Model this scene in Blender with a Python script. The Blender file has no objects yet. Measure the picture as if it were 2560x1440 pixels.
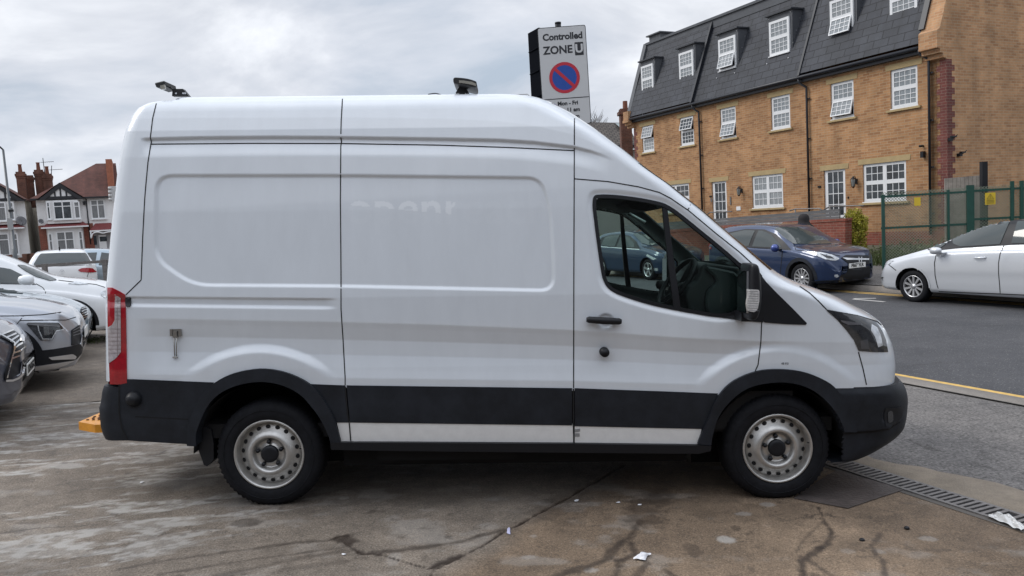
import bpy, bmesh, math, random
import numpy as np
from mathutils import Vector, Matrix
from mathutils.bvhtree import BVHTree
from mathutils.geometry import delaunay_2d_cdt
random.seed(7); RNG = np.random.default_rng(7)
SC = bpy.context.scene; COL = SC.collection
# ------------------------------------------------------------------ camera
FPX = 1950.0; PITCH = math.radians(5.04); ROLL = .058
CAM = np.array([0, 0, 2.08])
CF = np.array([0, math.cos(PITCH), -math.sin(PITCH)])
_r0 = np.array([1., 0, 0]); _u0 = np.array([0, math.sin(PITCH), math.cos(PITCH)])
CR = math.cos(ROLL)*_r0 - math.sin(ROLL)*_u0
CU = math.sin(ROLL)*_r0 + math.cos(ROLL)*_u0
cd = bpy.data.cameras.new("camera"); cam = bpy.data.objects.new("camera", cd); COL.objects.link(cam)
cd.sensor_width = 36; cd.lens = FPX/2560*36; cd.clip_end = 5000; cd.clip_start = .05
M = Matrix.Identity(4)
for i in range(3):
    M[i][0] = CR[i]; M[i][1] = CU[i]; M[i][2] = -CF[i]; M[i][3] = CAM[i]
cam.matrix_world = M; SC.camera = cam
# ------------------------------------------------------------------ world and sun
SUN_EL, SUN_AZ = math.radians(42), math.radians(-82)
w = bpy.data.worlds.new("World"); SC.world = w; w.use_nodes = True
nt = w.node_tree; N = nt.nodes; LK = nt.links; N.clear()
def wn(t, **k):
    n = N.new(t)
    for a, b in k.items(): setattr(n, a, b)
    return n
sky = wn('ShaderNodeTexSky', sky_type='NISHITA', sun_disc=False, sun_elevation=SUN_EL, sun_rotation=SUN_AZ)
tc = wn('ShaderNodeTexCoord'); sep = wn('ShaderNodeSeparateXYZ'); LK.new(tc.outputs['Generated'], sep.inputs[0])
mx = wn('ShaderNodeMath', operation='MAXIMUM'); LK.new(sep.outputs['Z'], mx.inputs[0]); mx.inputs[1].default_value = 0
ad = wn('ShaderNodeMath', operation='ADD'); LK.new(mx.outputs[0], ad.inputs[0]); ad.inputs[1].default_value = .38
dv = wn('ShaderNodeVectorMath', operation='DIVIDE'); LK.new(tc.outputs['Generated'], dv.inputs[0])
cb = wn('ShaderNodeCombineXYZ')
for i in range(3): LK.new(ad.outputs[0], cb.inputs[i])
LK.new(cb.outputs[0], dv.inputs[1])
n1 = wn('ShaderNodeTexNoise'); n1.inputs['Scale'].default_value = 2.1; n1.inputs['Detail'].default_value = 7; n1.inputs['Roughness'].default_value = .56
n1.inputs['Distortion'].default_value = .35
mpw = wn('ShaderNodeMapping'); mpw.inputs['Scale'].default_value = (1, 1.25, .9); mpw.inputs['Rotation'].default_value = (0, 0, .5); mpw.inputs['Location'].default_value = (3.3, 1.2, 0)
LK.new(dv.outputs[0], mpw.inputs[0]); LK.new(mpw.outputs[0], n1.inputs['Vector'])
cr = wn('ShaderNodeValToRGB')
e = cr.color_ramp.elements; e[0].position = .30; e[0].color = (.36, .42, .50, 1); e[1].position = .70; e[1].color = (.82, .84, .88, 1)
x_ = e.new(.44); x_.color = (.50, .535, .60, 1); x_ = e.new(.54); x_.color = (.60, .625, .68, 1)
LK.new(n1.outputs['Fac'], cr.inputs[0])
n2 = wn('ShaderNodeTexNoise'); n2.inputs['Scale'].default_value = .9; n2.inputs['Detail'].default_value = 3
LK.new(mpw.outputs[0], n2.inputs['Vector'])
m2 = wn('ShaderNodeMapRange'); LK.new(n2.outputs['Fac'], m2.inputs[0]); m2.inputs[1].default_value = .35; m2.inputs[2].default_value = .65
m2.inputs[3].default_value = .90; m2.inputs[4].default_value = 1.06
zr = wn('ShaderNodeMapRange'); LK.new(sep.outputs['Z'], zr.inputs[0]); zr.inputs[1].default_value = .35; zr.inputs[2].default_value = 1; zr.inputs[3].default_value = 1.0; zr.inputs[4].default_value = 2.3
mm = wn('ShaderNodeMath', operation='MULTIPLY'); LK.new(m2.outputs[0], mm.inputs[0]); LK.new(zr.outputs[0], mm.inputs[1])
bgc = wn('ShaderNodeBackground'); LK.new(cr.outputs[0], bgc.inputs[0]); LK.new(mm.outputs[0], bgc.inputs[1])
bgs = wn('ShaderNodeBackground'); LK.new(sky.outputs[0], bgs.inputs[0]); bgs.inputs[1].default_value = .05
mixw = wn('ShaderNodeMixShader'); mixw.inputs[0].default_value = .93
LK.new(bgs.outputs[0], mixw.inputs[1]); LK.new(bgc.outputs[0], mixw.inputs[2])
ow = wn('ShaderNodeOutputWorld'); LK.new(mixw.outputs[0], ow.inputs[0])
sl = bpy.data.lights.new("sun", 'SUN'); sl.energy = 1.2; sl.angle = math.radians(22); sl.color = (1, .96, .9)
so = bpy.data.objects.new("sun", sl); COL.objects.link(so)
so.rotation_euler = Vector((math.sin(SUN_AZ)*math.cos(SUN_EL), math.cos(SUN_AZ)*math.cos(SUN_EL), math.sin(SUN_EL))).to_track_quat('Z', 'Y').to_euler()
SC.view_settings.view_transform = 'Standard'; SC.view_settings.look = 'None'
SC.view_settings.gamma = 1; SC.view_settings.exposure = .45
# ------------------------------------------------------------------ helpers
def rays(px, py):
    px = np.asarray(px, float); py = np.asarray(py, float)
    return CF + np.multiply.outer((px-1280)/FPX, CR) - np.multiply.outer((py-720)/FPX, CU)
def proj(P):
    d = np.asarray(P) - CAM; z = d @ CF
    return 1280+FPX*(d @ CR)/z, 720-FPX*(d @ CU)/z
U = np.array([-.4271, .9042]); NN = np.array([.9042, .4271]); K0 = np.array([4.38, 8.94])
def sp(s, p): return K0 + np.multiply.outer(np.asarray(s, float), U) + np.multiply.outer(np.asarray(p, float), NN)
def gz(p):
    p = np.asarray(p, float); q = np.clip(-p, 0, 16)
    z = .036*q + .0013*q*q*(q < 99)
    f = np.clip(p-6.9, 0, None)
    return z + np.where(p > 6.9, .11 + np.clip(f, 0, 6)*.125, 0)
def gzxy(x, y):
    d = np.stack([np.asarray(x, float)-K0[0], np.asarray(y, float)-K0[1]], -1)
    return gz(d @ NN)
def on_ground(px, py):
    d = rays(px, py); s = 4.0
    t = np.linspace(2, 90, 8000)
    P = CAM + np.multiply.outer(t, d)
    k = np.argmax(P[:, 2] < gzxy(P[:, 0], P[:, 1])); return P[k]
def tag(o, label=None, cat=None, group=None, kind=None):
    if label: o['label'] = label
    if cat: o['category'] = cat
    if group: o['group'] = group
    if kind: o['kind'] = kind
    return o
def thing(name, label, cat, loc=(0, 0, 0), rz=0, group=None, rot=None):
    o = bpy.data.objects.new(name, None); COL.objects.link(o)
    o.empty_display_size = .1
    o.location = loc; o.rotation_euler = rot if rot else (0, 0, rz)
    return tag(o, label, cat, group)
def obj(name, me, mat=None, parent=None, smooth=False):
    o = bpy.data.objects.new(name, me); COL.objects.link(o)
    if mat and not me.materials: me.materials.append(mat)
    if parent is not None: o.parent = parent
    if smooth: me.polygons.foreach_set('use_smooth', [True]*len(me.polygons))
    return o
class MB:
    def __init__(s): s.v = []; s.f = []; s.sm = []
    def add(s, v, f, sm=False):
        b = len(s.v); s.v += [tuple(map(float, q)) for q in v]; s.f += [tuple(b+i for i in q) for q in f]; s.sm += [sm]*len(f); return s
    def box(s, a, b, bev=0):
        x0, y0, z0 = [min(p, q) for p, q in zip(a, b)]; x1, y1, z1 = [max(p, q) for p, q in zip(a, b)]
        v = [(x0, y0, z0), (x1, y0, z0), (x1, y1, z0), (x0, y1, z0), (x0, y0, z1), (x1, y0, z1), (x1, y1, z1), (x0, y1, z1)]
        return s.add(v, [(0, 3, 2, 1), (4, 5, 6, 7), (0, 1, 5, 4), (1, 2, 6, 5), (2, 3, 7, 6), (3, 0, 4, 7)])
    def tube(s, pts, r, n=8, cap=True):
        pts = [Vector(p) for p in pts]; rr = r if isinstance(r, (list, tuple)) else [r]*len(pts)
        V = []; prev = None
        for i, p in enumerate(pts):
            t = (pts[min(i+1, len(pts)-1)] - pts[max(i-1, 0)])
            t = t.normalized() if t.length > 1e-9 else Vector((0, 0, 1))
            a = t.cross(Vector((0, 0, 1))) if prev is None else prev - t*prev.dot(t)
            if a.length < 1e-4: a = t.cross(Vector((1, 0, 0)))
            a.normalize(); prev = a; b = t.cross(a)
            V += [p + (a*math.cos(k*2*math.pi/n) + b*math.sin(k*2*math.pi/n))*rr[i] for k in range(n)]
        Fc = [(i*n+k, i*n+(k+1) % n, (i+1)*n+(k+1) % n, (i+1)*n+k) for i in range(len(pts)-1) for k in range(n)]
        s.add(V, Fc, True)
        if cap:
            b = len(s.v)-len(V); s.f += [tuple(b+k for k in range(n))[::-1], tuple(b+(len(pts)-1)*n+k for k in range(n))]; s.sm += [False, False]
        return s
    def prism(s, poly, a, b, axis=1):
        # poly: 2D points; extruded between a and b along axis
        def mk(p, h):
            return {0: (h, p[0], p[1]), 1: (p[0], h, p[1]), 2: (p[0], p[1], h)}[axis]
        n = len(poly); V = [mk(p, a) for p in poly]+[mk(p, b) for p in poly]
        return s.add(V, [tuple(range(n)), tuple(range(2*n-1, n-1, -1))]+[(i, n+i, n+(i+1) % n, (i+1) % n) for i in range(n)])
    def lathe(s, prof, n=48, axis='y', c=(0, 0, 0)):
        V = []
        for r, h in prof:
            for k in range(n):
                a = 2*math.pi*k/n; q = (r*math.cos(a), r*math.sin(a))
                V.append({'y': (c[0]+q[0], c[1]+h, c[2]+q[1]), 'z': (c[0]+q[0], c[1]+q[1], c[2]+h), 'x': (c[0]+h, c[1]+q[0], c[2]+q[1])}[axis])
        return s.add(V, [(i*n+k, i*n+(k+1) % n, (i+1)*n+(k+1) % n, (i+1)*n+k) for i in range(len(prof)-1) for k in range(n)], True)
    def xform(s, M):
        s.v = [tuple(M @ Vector(p)) for p in s.v]; return s
    def mesh(s, name):
        me = bpy.data.meshes.new(name); me.from_pydata(s.v, [], s.f)
        me.polygons.foreach_set('use_smooth', s.sm)
        me.update(); return me
    def build(s, name, mat, parent=None, fix=True):
        me = s.mesh(name)
        if fix:
            b = bmesh.new(); b.from_mesh(me); bmesh.ops.recalc_face_normals(b, faces=b.faces); b.to_mesh(me); b.free()
        return obj(name, me, mat, parent)
def grid_mesh(name, P, keep=None, closed=False):
    """P: (R,C,3) array -> mesh of quads; keep: (R-1,C-1) mask"""
    R_, C_ = P.shape[:2]; idx = np.arange(R_*C_).reshape(R_, C_)
    q = np.stack([idx[:-1, :-1], idx[:-1, 1:], idx[1:, 1:], idx[1:, :-1]], -1).reshape(-1, 4)
    if keep is not None: q = q[keep.ravel()]
    used = np.unique(q); rm = -np.ones(R_*C_, int); rm[used] = np.arange(len(used)); q = rm[q]
    v = P.reshape(-1, 3)[used]
    me = bpy.data.meshes.new(name)
    me.vertices.add(len(v)); me.vertices.foreach_set('co', v.astype(np.float32).ravel())
    me.loops.add(len(q)*4); me.loops.foreach_set('vertex_index', q.ravel().astype(np.int32))
    me.polygons.add(len(q)); me.polygons.foreach_set('loop_start', np.arange(0, len(q)*4, 4, dtype=np.int32))
    me.polygons.foreach_set('loop_total', np.full(len(q), 4, np.int32))
    me.polygons.foreach_set('use_smooth', np.ones(len(q), bool))
    me.update(calc_edges=True); me.validate(); return me, used
def inpoly(px, py, poly):
    px = np.asarray(px); py = np.asarray(py); r = np.zeros(px.shape, bool); n = len(poly)
    for i in range(n):
        x0, y0 = poly[i]; x1, y1 = poly[(i+1) % n]
        if y0 == y1: continue
        c = ((y0 > py) != (y1 > py)) & (px < (x1-x0)*(py-y0)/(y1-y0)+x0); r ^= c
    return r
def pdist(px, py, line, closed=False):
    d = np.full(np.asarray(px).shape, 1e9); n = len(line)
    for i in range(n if closed else n-1):
        a = np.array(line[i], float); b = np.array(line[(i+1) % n], float); ab = b-a; L = ab @ ab+1e-9
        t = np.clip(((px-a[0])*ab[0]+(py-a[1])*ab[1])/L, 0, 1)
        d = np.minimum(d, np.hypot(px-a[0]-t*ab[0], py-a[1]-t*ab[1]))
    return d
def sms(x, a=0., b=1.):
    t = np.clip((x-a)/(b-a), 0, 1); return t*t*(3-2*t)
def lin(x, pts): return np.interp(x, [p[0] for p in pts], [p[1] for p in pts])
def catm(pts, k=6, closed=False):
    P = [np.array(p, float) for p in pts]; n = len(P); out = []
    for i in range(n if closed else n-1):
        g_ = (lambda j: P[j % n]) if closed else (lambda j: P[min(max(j, 0), n-1)])
        a, b, c, d = g_(i-1), g_(i), g_(i+1), g_(i+2)
        for t in np.arange(k)/k:
            out.append(.5*((2*b)+(c-a)*t+(2*a-5*b+4*c-d)*t*t+(3*b-a-3*c+d)*t**3))
    if not closed: out.append(P[-1])
    return [tuple(p) for p in out]
def roundpoly(poly, r=8, k=4):
    out = []; n = len(poly)
    for i in range(n):
        p = np.array(poly[i], float); a = np.array(poly[i-1], float)-p; b = np.array(poly[(i+1) % n], float)-p
        la, lb = np.linalg.norm(a), np.linalg.norm(b); q = min(r, la*.45, lb*.45)
        A = p+a/la*q; B = p+b/lb*q
        for t in np.linspace(0, 1, k): out.append(tuple((1-t)**2*A+2*t*(1-t)*p+t*t*B))
    return out
# ------------------------------------------------------------------ materials
MATS = {}
def mat(name, col, rough=.5, metal=0, coat=0, noise=0, nscale=5, bump=0, bscale=40, emit=None, spec=.5, col2=None, stretch=None):
    if name in MATS: return MATS[name]
    m = bpy.data.materials.new(name); m.use_nodes = True; n = m.node_tree.nodes; l = m.node_tree.links; b = n['Principled BSDF']
    b.inputs['Base Color'].default_value = (*col, 1); b.inputs['Roughness'].default_value = rough; b.inputs['Metallic'].default_value = metal
    b.inputs['Coat Weight'].default_value = coat; b.inputs['Coat Roughness'].default_value = .04; b.inputs['Specular IOR Level'].default_value = spec
    if noise or col2 or bump:
        t = n.new('ShaderNodeTexCoord'); mp = n.new('ShaderNodeMapping'); l.new(t.outputs['Object'], mp.inputs[0])
        if stretch: mp.inputs['Scale'].default_value = stretch
    if noise or col2:
        q = n.new('ShaderNodeTexNoise'); q.inputs['Scale'].default_value = nscale; q.inputs['Detail'].default_value = 8; q.inputs['Roughness'].default_value = .65; l.new(mp.outputs[0], q.inputs['Vector'])
        r = n.new('ShaderNodeValToRGB'); l.new(q.outputs['Fac'], r.inputs[0]); r.color_ramp.elements[0].position = .3; r.color_ramp.elements[1].position = .7
        c2 = col2 or [c*(1-noise) for c in col]; c1 = col if col2 else [min(1, c*(1+noise)) for c in col]
        r.color_ramp.elements[0].color = (*c2, 1); r.color_ramp.elements[1].color = (*c1, 1); l.new(r.outputs[0], b.inputs['Base Color'])
    if bump:
        q = n.new('ShaderNodeTexNoise'); q.inputs['Scale'].default_value = bscale; q.inputs['Detail'].default_value = 5; l.new(mp.outputs[0], q.inputs['Vector'])
        u = n.new('ShaderNodeBump'); u.inputs['Strength'].default_value = bump; u.inputs['Distance'].default_value = .01; l.new(q.outputs['Fac'], u.inputs['Height']); l.new(u.outputs[0], b.inputs['Normal'])
    if emit: b.inputs['Emission Color'].default_value = (*emit, 1); b.inputs['Emission Strength'].default_value = 1
    MATS[name] = m; return m
def glass(name, tint, refl=1.0):
    m = bpy.data.materials.new(name); m.use_nodes = True; n = m.node_tree.nodes; l = m.node_tree.links; n.clear()
    o = n.new('ShaderNodeOutputMaterial'); a = n.new('ShaderNodeBsdfTransparent'); a.inputs[0].default_value = (*tint, 1)
    g = n.new('ShaderNodeBsdfGlossy'); g.inputs['Roughness'].default_value = .02; g.inputs[0].default_value = (refl, refl, refl, 1)
    f = n.new('ShaderNodeFresnel'); f.inputs[0].default_value = 1.5; x = n.new('ShaderNodeMixShader')
    l.new(f.outputs[0], x.inputs[0]); l.new(a.outputs[0], x.inputs[1]); l.new(g.outputs[0], x.inputs[2]); l.new(x.outputs[0], o.inputs[0])
    MATS[name] = m; return m
def brickmat(name, c1, c2, mortar, bw=.225, rh=.075, ms=.008, rough=.9, offset=.5, bump=.4, patchy=.25):
    m = bpy.data.materials.new(name); m.use_nodes = True; n = m.node_tree.nodes; l = m.node_tree.links; b = n['Principled BSDF']
    uv = n.new('ShaderNodeUVMap'); uv.uv_map = 'UVMap'
    t = n.new('ShaderNodeTexBrick'); l.new(uv.outputs[0], t.inputs['Vector']); t.offset = offset
    t.inputs['Color1'].default_value = (*c1, 1); t.inputs['Color2'].default_value = (*c2, 1); t.inputs['Mortar'].default_value = (*mortar, 1)
    t.inputs['Scale'].default_value = 1; t.inputs['Brick Width'].default_value = bw; t.inputs['Row Height'].default_value = rh; t.inputs['Mortar Size'].default_value = ms; t.inputs['Mortar Smooth'].default_value = .2
    t.inputs['Bias'].default_value = -.25
    q = n.new('ShaderNodeTexNoise'); l.new(uv.outputs[0], q.inputs['Vector']); q.inputs['Scale'].default_value = 1.3; q.inputs['Detail'].default_value = 8; q.inputs['Roughness'].default_value = .7
    r = n.new('ShaderNodeMapRange'); l.new(q.outputs['Fac'], r.inputs[0]); r.inputs[1].default_value = .3; r.inputs[2].default_value = .7; r.inputs[3].default_value = 1-patchy; r.inputs[4].default_value = 1+patchy
    x = n.new('ShaderNodeVectorMath'); x.operation = 'SCALE'; l.new(t.outputs['Color'], x.inputs[0]); l.new(r.outputs[0], x.inputs['Scale'])
    mp = n.new('ShaderNodeMapping'); mp.inputs['Scale'].default_value = (2.2, .22, 1); l.new(uv.outputs[0], mp.inputs[0]); q2 = n.new('ShaderNodeTexNoise'); q2.inputs['Scale'].default_value = 1; q2.inputs['Detail'].default_value = 6; l.new(mp.outputs[0], q2.inputs['Vector'])
    r2 = n.new('ShaderNodeMapRange'); l.new(q2.outputs['Fac'], r2.inputs[0]); r2.inputs[1].default_value = .35; r2.inputs[2].default_value = .68; r2.inputs[3].default_value = 1-.6*patchy; r2.inputs[4].default_value = 1+.4*patchy
    x2 = n.new('ShaderNodeVectorMath'); x2.operation = 'SCALE'; l.new(x.outputs[0], x2.inputs[0]); l.new(r2.outputs[0], x2.inputs['Scale']); x = x2
    l.new(x.outputs[0], b.inputs['Base Color']); b.inputs['Roughness'].default_value = rough
    u = n.new('ShaderNodeBump'); u.inputs['Strength'].default_value = bump; u.inputs['Distance'].default_value = .01; u.invert = True; l.new(t.outputs['Fac'], u.inputs['Height']); l.new(u.outputs[0], b.inputs['Normal'])
    MATS[name] = m; return m
WHITE = mat('van_white_paint', (.675, .715, .76), .30, coat=1, noise=.035, nscale=2.5, stretch=(2.5, 2.5, .7))
WHITE_OLD = mat('sill_white_paint', (.74, .735, .72), .5, coat=.2, noise=.05, nscale=16)
PLAST = mat('dark_grey_plastic', (.013, .0155, .021), .55, noise=.55, nscale=4, bump=.15, bscale=300, spec=.3)
PLAST2 = mat('black_plastic', (.008, .009, .012), .45, noise=.15, spec=.35)
GAP = mat('gap_black', (.004, .004, .005), .8)
RUBBER = mat('tyre_rubber', (.007, .0075, .010), .75, spec=.25, noise=.4, nscale=14, bump=.25, bscale=60)
STEEL = mat('wheel_steel', (.50, .49, .47), .36, metal=.7, noise=.16, nscale=16)
CHROME = mat('bright_metal', (.7, .7, .7), .15, metal=1)
ALLOY = mat('alloy_silver', (.62, .62, .63), .28, metal=.8)
VGLASS = glass('van_side_glass', (.70, .81, .78), .6)
SGLASS = glass('clear_lens', (.86, .88, .9), 1)
CARGLASS = mat('car_window_glass', (.055, .066, .066), .04, spec=.7)
HOUSEGLASS = mat('house_window_glass', (.035, .042, .048), .06, spec=.6, noise=.9, nscale=2.2)
CURTGLASS = mat('curtained_glass', (.30, .32, .33), .10, spec=.8, coat=.8, col2=(.13, .15, .16), nscale=6, stretch=(4, 1, .5))
UPVC = mat('white_upvc', (.74, .75, .76), .35)
RED = mat('tail_lamp_red', (.33, .004, .012), .12, coat=1, noise=.25, nscale=25)
LENS = mat('tail_lamp_clear', (.42, .38, .39), .12, coat=1, noise=.3, nscale=40)
LENSD = mat('headlamp_dark', (.03, .032, .035), .08, coat=1, noise=.7, nscale=14)
LENSB = mat('headlamp_bright', (.50, .52, .54), .1, metal=.3, coat=1, noise=.45, nscale=18)
YELLOW = mat('step_yellow', (.72, .30, .012), .5, coat=.2, col2=(.45, .17, .01), nscale=10)
def ghost_paint(m):
    n = m.node_tree.nodes; l = m.node_tree.links; b = n['Principled BSDF']; src = b.inputs['Base Color'].links[0].from_socket
    a = n.new('ShaderNodeAttribute'); a.attribute_name = 'Ghost'; x = n.new('ShaderNodeMix'); x.data_type = 'RGBA'; l.new(a.outputs['Fac'], x.inputs['Factor']); l.new(src, x.inputs['A']); x.inputs['B'].default_value = (.90, .93, .96, 1); l.new(x.outputs['Result'], b.inputs['Base Color'])
ghost_paint(WHITE)
# ------------------------------------------------------------------ text
def text_mesh(body, size, depth=.002, bold=0.0, align='CENTER', spacing=1):
    c = bpy.data.curves.new('t', 'FONT'); c.body = body; c.size = size; c.extrude = depth/2; c.offset = bold; c.align_x = align; c.align_y = 'CENTER'
    c.resolution_u = 3; c.space_character = spacing
    o = bpy.data.objects.new('t', c); COL.objects.link(o)
    dg = bpy.context.evaluated_depsgraph_get(); me = bpy.data.meshes.new_from_object(o.evaluated_get(dg))
    bpy.data.objects.remove(o); bpy.data.curves.remove(c); return me
def text_obj(name, body, size, Mloc, m, parent, **k):
    me = text_mesh(body, size, **k); me.transform(Mloc); me.materials.clear(); return obj(name, me, m, parent)
# ------------------------------------------------------------------ the van
ex = np.array([1, 0, -.046]); ex /= np.linalg.norm(ex)
ey = np.array([0, 1, -.0206]); ey -= ex*(ex @ ey); ey /= np.linalg.norm(ey); ez = np.cross(ex, ey)
VR = np.stack([ex, ey, ez], 1)
_g = on_ground(674, 1262); VO = np.array([_g[0], 4.87, float(gzxy(_g[0], 4.90))])
VW = 2.06
van = thing('panel_van', 'large white high roof panel van with dark grey lower trim and steel wheels', 'van')
Mv = Matrix.Identity(4)
for i in range(3):
    for j in range(3): Mv[i][j] = VR[i, j]
    Mv[i][3] = VO[i]
van.matrix_world = Mv
CL = VR.T @ (CAM-VO)
def vrays(px, py): return rays(px, py) @ VR
def vl(px, py, y=0.):
    d = vrays(px, py); s = (y-CL[1])/d[..., 1]; return CL + d*np.asarray(s)[..., None]
def vproj(P): return proj(np.asarray(P) @ VR.T + VO)
def vx(px, py, y=0.): q = vl(px, py, y); return (float(q[0]), float(q[2]))
# silhouettes (2560 px) ----------------------------------------------------
REAR = [(272, 960), (271, 820), (270, 722), (275, 600), (279, 520), (283, 440), (289, 370), (296, 318), (304, 285), (316, 262), (334, 248), (360, 243), (400, 240)]
FRONT = [(2236, 975), (2237, 948), (2239, 912), (2236, 885), (2230, 858), (2213, 822), (2200, 805), (2174, 786), (2128, 762), (2082, 739), (2035, 721), (1989, 706), (1944, 683),
         (1875, 626), (1813, 574), (1750, 520), (1719, 497), (1679, 465), (1627, 430), (1565, 382), (1495, 333), (1436, 295.5), (1394, 276), (1358, 264), (1305, 250.5), (1257, 243), (1200, 239), (1100, 237.2)]
ZT = vx(900, 237, .30)[1]
def y_side(z):   # tumblehome of the flat side
    b = np.interp(z, [.2, .5, .9, 1.35, 1.9, 2.25, 2.42, 2.55, 2.63], [.03, .012, 0, .004, .055, .098, .13, .175, .21])
    top = np.clip((z-(ZT-.10))/.10, 0, 1)
    return b + .10*(1-np.sqrt(1-np.minimum(top, .9999)**2))
def cap_ab(z):
    zz = [.3, .75, 1.0, 1.2, 1.45, 1.7, 2.1, 2.4, 2.7]
    return (np.interp(z, zz, [.42, .42, .40, .38, .34, .24, .22, .28, .5]), np.interp(z, zz, [.97, .97, .97, .97, .95, .8, .75, .8, .8]))
TC = (1-np.cos(np.linspace(0, 1, 46)*math.pi/2))       # param along the cap
def cap_curve(z, n=2.4):
    a, b = cap_ab(z); th = np.linspace(0, math.pi/2, 46)
    dx = a*np.sin(th)**(2/n); dy = b*(1-np.cos(th)**(2/n))
    return dx, dy
def solve_front(z, sil, guess=3.5):
    dx, dy = cap_curve(z); ys = float(y_side(z)); xf = guess
    S = sorted(sil, key=lambda p: p[1])
    for _ in range(12):
        P = np.stack([xf+dx, ys+dy, np.full(46, z)], -1); px, py = vproj(P); k = int(np.argmax(px))
        tx = np.interp(py[k], [p[1] for p in S], [p[0] for p in S])
        xf += (tx-px[k])/FPX*4.9*.9
    return xf
RS = [vx(a, b, .12) for a, b in REAR]
def x_rear(z): return np.interp(z, [p[1] for p in RS], [p[0] for p in RS])
# side relief, measured along the picture-side plane of the panel
TOPCH = [(300, 346), (356, 346), (498, 342.6), (678, 341), (852, 342), (1097, 345.5), (1245, 348.5), (1334, 354), (1435, 366), (1483, 378), (1512, 388.5), (1540, 402), (1700, 500)]
L5 = [(300, 796), (340, 796), (857, 805), (1097, 812), (1430, 825), (1700, 844), (1803, 849), (1900, 853), (2100, 856)]
LB = [(300, 936), (540, 938), (862, 945), (1430, 952), (1790, 962), (2200, 950)]
PAN1 = roundpoly([(386, 434.6), (853, 434.6), (1355, 440.5), (1380, 520), (1388, 640), (1389, 731), (1200, 727), (851, 719.5), (480, 717), (384, 650), (384, 560)], 46, 8)
WINO = catm([(1481, 512), (1484, 492), (1497, 486.5), (1534, 487), (1591, 493.5), (1648, 504.5), (1675, 516), (1705, 537), (1762, 583), (1819, 630), (1858, 666), (1872, 690), (1868, 740), (1856, 770), (1838, 788), (1796, 793), (1733, 784), (1648, 767.5), (1591, 752), (1542, 734.5), (1520, 720), (1508, 700), (1502, 675), (1491, 600), (1484, 544)], 5, True)
RA, RF = (648, 1138, 262), (1945, 1123, 250)
def relief(px, py):
    d = np.zeros(px.shape)
    # roof channel
    q = py-lin(px, TOPCH); wch = sms(px, 348, 372)*(1-sms(px, 1440, 1538))
    d += wch*.020*sms(q, -2, 6)*(1-sms(q, 8, 50))
    # crease above it
    lc = lin(px, [(300, 298), (382, 295), (853, 293), (1097, 296.5), (1245, 302), (1334, 314), (1435, 336.6), (1560, 393), (1700, 500)])
    d += .00022*np.clip(lc-py, 0, 60)
    # recessed panels
    sd = pdist(px, py, PAN1, True); d += np.where(inpoly(px, py, PAN1), .013*sms(sd, 0, 9), 0)
    # rail groove
    g1 = lin(px, [(300, 742), (851, 747)]); g2 = lin(px, [(300, 766), (851, 773)])
    d += np.where(px < 900, .014*sms(py, g1-1, g1+4)*(1-sms(py, g2-8, g2+2))*(1-sms(px, 800, 851)), 0)
    # waist crease and concave lower side
    l5 = lin(px, L5); lb = lin(px, LB); t = np.clip((py-l5)/(lb-l5), -1, 2.2)
    conc = np.interp(t, [-1, -.15, 0, .10, .33, .60, .86, 1.0, 1.15], [0, 0, .000, .010, .029, .028, .010, -.001, -.001])
    rx = sms(px, 330, 400)*(1-.8*sms(px, 1890, 2030))
    conc = conc*rx + (1-rx)*np.interp(t, [-1, 0, .6, 1, 1.15], [0, 0, .006, -.001, -.001])
    for cx, cy, R_ in (RA, RF):
        r = np.hypot(px-cx, (py-cy)); k = sms(R_+4-r, -13, 13)
        conc = conc*(1-k) + k*np.minimum(conc, -.004)
    d += np.where(t > -.2, conc, 0)
    # stamping round the window
    s = pdist(px, py, WINO, True); ins = inpoly(px, py, WINO)
    d += .012*np.where(ins, 1, 1-sms(s, 0, 15))*(1-sms(px, 1800, 1860)*(py < 600))
    # handle dish
    r = np.hypot((px-1515)/23, (py-803)/21); d += .015*(1-sms(r, .55, 1.0))
    # front wing highlight fold
    return d
def van_half(z0, z1, dz, dxs, sil, rear_fn, ysf=lambda z: 0, rel=True, nc=1.0):
    zs = np.arange(z0, z1+1e-6, dz); zs = np.concatenate([zs[zs < ZT-.03], ZT-.03*np.cos(np.linspace(0, math.pi/2, 9))]) if z1 >= ZT-.001 else zs
    zs = np.minimum(zs, min(z1, ZT)); rows = []
    nside = int(5.0/dxs)
    XF = np.array([solve_front(z, sil) for z in zs]); kr = max(1, int(.02/dz)); kn = np.exp(-.5*(np.arange(-2*kr, 2*kr+1)/kr)**2); kn /= kn.sum(); XF = np.convolve(np.pad(XF, 2*kr, mode='reflect', reflect_type='odd'), kn, 'valid')
    for z, xf in zip(zs, XF):
        ys = float(y_side(z))+ysf(z); xf = float(xf); xr = float(rear_fn(z)); r = .11
        th = np.linspace(0, math.pi/2, 10)[1:]
        rearc = [(xr, VW/2)] + [(xr, y) for y in np.linspace(VW*.4, ys+r, 5)] + [(xr+r-r*math.cos(t), ys+r-r*math.sin(t)) for t in th]
        side = [(x, ys) for x in np.linspace(xr+r, xf, nside+2)[1:-1]]
        dx, dy = cap_curve(z); fr = [(xf+a, min(ys+b, VW/2)) for a, b in zip(dx, dy)]
        if fr[-1][1] < VW/2: fr.append((fr[-1][0]+.004, VW/2))
        else: fr.append((fr[-1][0]+.001, VW/2))
        rows.append([(x, y, z) for x, y in rearc+side+fr])
    P = np.array(rows)
    if rel:
        px, py = vproj(P)
        nr = 15; wgt = np.ones(P.shape[1]); wgt[:7] = 0; wgt[7:15] = np.linspace(0, 1, 8)
        k = P.shape[1]-47; wgt[k:k+20] = np.linspace(1, .0, 20); wgt[k+20:] = 0
        P[..., 1] += relief(px, py)*wgt[None, :]
    return P
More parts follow.
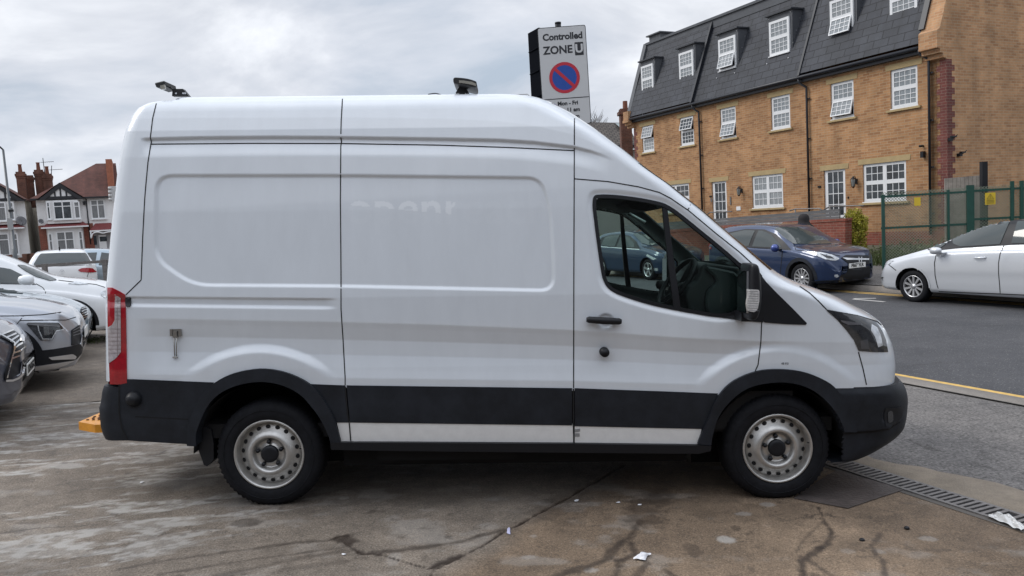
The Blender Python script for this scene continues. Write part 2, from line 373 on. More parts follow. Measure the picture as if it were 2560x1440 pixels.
PB = van_half(.50, ZT, .0055, .0105, FRONT, x_rear)
bx_, by_ = vproj(PB)
# surface used to hang the trim on
def bvh_of(P):
    R_, C_ = P.shape[:2]; idx = np.arange(R_*C_).reshape(R_, C_)
    q = np.stack([idx[:-1, :-1], idx[:-1, 1:], idx[1:, 1:], idx[1:, :-1]], -1).reshape(-1, 4)
    return BVHTree.FromPolygons([tuple(v) for v in P.reshape(-1, 3).tolist()], q.tolist())
VB = bvh_of(PB)
def hit(bv, px, py, R_=VR, C_=None):
    d = rays(px, py) @ R_; c = CL if C_ is None else C_
    h = bv.ray_cast(Vector(c), Vector(d).normalized())
    return h[0], h[1]
def patch(name, poly, mat_, parent, out=.004, grid=12, bv=None, R_=None, C_=None, skirt=.02, holes=(), smooth=True):
    """thin shell lying on a body surface; poly in picture px is cast on to that surface"""
    bv = bv or VB; R_ = VR if R_ is None else R_; C_ = CL if C_ is None else C_
    poly = [tuple(p) for p in poly]
    def dens(pl):
        o = []
        for i in range(len(pl)):
            a = np.array(pl[i]); b = np.array(pl[(i+1) % len(pl)]); n = max(1, int(np.linalg.norm(b-a)/grid))
            o += [tuple(a+(b-a)*k/n) for k in range(n)]
        return o
    loops = [dens(poly)]+[dens(h) for h in holes]
    pts = []; edges = []
    for lp in loops:
        b = len(pts); pts += lp; edges += [(b+i, b+(i+1) % len(lp)) for i in range(len(lp))]
    nb = len(pts)
    xs = [p[0] for p in poly]; ys = [p[1] for p in poly]
    gx, gy = np.meshgrid(np.arange(min(xs)+grid*.5, max(xs), grid), np.arange(min(ys)+grid*.5, max(ys), grid))
    if gx.size:
        ok = inpoly(gx, gy, poly)
        for lp in loops: ok &= pdist(gx, gy, lp, True) > grid*.4
        for h in holes: ok &= ~inpoly(gx, gy, h)
        pts += list(zip(gx[ok].tolist(), gy[ok].tolist()))
    v, e_, f, ov, oe, of = delaunay_2d_cdt([Vector(p) for p in pts], edges, [], 0, 1e-5)
    V = []; NR = []
    for p in v:
        h, nn = hit(bv, p.x, p.y, R_, C_)
        V.append(h); NR.append(nn)
    F = []
    for t in f:
        c = sum((Vector(v[i]) for i in t), Vector((0, 0)))/len(t)
        if inpoly(np.array(c.x), np.array(c.y), poly) and not any(inpoly(np.array(c.x), np.array(c.y), h) for h in holes) and all(V[i] is not None for i in t) and (abs((v[t[1]]-v[t[0]]).cross(v[t[2]]-v[t[0]])) > .012*grid*grid if len(t) == 3 else True): F.append(tuple(t))
    if not F: print('EMPTY PATCH', name); return None
    cl = Vector(C_); used = sorted({i for t in F for i in t}); mp = {j: k for k, j in enumerate(used)}
    VV = []
    for j in used:
        nn = NR[j]
        if nn.dot(cl-V[j]) < 0: nn = -nn
        VV.append(V[j]+nn*out)
    F2 = [tuple(mp[i] for i in t) for t in F]
    # consistent facing
    F3 = []
    for t in F2:
        a, b, c = VV[t[0]], VV[t[1]], VV[t[2]]
        F3.append(t if (b-a).cross(c-a).dot(cl-a) > 0 else t[::-1])
    if skirt:
        cnt = {}
        for t in F3:
            for i in range(len(t)):
                k = (t[i], t[(i+1) % len(t)]); cnt[k] = cnt.get(k, 0)+1
        bnd = [k for k in cnt if (k[1], k[0]) not in cnt]; n0 = len(VV); dup = {}
        top_ = {}
        for k in bnd:
            for i in k:
                if i not in top_: top_[i] = len(VV); VV.append(VV[i])
                if i not in dup:
                    nn = NR[used[i]]
                    if nn.dot(cl-V[used[i]]) < 0: nn = -nn
                    dup[i] = len(VV); VV.append(VV[i]-nn*skirt)
        F3 += [(top_[b], top_[a], dup[a], dup[b]) for a, b in bnd]
        nsk = len(bnd)
    me = bpy.data.meshes.new(name); me.from_pydata([tuple(q) for q in VV], [], F3)
    if smooth:
        sm = [True]*len(F3)
        if skirt: sm[-nsk:] = [False]*nsk
        me.polygons.foreach_set('use_smooth', sm)
    me.update(); return obj(name, me, mat_, parent)
def strip_poly(line, w0):
    L = [np.array(p, float) for p in line]; A = []; B = []
    for i, p in enumerate(L):
        t = L[min(i+1, len(L)-1)]-L[max(i-1, 0)]; t /= np.linalg.norm(t)+1e-9; n = np.array([-t[1], t[0]])
        ww = w0[i] if isinstance(w0, (list, tuple)) else w0
        A.append(p+n*ww/2); B.append(p-n*ww/2)
    return [tuple(p) for p in A+B[::-1]]
def seams(name, lines, w0, mat_, parent, out=.0015, bv=None, R_=None, C_=None, step=9):
    """thin dark joints between panels, one mesh"""
    bv = bv or VB; R_ = VR if R_ is None else R_; C_ = CL if C_ is None else C_; cl = Vector(C_); o_ = None
    for line in lines:
        mb = MB()
        L = []
        for i in range(len(line)-1):
            a = np.array(line[i], float); b = np.array(line[i+1], float); n = max(1, int(np.linalg.norm(b-a)/step))
            L += [a+(b-a)*k/n for k in range(n)]
        L.append(np.array(line[-1], float)); V = []
        for i, p in enumerate(L):
            t = L[min(i+1, len(L)-1)]-L[max(i-1, 0)]; t /= np.linalg.norm(t)+1e-9; n = np.array([-t[1], t[0]])*w0/2
            r = []
            for q in (p+n, p-n):
                h, nn = hit(bv, q[0], q[1], R_, C_)
                if h is None: r = None; break
                if nn.dot(cl-h) < 0: nn = -nn
                r.append(h+nn*out)
            V.append(r)
        for i in range(len(V)-1):
            if V[i] and V[i+1]: mb.add([V[i][0], V[i][1], V[i+1][1], V[i+1][0]], [(0, 1, 2, 3)])
        if mb.f: o_ = mb.build(name, mat_, parent, fix=False)
    return o_
def mirror(o, name=None, parent=None):
    me = o.data.copy(); me.transform(Matrix.Translation((0, VW, 0)) @ Matrix.Diagonal((1, -1, 1, 1))); me.flip_normals()
    c = bpy.data.objects.new(name or o.name.split('.')[0], me); COL.objects.link(c); c.parent = parent or o.parent; return c
# inner edge of window opening, arches
def shrink(poly, k):
    P = np.array(poly); n = len(P); out = []
    A = sum(P[i][0]*P[(i+1) % n][1]-P[(i+1) % n][0]*P[i][1] for i in range(n)); s = 1 if A > 0 else -1
    for i in range(n):
        t = P[(i+1) % n]-P[i-1]; t = t/(np.linalg.norm(t)+1e-9); out.append(tuple(P[i]+s*k*np.array([-t[1], t[0]])))
    return out
WING = shrink(WINO, 9)
if not inpoly(np.array(WING[0][0]), np.array(WING[0][1]), WINO): WING = shrink(WINO, -9)
FI = catm([(1776, 1120), (1778, 1095), (1792, 1045), (1818, 1007), (1853, 977), (1891, 961), (1948, 954), (1998, 961), (2044, 984), (2082, 1023), (2101, 1057), (2107, 1080), (2105, 1150)], 4)
FO = catm([(1743, 1120), (1745, 1100), (1769, 1045), (1795, 988), (1834, 950), (1891, 927), (1944, 922), (1998, 927), (2044, 942), (2082, 965), (2112, 1007), (2131, 1045), (2139, 1074)], 4)
RI = catm([(493, 1150), (493, 1103), (495.5, 1074), (519, 1019), (548, 985), (595, 962), (650, 953), (701, 959.5), (747.5, 981), (781, 1015), (807, 1053), (828, 1103), (830, 1150)], 4)
RO = catm([(471, 1112), (471, 1091), (476, 1053), (502, 993), (540, 955), (587, 932), (650, 921), (709, 928), (764, 951), (798, 981), (828, 1027), (845, 1070), (853, 1103)], 4)
def grow(poly, k):
    def ar(P): return abs(sum(P[i-1][0]*P[i][1]-P[i][0]*P[i-1][1] for i in range(len(P))))
    a, b = shrink(poly, k), shrink(poly, -k); return max((a, b), key=ar)
def scl(poly, c, k): return [(c[0]+(x-c[0])*k, c[1]+(y-c[1])*k) for x, y in poly]
FIx = scl(FI, (1944, 1120), 1.035)+[(1940, 1400)]; RIx = scl(RI, (661, 1130), 1.035)+[(660, 1400)]
WCUT = grow(WING, 3.5)
# classify body faces
def centers(P): return (P[:-1, :-1]+P[1:, :-1]+P[:-1, 1:]+P[1:, 1:])/4
CB = centers(PB); cpx, cpy = vproj(CB)
near = CB[..., 1] < 1.02
archcut = (inpoly(cpx, cpy, FIx) | inpoly(cpx, cpy, RIx)) & (CB[..., 1] < .45)
wcut = inpoly(cpx, cpy, WCUT) & (CB[..., 1] < .3)
zc_ = CB[..., 2]; nC = CB.shape[1]; colid = np.arange(nC)[None, :]+0*zc_
incap = colid > nC-47+6
ZW0, ZW1 = vx(1944, 683, .3)[1]+.03, vx(1600, 410, .3)[1]
scr = incap & (zc_ > ZW0) & (zc_ < ZW1) & (colid > nC-47+15)
DOOR = [(1436, 447), (1520, 454), (1596, 467), (1648, 481), (1676, 495.5), (1722, 527), (1790, 584), (1847, 629), (1885, 664), (1904, 690), (1904, 808), (1902, 855), (1895, 912), (1883, 965), (1870, 1300), (1436, 1300)]
door = inpoly(cpx, cpy, DOOR) & (CB[..., 1] < .3)
BONN = [(1989, 600), (1999, 716), (2023, 732), (2066.6, 774), (2143, 788), (2192.6, 803), (2219, 826), (2400, 826), (2400, 600)]
bon = incap & (zc_ <= ZW0) & (inpoly(cpx, cpy, BONN) | ((CB[..., 1] > .5) & (zc_ > vx(2200, 822, .3)[1])))
lowcut = (cpy > lin(cpx, [(290, 953), (540, 961), (862, 969), (1430, 976), (1795, 988), (1900, 990), (2085, 972), (2300, 960)])) & (CB[..., 1] < 1.2)
base_ok = ~(archcut | wcut | scr | lowcut)
def both(P):
    Q = P.copy(); Q[..., 1] = VW-Q[..., 1]; return Q
def make_part(name, keep, m, P=PB, far_keep=None):
    me, _ = grid_mesh(name, P, keep); me2, _ = grid_mesh(name+'b', both(P), keep if far_keep is None else far_keep); me2.flip_normals()
    bm = bmesh.new(); bm.from_mesh(me); bm.from_mesh(me2); bmesh.ops.remove_doubles(bm, verts=[v for v in bm.verts if abs(v.co.y-VW/2) < 1e-4], dist=1e-4)
    bmesh.ops.recalc_face_normals(bm, faces=bm.faces)
    bm.to_mesh(me); bm.free(); bpy.data.meshes.remove(me2)
    return obj(name, me, m, van)
body = make_part('body', base_ok & ~door & ~bon, WHITE)
# roof skin closing the top
rt = PB[-1]; mb = MB(); n = len(rt)
V = [(p[0], p[1], p[2]) for p in rt]+[(p[0], VW-p[1], p[2]) for p in rt]
mb.add(V, [(i, i+1, n+i+1, n+i) for i in range(n-1)], True)
roof = mb.build('roof', WHITE, van)
bonnet = make_part('bonnet', base_ok & bon, WHITE)
doorr = []
for side in (0, 1):
    me, _ = grid_mesh('front_door', PB if side == 0 else both(PB), base_ok & door)
    if side: me.flip_normals()
    doorr.append(obj('front_door', me, WHITE, van))
dr = doorr[0]
me, _ = grid_mesh('windscreen', PB, scr); me2, _ = grid_mesh('w2', both(PB), scr)
bm = bmesh.new(); bm.from_mesh(me); bm.from_mesh(me2); bmesh.ops.remove_doubles(bm, verts=[v for v in bm.verts if abs(v.co.y-VW/2) < 1e-4], dist=1e-4); bm.to_mesh(me); bm.free()
obj('windscreen', me, VGLASS, van)
# dark interior skin behind the paint of the cab (far side + pillars), slightly inside the body
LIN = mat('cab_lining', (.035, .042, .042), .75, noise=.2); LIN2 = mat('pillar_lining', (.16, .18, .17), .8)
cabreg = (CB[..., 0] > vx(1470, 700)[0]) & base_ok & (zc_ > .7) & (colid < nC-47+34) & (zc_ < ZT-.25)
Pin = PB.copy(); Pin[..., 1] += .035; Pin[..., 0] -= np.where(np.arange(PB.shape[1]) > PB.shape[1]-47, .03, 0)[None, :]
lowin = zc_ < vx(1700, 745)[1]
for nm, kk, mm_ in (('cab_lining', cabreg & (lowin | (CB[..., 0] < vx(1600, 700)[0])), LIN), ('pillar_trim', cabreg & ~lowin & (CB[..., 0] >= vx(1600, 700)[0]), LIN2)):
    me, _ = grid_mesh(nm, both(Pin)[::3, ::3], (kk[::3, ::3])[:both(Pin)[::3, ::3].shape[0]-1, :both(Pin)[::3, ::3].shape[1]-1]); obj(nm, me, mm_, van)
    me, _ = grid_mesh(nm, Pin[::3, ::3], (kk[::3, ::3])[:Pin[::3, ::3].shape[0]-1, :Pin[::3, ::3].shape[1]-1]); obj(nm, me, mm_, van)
# ---- window frame, glass
fr = patch('window_frame', WINO, PLAST2, dr, out=.004, holes=[WING], skirt=.03, grid=10); mirror(fr, parent=doorr[1])
# glass cast on an undisplaced copy of the side
PG = van_half(.9, 2.1, .03, .06, FRONT, x_rear, rel=False); PG[..., 1] += .016; GB = bvh_of(PG)
gl = patch('window_glass', shrink(WING, -3) if not inpoly(np.array(shrink(WING, -3)[0][0]), np.array(shrink(WING, -3)[0][1]), WING) else shrink(WING, 3), VGLASS, dr, out=0, skirt=0, grid=14, bv=GB)
mirror(gl, parent=doorr[1])
dvb = patch('window_divider', [(1656, 512), (1668, 516), (1673, 560), (1686, 660), (1702, 772), (1684, 770), (1673, 680), (1662, 580)], PLAST2, dr, out=.003, skirt=.03, bv=GB); mirror(dvb, parent=doorr[1])
# black corner of the mirror mount and quarter panel
TRI = [(1846, 655), (1870, 668), (1888, 680), (1902, 690), (1907, 720), (1907, 806), (1870, 803), (1822, 797), (1796, 793), (1838, 788), (1856, 770), (1868, 740), (1871, 700)]
a = patch('mirror_mount', TRI, PLAST2, dr, out=.006, skirt=.02, grid=10); mirror(a, parent=doorr[1])
TRI2 = roundpoly([(1902, 689), (1912, 702), (1940, 731), (1980, 770), (2010, 801), (2017, 808), (2014, 812), (1960, 810), (1908, 806)], 5, 3)
a = patch('corner_trim', TRI2, PLAST2, van, out=.006, skirt=.02, grid=9); mirror(a)
# ---- cladding
CT = [(298, 946), (330, 948), (540, 955), (862, 963), (1430, 970), (1795, 984)]
CBm = [(300, 1102), (493, 1113)]
rearclad = [(299, 958), (318, 948), (330, 948), (540, 955.5)]+[(q[0], q[1]) for q in RO if q[1] < 1108 and q[0] < 560][::-1]
rearclad = [(299, 962), (318, 948), (330, 948), (536, 956)]+[p for p in RO[::-1] if p[0] <= 536 and p[1] < 1111]+[(471, 1110), (400, 1106), (322, 1101), (306, 1070), (299, 1030)]
PLB = van_half(.18, 1.05, .02, .03, FRONT, x_rear, rel=False); PLB[..., 1] -= .004; LBV = bvh_of(PLB)
lowb = LBV
c1 = patch('side_cladding', rearclad, PLAST, van, out=.004, skirt=.05, grid=14, bv=lowb); mirror(c1)
mid = [(782, 960), (863, 963), (863, 1054), (843, 1054)]+[p for p in RO[::-1] if 782 <= p[0] < 843]
mid = [(777, 960), (863, 963.5), (872, 1056), (840, 1056)]+[p for p in RO[::-1] if 781 <= p[0] < 838 and p[1] > 962]
c2 = patch('side_cladding', mid, PLAST, van, out=.004, skirt=.05, grid=12, bv=lowb); mirror(c2)
c3 = patch('side_cladding', [(867, 963.5), (1430, 970.5), (1430, 1063), (875, 1056)], PLAST, van, out=.004, skirt=.05, grid=14, bv=lowb); mirror(c3)
c4 = patch('side_cladding', [(1437, 970.5), (1795, 983.5)]+[p for p in FO[::-1] if p[0] <= 1794 and p[1] < 1072]+[(1756, 1072), (1437, 1065)], PLAST, van, out=.004, skirt=.05, grid=14, bv=lowb); mirror(c4)
seams('panel_gap', [[(299, 960), (299, 1030), (306, 1070), (322, 1100)]], 3, GAP, van, out=.007, bv=lowb)
# white sill strips and black step
for pl in ([(842, 1055), (872, 1055.5), (876, 1106), (854, 1106)], [(874, 1055.5), (1432, 1062.5), (1433, 1109), (878, 1106)], [(1437, 1063), (1754, 1071.5), (1745, 1113), (1437, 1109)]):
    a = patch('sill_panel', pl, WHITE_OLD, van, out=.0, skirt=.04, grid=14, bv=lowb); mirror(a)
a = patch('sill_step', [(828, 1103), (1000, 1103.5), (1430, 1106), (1742, 1110), (1776, 1112), (1774, 1124), (1745, 1131), (1400, 1128), (1000, 1124), (830, 1121)], PLAST2, van, out=.028, skirt=.08, grid=14, bv=lowb); mirror(a)
# arch flares: raised rings
def flare(O, I, extra):
    return O + I[::-1]
Oc = [p for p in RO if p[1] <= 1112]; Ic = [p for p in RI if p[1] <= 1113]
a = patch('wheel_arch_trim', Oc+[(853, 1103), (828, 1104)]+Ic[::-1]+[(493, 1113)], PLAST, van, out=.024, skirt=.10, grid=12, bv=lowb); mirror(a)
Oc = [p for p in FO if p[1] <= 1112]; Ic = [p for p in FI if p[1] <= 1112]
a = patch('wheel_arch_trim', Oc+[(2138, 1078), (2107, 1078)]+Ic[::-1], PLAST, van, out=.024, skirt=.10, grid=12, bv=lowb); mirror(a)
# ---- bumpers: own lofted shells
FB = [(2089, 1140), (2110, 1138), (2151, 1135), (2196, 1119), (2242, 1091), (2259, 1066), (2265, 1040), (2268, 1000), (2264, 975), (2254, 957), (2243, 948.5)]
zb0 = vx(2120, 1137, .2)[1]; zb1 = vx(2200, 952, .2)[1]
PF = van_half(zb0, zb1, .008, .018, FB, x_rear, ysf=lambda z: -.012)
px_, py_ = vproj(PF)
# fog lamp recess and crease on the bumper
rc = np.hypot((px_-2230)/24, (py_-1040)/30); PF[..., 0] -= .03*(1-sms(rc, .5, 1))
crl = lin(px_, [(2080, 1083), (2180, 1078), (2225, 1072), (2250, 1050), (2268, 1020)])
PF[..., 1] += .022*sms(py_, crl-1, crl+5)*(1-sms(px_, 2235, 2262)) + .016*sms(988-py_, 0, 22)*(1-sms(px_, 2200, 2240)) + .010*sms(-(py_-982), -3, 18)*0
CFm = centers(PF); fpx, fpy = vproj(CFm)
xbf = vx(2086, 1000, 0)[0]
kf = (CFm[..., 0] > xbf) & ~(inpoly(fpx, fpy, FI+[(1940, 1400)]) & (CFm[..., 1] < .45))
fbum = make_part('front_bumper', kf, PLAST, P=PF)
fbv = bvh_of(PF)
patch('fog_recess', [(2214, 1020), (2240, 1020), (2258, 1014), (2254, 1042), (2238, 1060), (2214, 1066), (2209, 1040)], PLAST2, fbum, out=.003, skirt=.003, grid=6, bv=fbv)
patch('fog_lamp', roundpoly([(2218, 1028), (2230, 1026), (2232, 1054), (2219, 1058)], 5, 3), LENSD, fbum, out=.006, skirt=.003, grid=5, bv=fbv)
seams('bumper_crease_shade', [[(2110, 1083), (2180, 1079), (2222, 1073), (2250, 1055)]], 2.2, GAP, fbum, bv=fbv)  # black line painted in place of the shade along the crease
RBs = [vx(a_, b_, .12) for a_, b_ in [(270, 1097), (262, 1080), (257, 1061), (254, 1015), (258, 1003), (262.6, 972), (268, 958)][::1]]
zr0 = vx(300, 1098, .05)[1]; zr1 = vx(300, 960, .05)[1]
RBz = sorted([(b_, a_) for a_, b_ in RBs])
PRb = van_half(zr0, zr1, .012, .05, FRONT, lambda z: np.interp(z, [q[0] for q in RBz], [q[1] for q in RBz]), ysf=lambda z: -.001, rel=False)
CRm = centers(PRb); rbum = make_part('rear_bumper', CRm[..., 0] < vx(322, 1000, 0)[0], PLAST, P=PRb)
for Pq, nm_, kq in ((PF, 'front_bumper', lambda x: x > xbf), (PRb, 'rear_bumper', lambda x: x < vx(322, 1000, 0)[0])):
    for row in ((0, -1)):
        rr = [p for p in Pq[row] if kq(p[0])]; mb = MB(); n = len(rr)
        mb.add([tuple(p) for p in rr]+[(p[0], VW-p[1], p[2]) for p in rr], [(i, i+1, n+i+1, n+i) for i in range(n-1)]); mb.build('bumper_lip', PLAST, fbum if nm_ == 'front_bumper' else rbum)
# underbody and wheel wells
mb = MB(); xr_ = vx(300, 1000)[0]; xf_ = vx(2100, 1000)[0]
mb.box((xr_+.08, .12, .43), (xf_, VW-.12, .52)); mb.box((-.5, .5, .24), (xf_-.4, .62, .43)); mb.box((-.5, VW-.62, .24), (xf_-.4, VW-.5, .43)); mb.box((xr_+.1, .5, .40), (-.5, .62, .43))
mb.box((-.12, .2, .26), (.12, VW-.2, .38)); mb.box((.5, .9, .2), (2.6, 1.1, .36)); mb.box((.7, .14, .26), (1.6, .5, .4)); mb.box((.45, .25, .20), (2.75, VW-.25, .34)); mb.box((xr_+.1, .55, .40), (-.45, VW-.55, .44))  # underbody extended low to block light and deepen the shade beneath
mb.build('chassis', GAP, van)
for cx_, a0, a1 in ((0, RIx, 'r'), (1, FIx, 'f')):
    c = vx(660 if cx_ == 0 else 1942, 1130, .05); mb = MB(); R0_ = .445; n = 28; V = []
    for yy in (.03, .52):
        V += [(c[0]+R0_*math.cos(math.pi*k/n), yy, c[1]+R0_*math.sin(math.pi*k/n)-.0) for k in range(n+1)]
    mb.add(V, [(k, k+1, n+2+k, n+1+k) for k in range(n)], True)
    mb.add([(c[0]-R0_, .52, c[1]-.2), (c[0]+R0_, .52, c[1]-.2), (c[0]+R0_, .52, c[1]+R0_), (c[0]-R0_, .52, c[1]+R0_)], [(0, 1, 2, 3)])
    a = mb.build('wheel_well', GAP, van); mirror(a)
# mudflap
a_ = [vx(p[0], p[1], .10) for p in [(505, 1062), (528, 1075), (534, 1110), (534, 1150), (518, 1166), (510, 1163), (497, 1128), (494, 1090)]]
mb = MB(); mb.prism(a_, .10, .32); a = mb.build('mud_flap', PLAST2, van); mirror(a)
# ---- wheels
def wheel(cx, cz, rot, side):
    t = obj('wheel', bpy.data.meshes.new('wheel'), None, van); t.location = (cx, .05 if side == 0 else VW-.05, cz)
    if side: t.rotation_euler = (0, 0, math.pi)
    R_ = .353
    prof = [(.218, .03), (.224, .004), (.232, -.006), (.262, -.014), (.30, -.013), (.325, -.004), (.339, .010), (.3475, .024), (.352, .045), (.353, .08), (.353, .15), (.352, .185), (.345, .21), (.325, .23), (.28, .235), (.232, .22), (.22, .20)]
    mb = MB(); mb.lathe(prof, 120)
    V = []
    for i, (r, h) in enumerate(prof):
        for k in range(120):
            v = mb.v[i*120+k]
            if 5 <= i <= 12 and k % 2 == 0: f = (r-.009)/r; v = (v[0]*f, v[1], v[2]*f)
            V.append(v)
    me = None; mb.v = [(x, y, max(z, -cz+.002)) for x, y, z in V]
    ty = mb.build('tyre', RUBBER, t)
    # raised ring lettering band on the sidewall
    mb = MB(); mb.lathe([(.287, -.0148), (.288, -.017), (.292, -.017), (.293, -.0148)], 72); mb.build('sidewall_ring', RUBBER, t)
    mb = MB()
    rp = [(.2265, .006), (.2275, -.004), (.224, -.010), (.216, -.008), (.210, .002), (.206, .016), (.203, .034), (.201, .050), (.199, .055), (.197, .050), (.190, .040), (.178, .034), (.164, .026), (.150, .012), (.138, .000), (.126, -.007), (.116, -.008), (.107, -.001), (.100, .014), (.096, .026), (.091, .031), (.062, .032), (.058, .024), (.0001, .024)]
    mb.lathe(rp, 72); t2 = mb.build('rim', STEEL, t)
    for k in range(18):
        mb = MB()
        a = 2*math.pi*(k+.5)/18+rot; c = Vector((.176*math.cos(a), .031, .176*math.sin(a)))
        nrm = Vector((.35*math.cos(a), -1, .35*math.sin(a))).normalized(); e1 = Vector((-math.sin(a), 0, math.cos(a))); e2 = nrm.cross(e1)
        V = [c+nrm*.004+(e1*math.cos(q)*.0155+e2*math.sin(q)*.013) for q in np.linspace(0, 2*math.pi, 13)[:-1]]
        mb.add(V, [tuple(range(12))])
        mb.build('vent_hole', GAP, t2, fix=False)
    for k in range(5):
        a = 2*math.pi*k/5+math.pi/2+rot; mb = MB(); mb.lathe([(.0125, .03), (.0135, .008), (.011, .002), (.0001, .001)], 12, c=(.079*math.cos(a), 0, .079*math.sin(a))); mb.build('wheel_nut', PLAST2, t2)
    mb = MB(); mb.lathe([(.056, .03), (.056, .006), (.052, .0), (.030, -.002), (.0001, -.002)], 32); mb.build('hub_cap', PLAST2, t2)
    mb = MB(); mb.tube([(.205, .03, .03), (.198, -.004, .035)], .004, 6); mb.build('valve', PLAST2, t2)
    return t
for (wx, wy, rt_) in ((672, 1137, .06), (1945, 1122, .10)):
    c = vx(wx, wy, .04); c = (c[0], c[1])
    cz = .326
    wheel(c[0], cz if abs(c[1]-cz) > .06 else c[1], rt_, 0); wheel(c[0], cz if abs(c[1]-cz) > .06 else c[1], rt_, 1)
    print('wheel', c)
# ---- seams
SEAM = [[(395.5, 241), (382, 295), (376, 344), (378.7, 354.7), (376.6, 365), (370, 406), (364, 471), (361.7, 500), (357, 590), (353, 700), (315, 737)],
        [(856.7, 238), (853, 303), (852, 344), (854, 354.7), (852, 365), (851, 500), (852.6, 680), (852.6, 773), (857.7, 849), (862.8, 942.6), (863, 963)],
        [(1436, 296), (1435.5, 447), (1434.5, 700), (1434, 970)],
        [(378.7, 360.6), (626, 358.5), (853, 359), (1097, 363), (1275, 369), (1435, 376.7)],
        [(1436, 447), (1520, 454), (1596, 467), (1648, 481), (1676, 495.5), (1722, 527), (1790, 584), (1847, 629), (1885, 664), (1904, 690), (1904, 808), (1902, 855), (1895, 912), (1887, 930)],
        [(1726, 512), (1722, 521), (1719, 525)], 
        [(1999, 716), (2023, 732), (2045, 752), (2066.6, 774)], [(2066.6, 775), (2143, 789), (2192.6, 804), (2217, 825)],
        [(2146, 880), (2157, 920), (2166, 962)]]
seams('panel_gap', SEAM, 2.7, GAP, van)
seams('panel_gap', [[(863.5, 966), (866, 1000), (870, 1040), (873, 1056)], [(1433.5, 971), (1433.5, 1063)]], 3.5, GAP, van, out=.006, bv=lowb)
seams('panel_gap', [[(873.5, 1057), (877, 1101)], [(1434.5, 1064), (1434.5, 1105)]], 3, GAP, van, out=.004, bv=lowb)
seams('cladding_crease_shade', [[(339, 1041), (472, 1048)]], 3, GAP, van, out=.006, bv=lowb)  # dark strip stands in for the shaded fold of the cladding
# ---- headlight
HL = [(2066, 776), (2143, 790), (2190, 806), (2204, 826), (2214, 850), (2219, 880), (2185, 880), (2146, 877), (2134, 850), (2115, 825), (2092, 799)]
hl = patch('headlight', HL, LENSD, van, out=.004, skirt=.03, grid=8)
patch('headlight_reflector', [(2178, 811), (2191, 819), (2200, 838), (2205, 864), (2194, 868), (2186, 842), (2176, 826)], LENSB, hl, out=.006, skirt=.004, grid=6)
patch('headlight_trim', [(2100, 800), (2150, 808), (2158, 812), (2120, 812), (2106, 806)], mat('lamp_grey', (.12, .12, .13), .2, coat=1), hl, out=.006, skirt=.004, grid=6)
patch('indicator_lens', [(2150, 852), (2168, 848), (2172, 872), (2152, 872)], mat('lamp_grey2', (.07, .072, .08), .2, coat=1), hl, out=.006, skirt=.004, grid=6)
mirror(hl)
# ---- tail light
TL = [(271, 719), (282, 719), (300, 728), (314.5, 737), (316, 800), (318.5, 957), (300, 961), (277, 960), (275, 910), (272, 815)]
tl = patch('tail_light', TL, RED, van, out=.008, skirt=.03, grid=8)
patch('reversing_lens', [(289, 736), (303, 743), (304, 880), (291, 896), (275, 908), (272.5, 818), (283, 812), (289, 800)], LENS, tl, out=.011, skirt=.003, grid=8)
seams('lens_grid', [[(291, y_), (303, y_)] for y_ in range(752, 800, 9)]+[[(275, y_), (303, y_)] for y_ in range(822, 890, 10)]+[[(296, 742), (296, 890)]], 1.2, mat('lens_line', (.25, .2, .2), .3), tl, out=.0125)
tm = mirror(tl)
patch('door_stop', roundpoly([(315, 743), (328, 743), (328, 767), (315, 767)], 4, 3), PLAST2, van, out=.012, skirt=.02, grid=8)
# rear door hinges
for (ya, yb) in ((466, 503), (979, 1016)):
    q = vl(273 if ya < 900 else 262, (ya+yb)/2, .20); h_ = (yb-ya)/385; mb = MB()
    for k in range(4): mb.lathe([(.0001, q[2]-h_/2+k*h_/4+.002), (.016, q[2]-h_/2+k*h_/4+.002), (.016, q[2]-h_/2+(k+1)*h_/4-.003), (.0001, q[2]-h_/2+(k+1)*h_/4-.003)], 10, axis='z', c=(q[0]+.012, q[1], 0))
    mb.box((q[0]+.01, q[1]-.01, q[2]-h_/2), (q[0]+.05, q[1]+.05, q[2]+h_/2)); mb.build('door_hinge', mat('hinge_white', (.5, .5, .5), .5), van)
# door handle
hp = hit(VB, 1510, 802)[0]; mb = MB()
A_ = vl(1466, 799, -.035); B_ = vl(1554, 804, -.035)
mb.tube([A_, A_*.93+B_*.07, A_*.5+B_*.5-np.array([0, .008, 0]), A_*.07+B_*.93, B_], [.014, .021, .023, .021, .014], 12); mb.box((A_[0]+.03, -.03, A_[2]-.012), (A_[0]+.06, .02, A_[2]+.012)); mb.box((B_[0]-.06, -.03, B_[2]-.012), (B_[0]-.03, .02, B_[2]+.012))
mb.build('door_handle', PLAST2, dr)
q = vl(1511, 880, .005); mb = MB(); mb.lathe([(.0001, q[1]-.035), (.014, q[1]-.035), (.016, q[1]-.03), (.029, q[1]-.028), (.031, q[1]+.02)], 24, c=(q[0], 0, q[2])); mb.build('door_lock', PLAST2, dr)
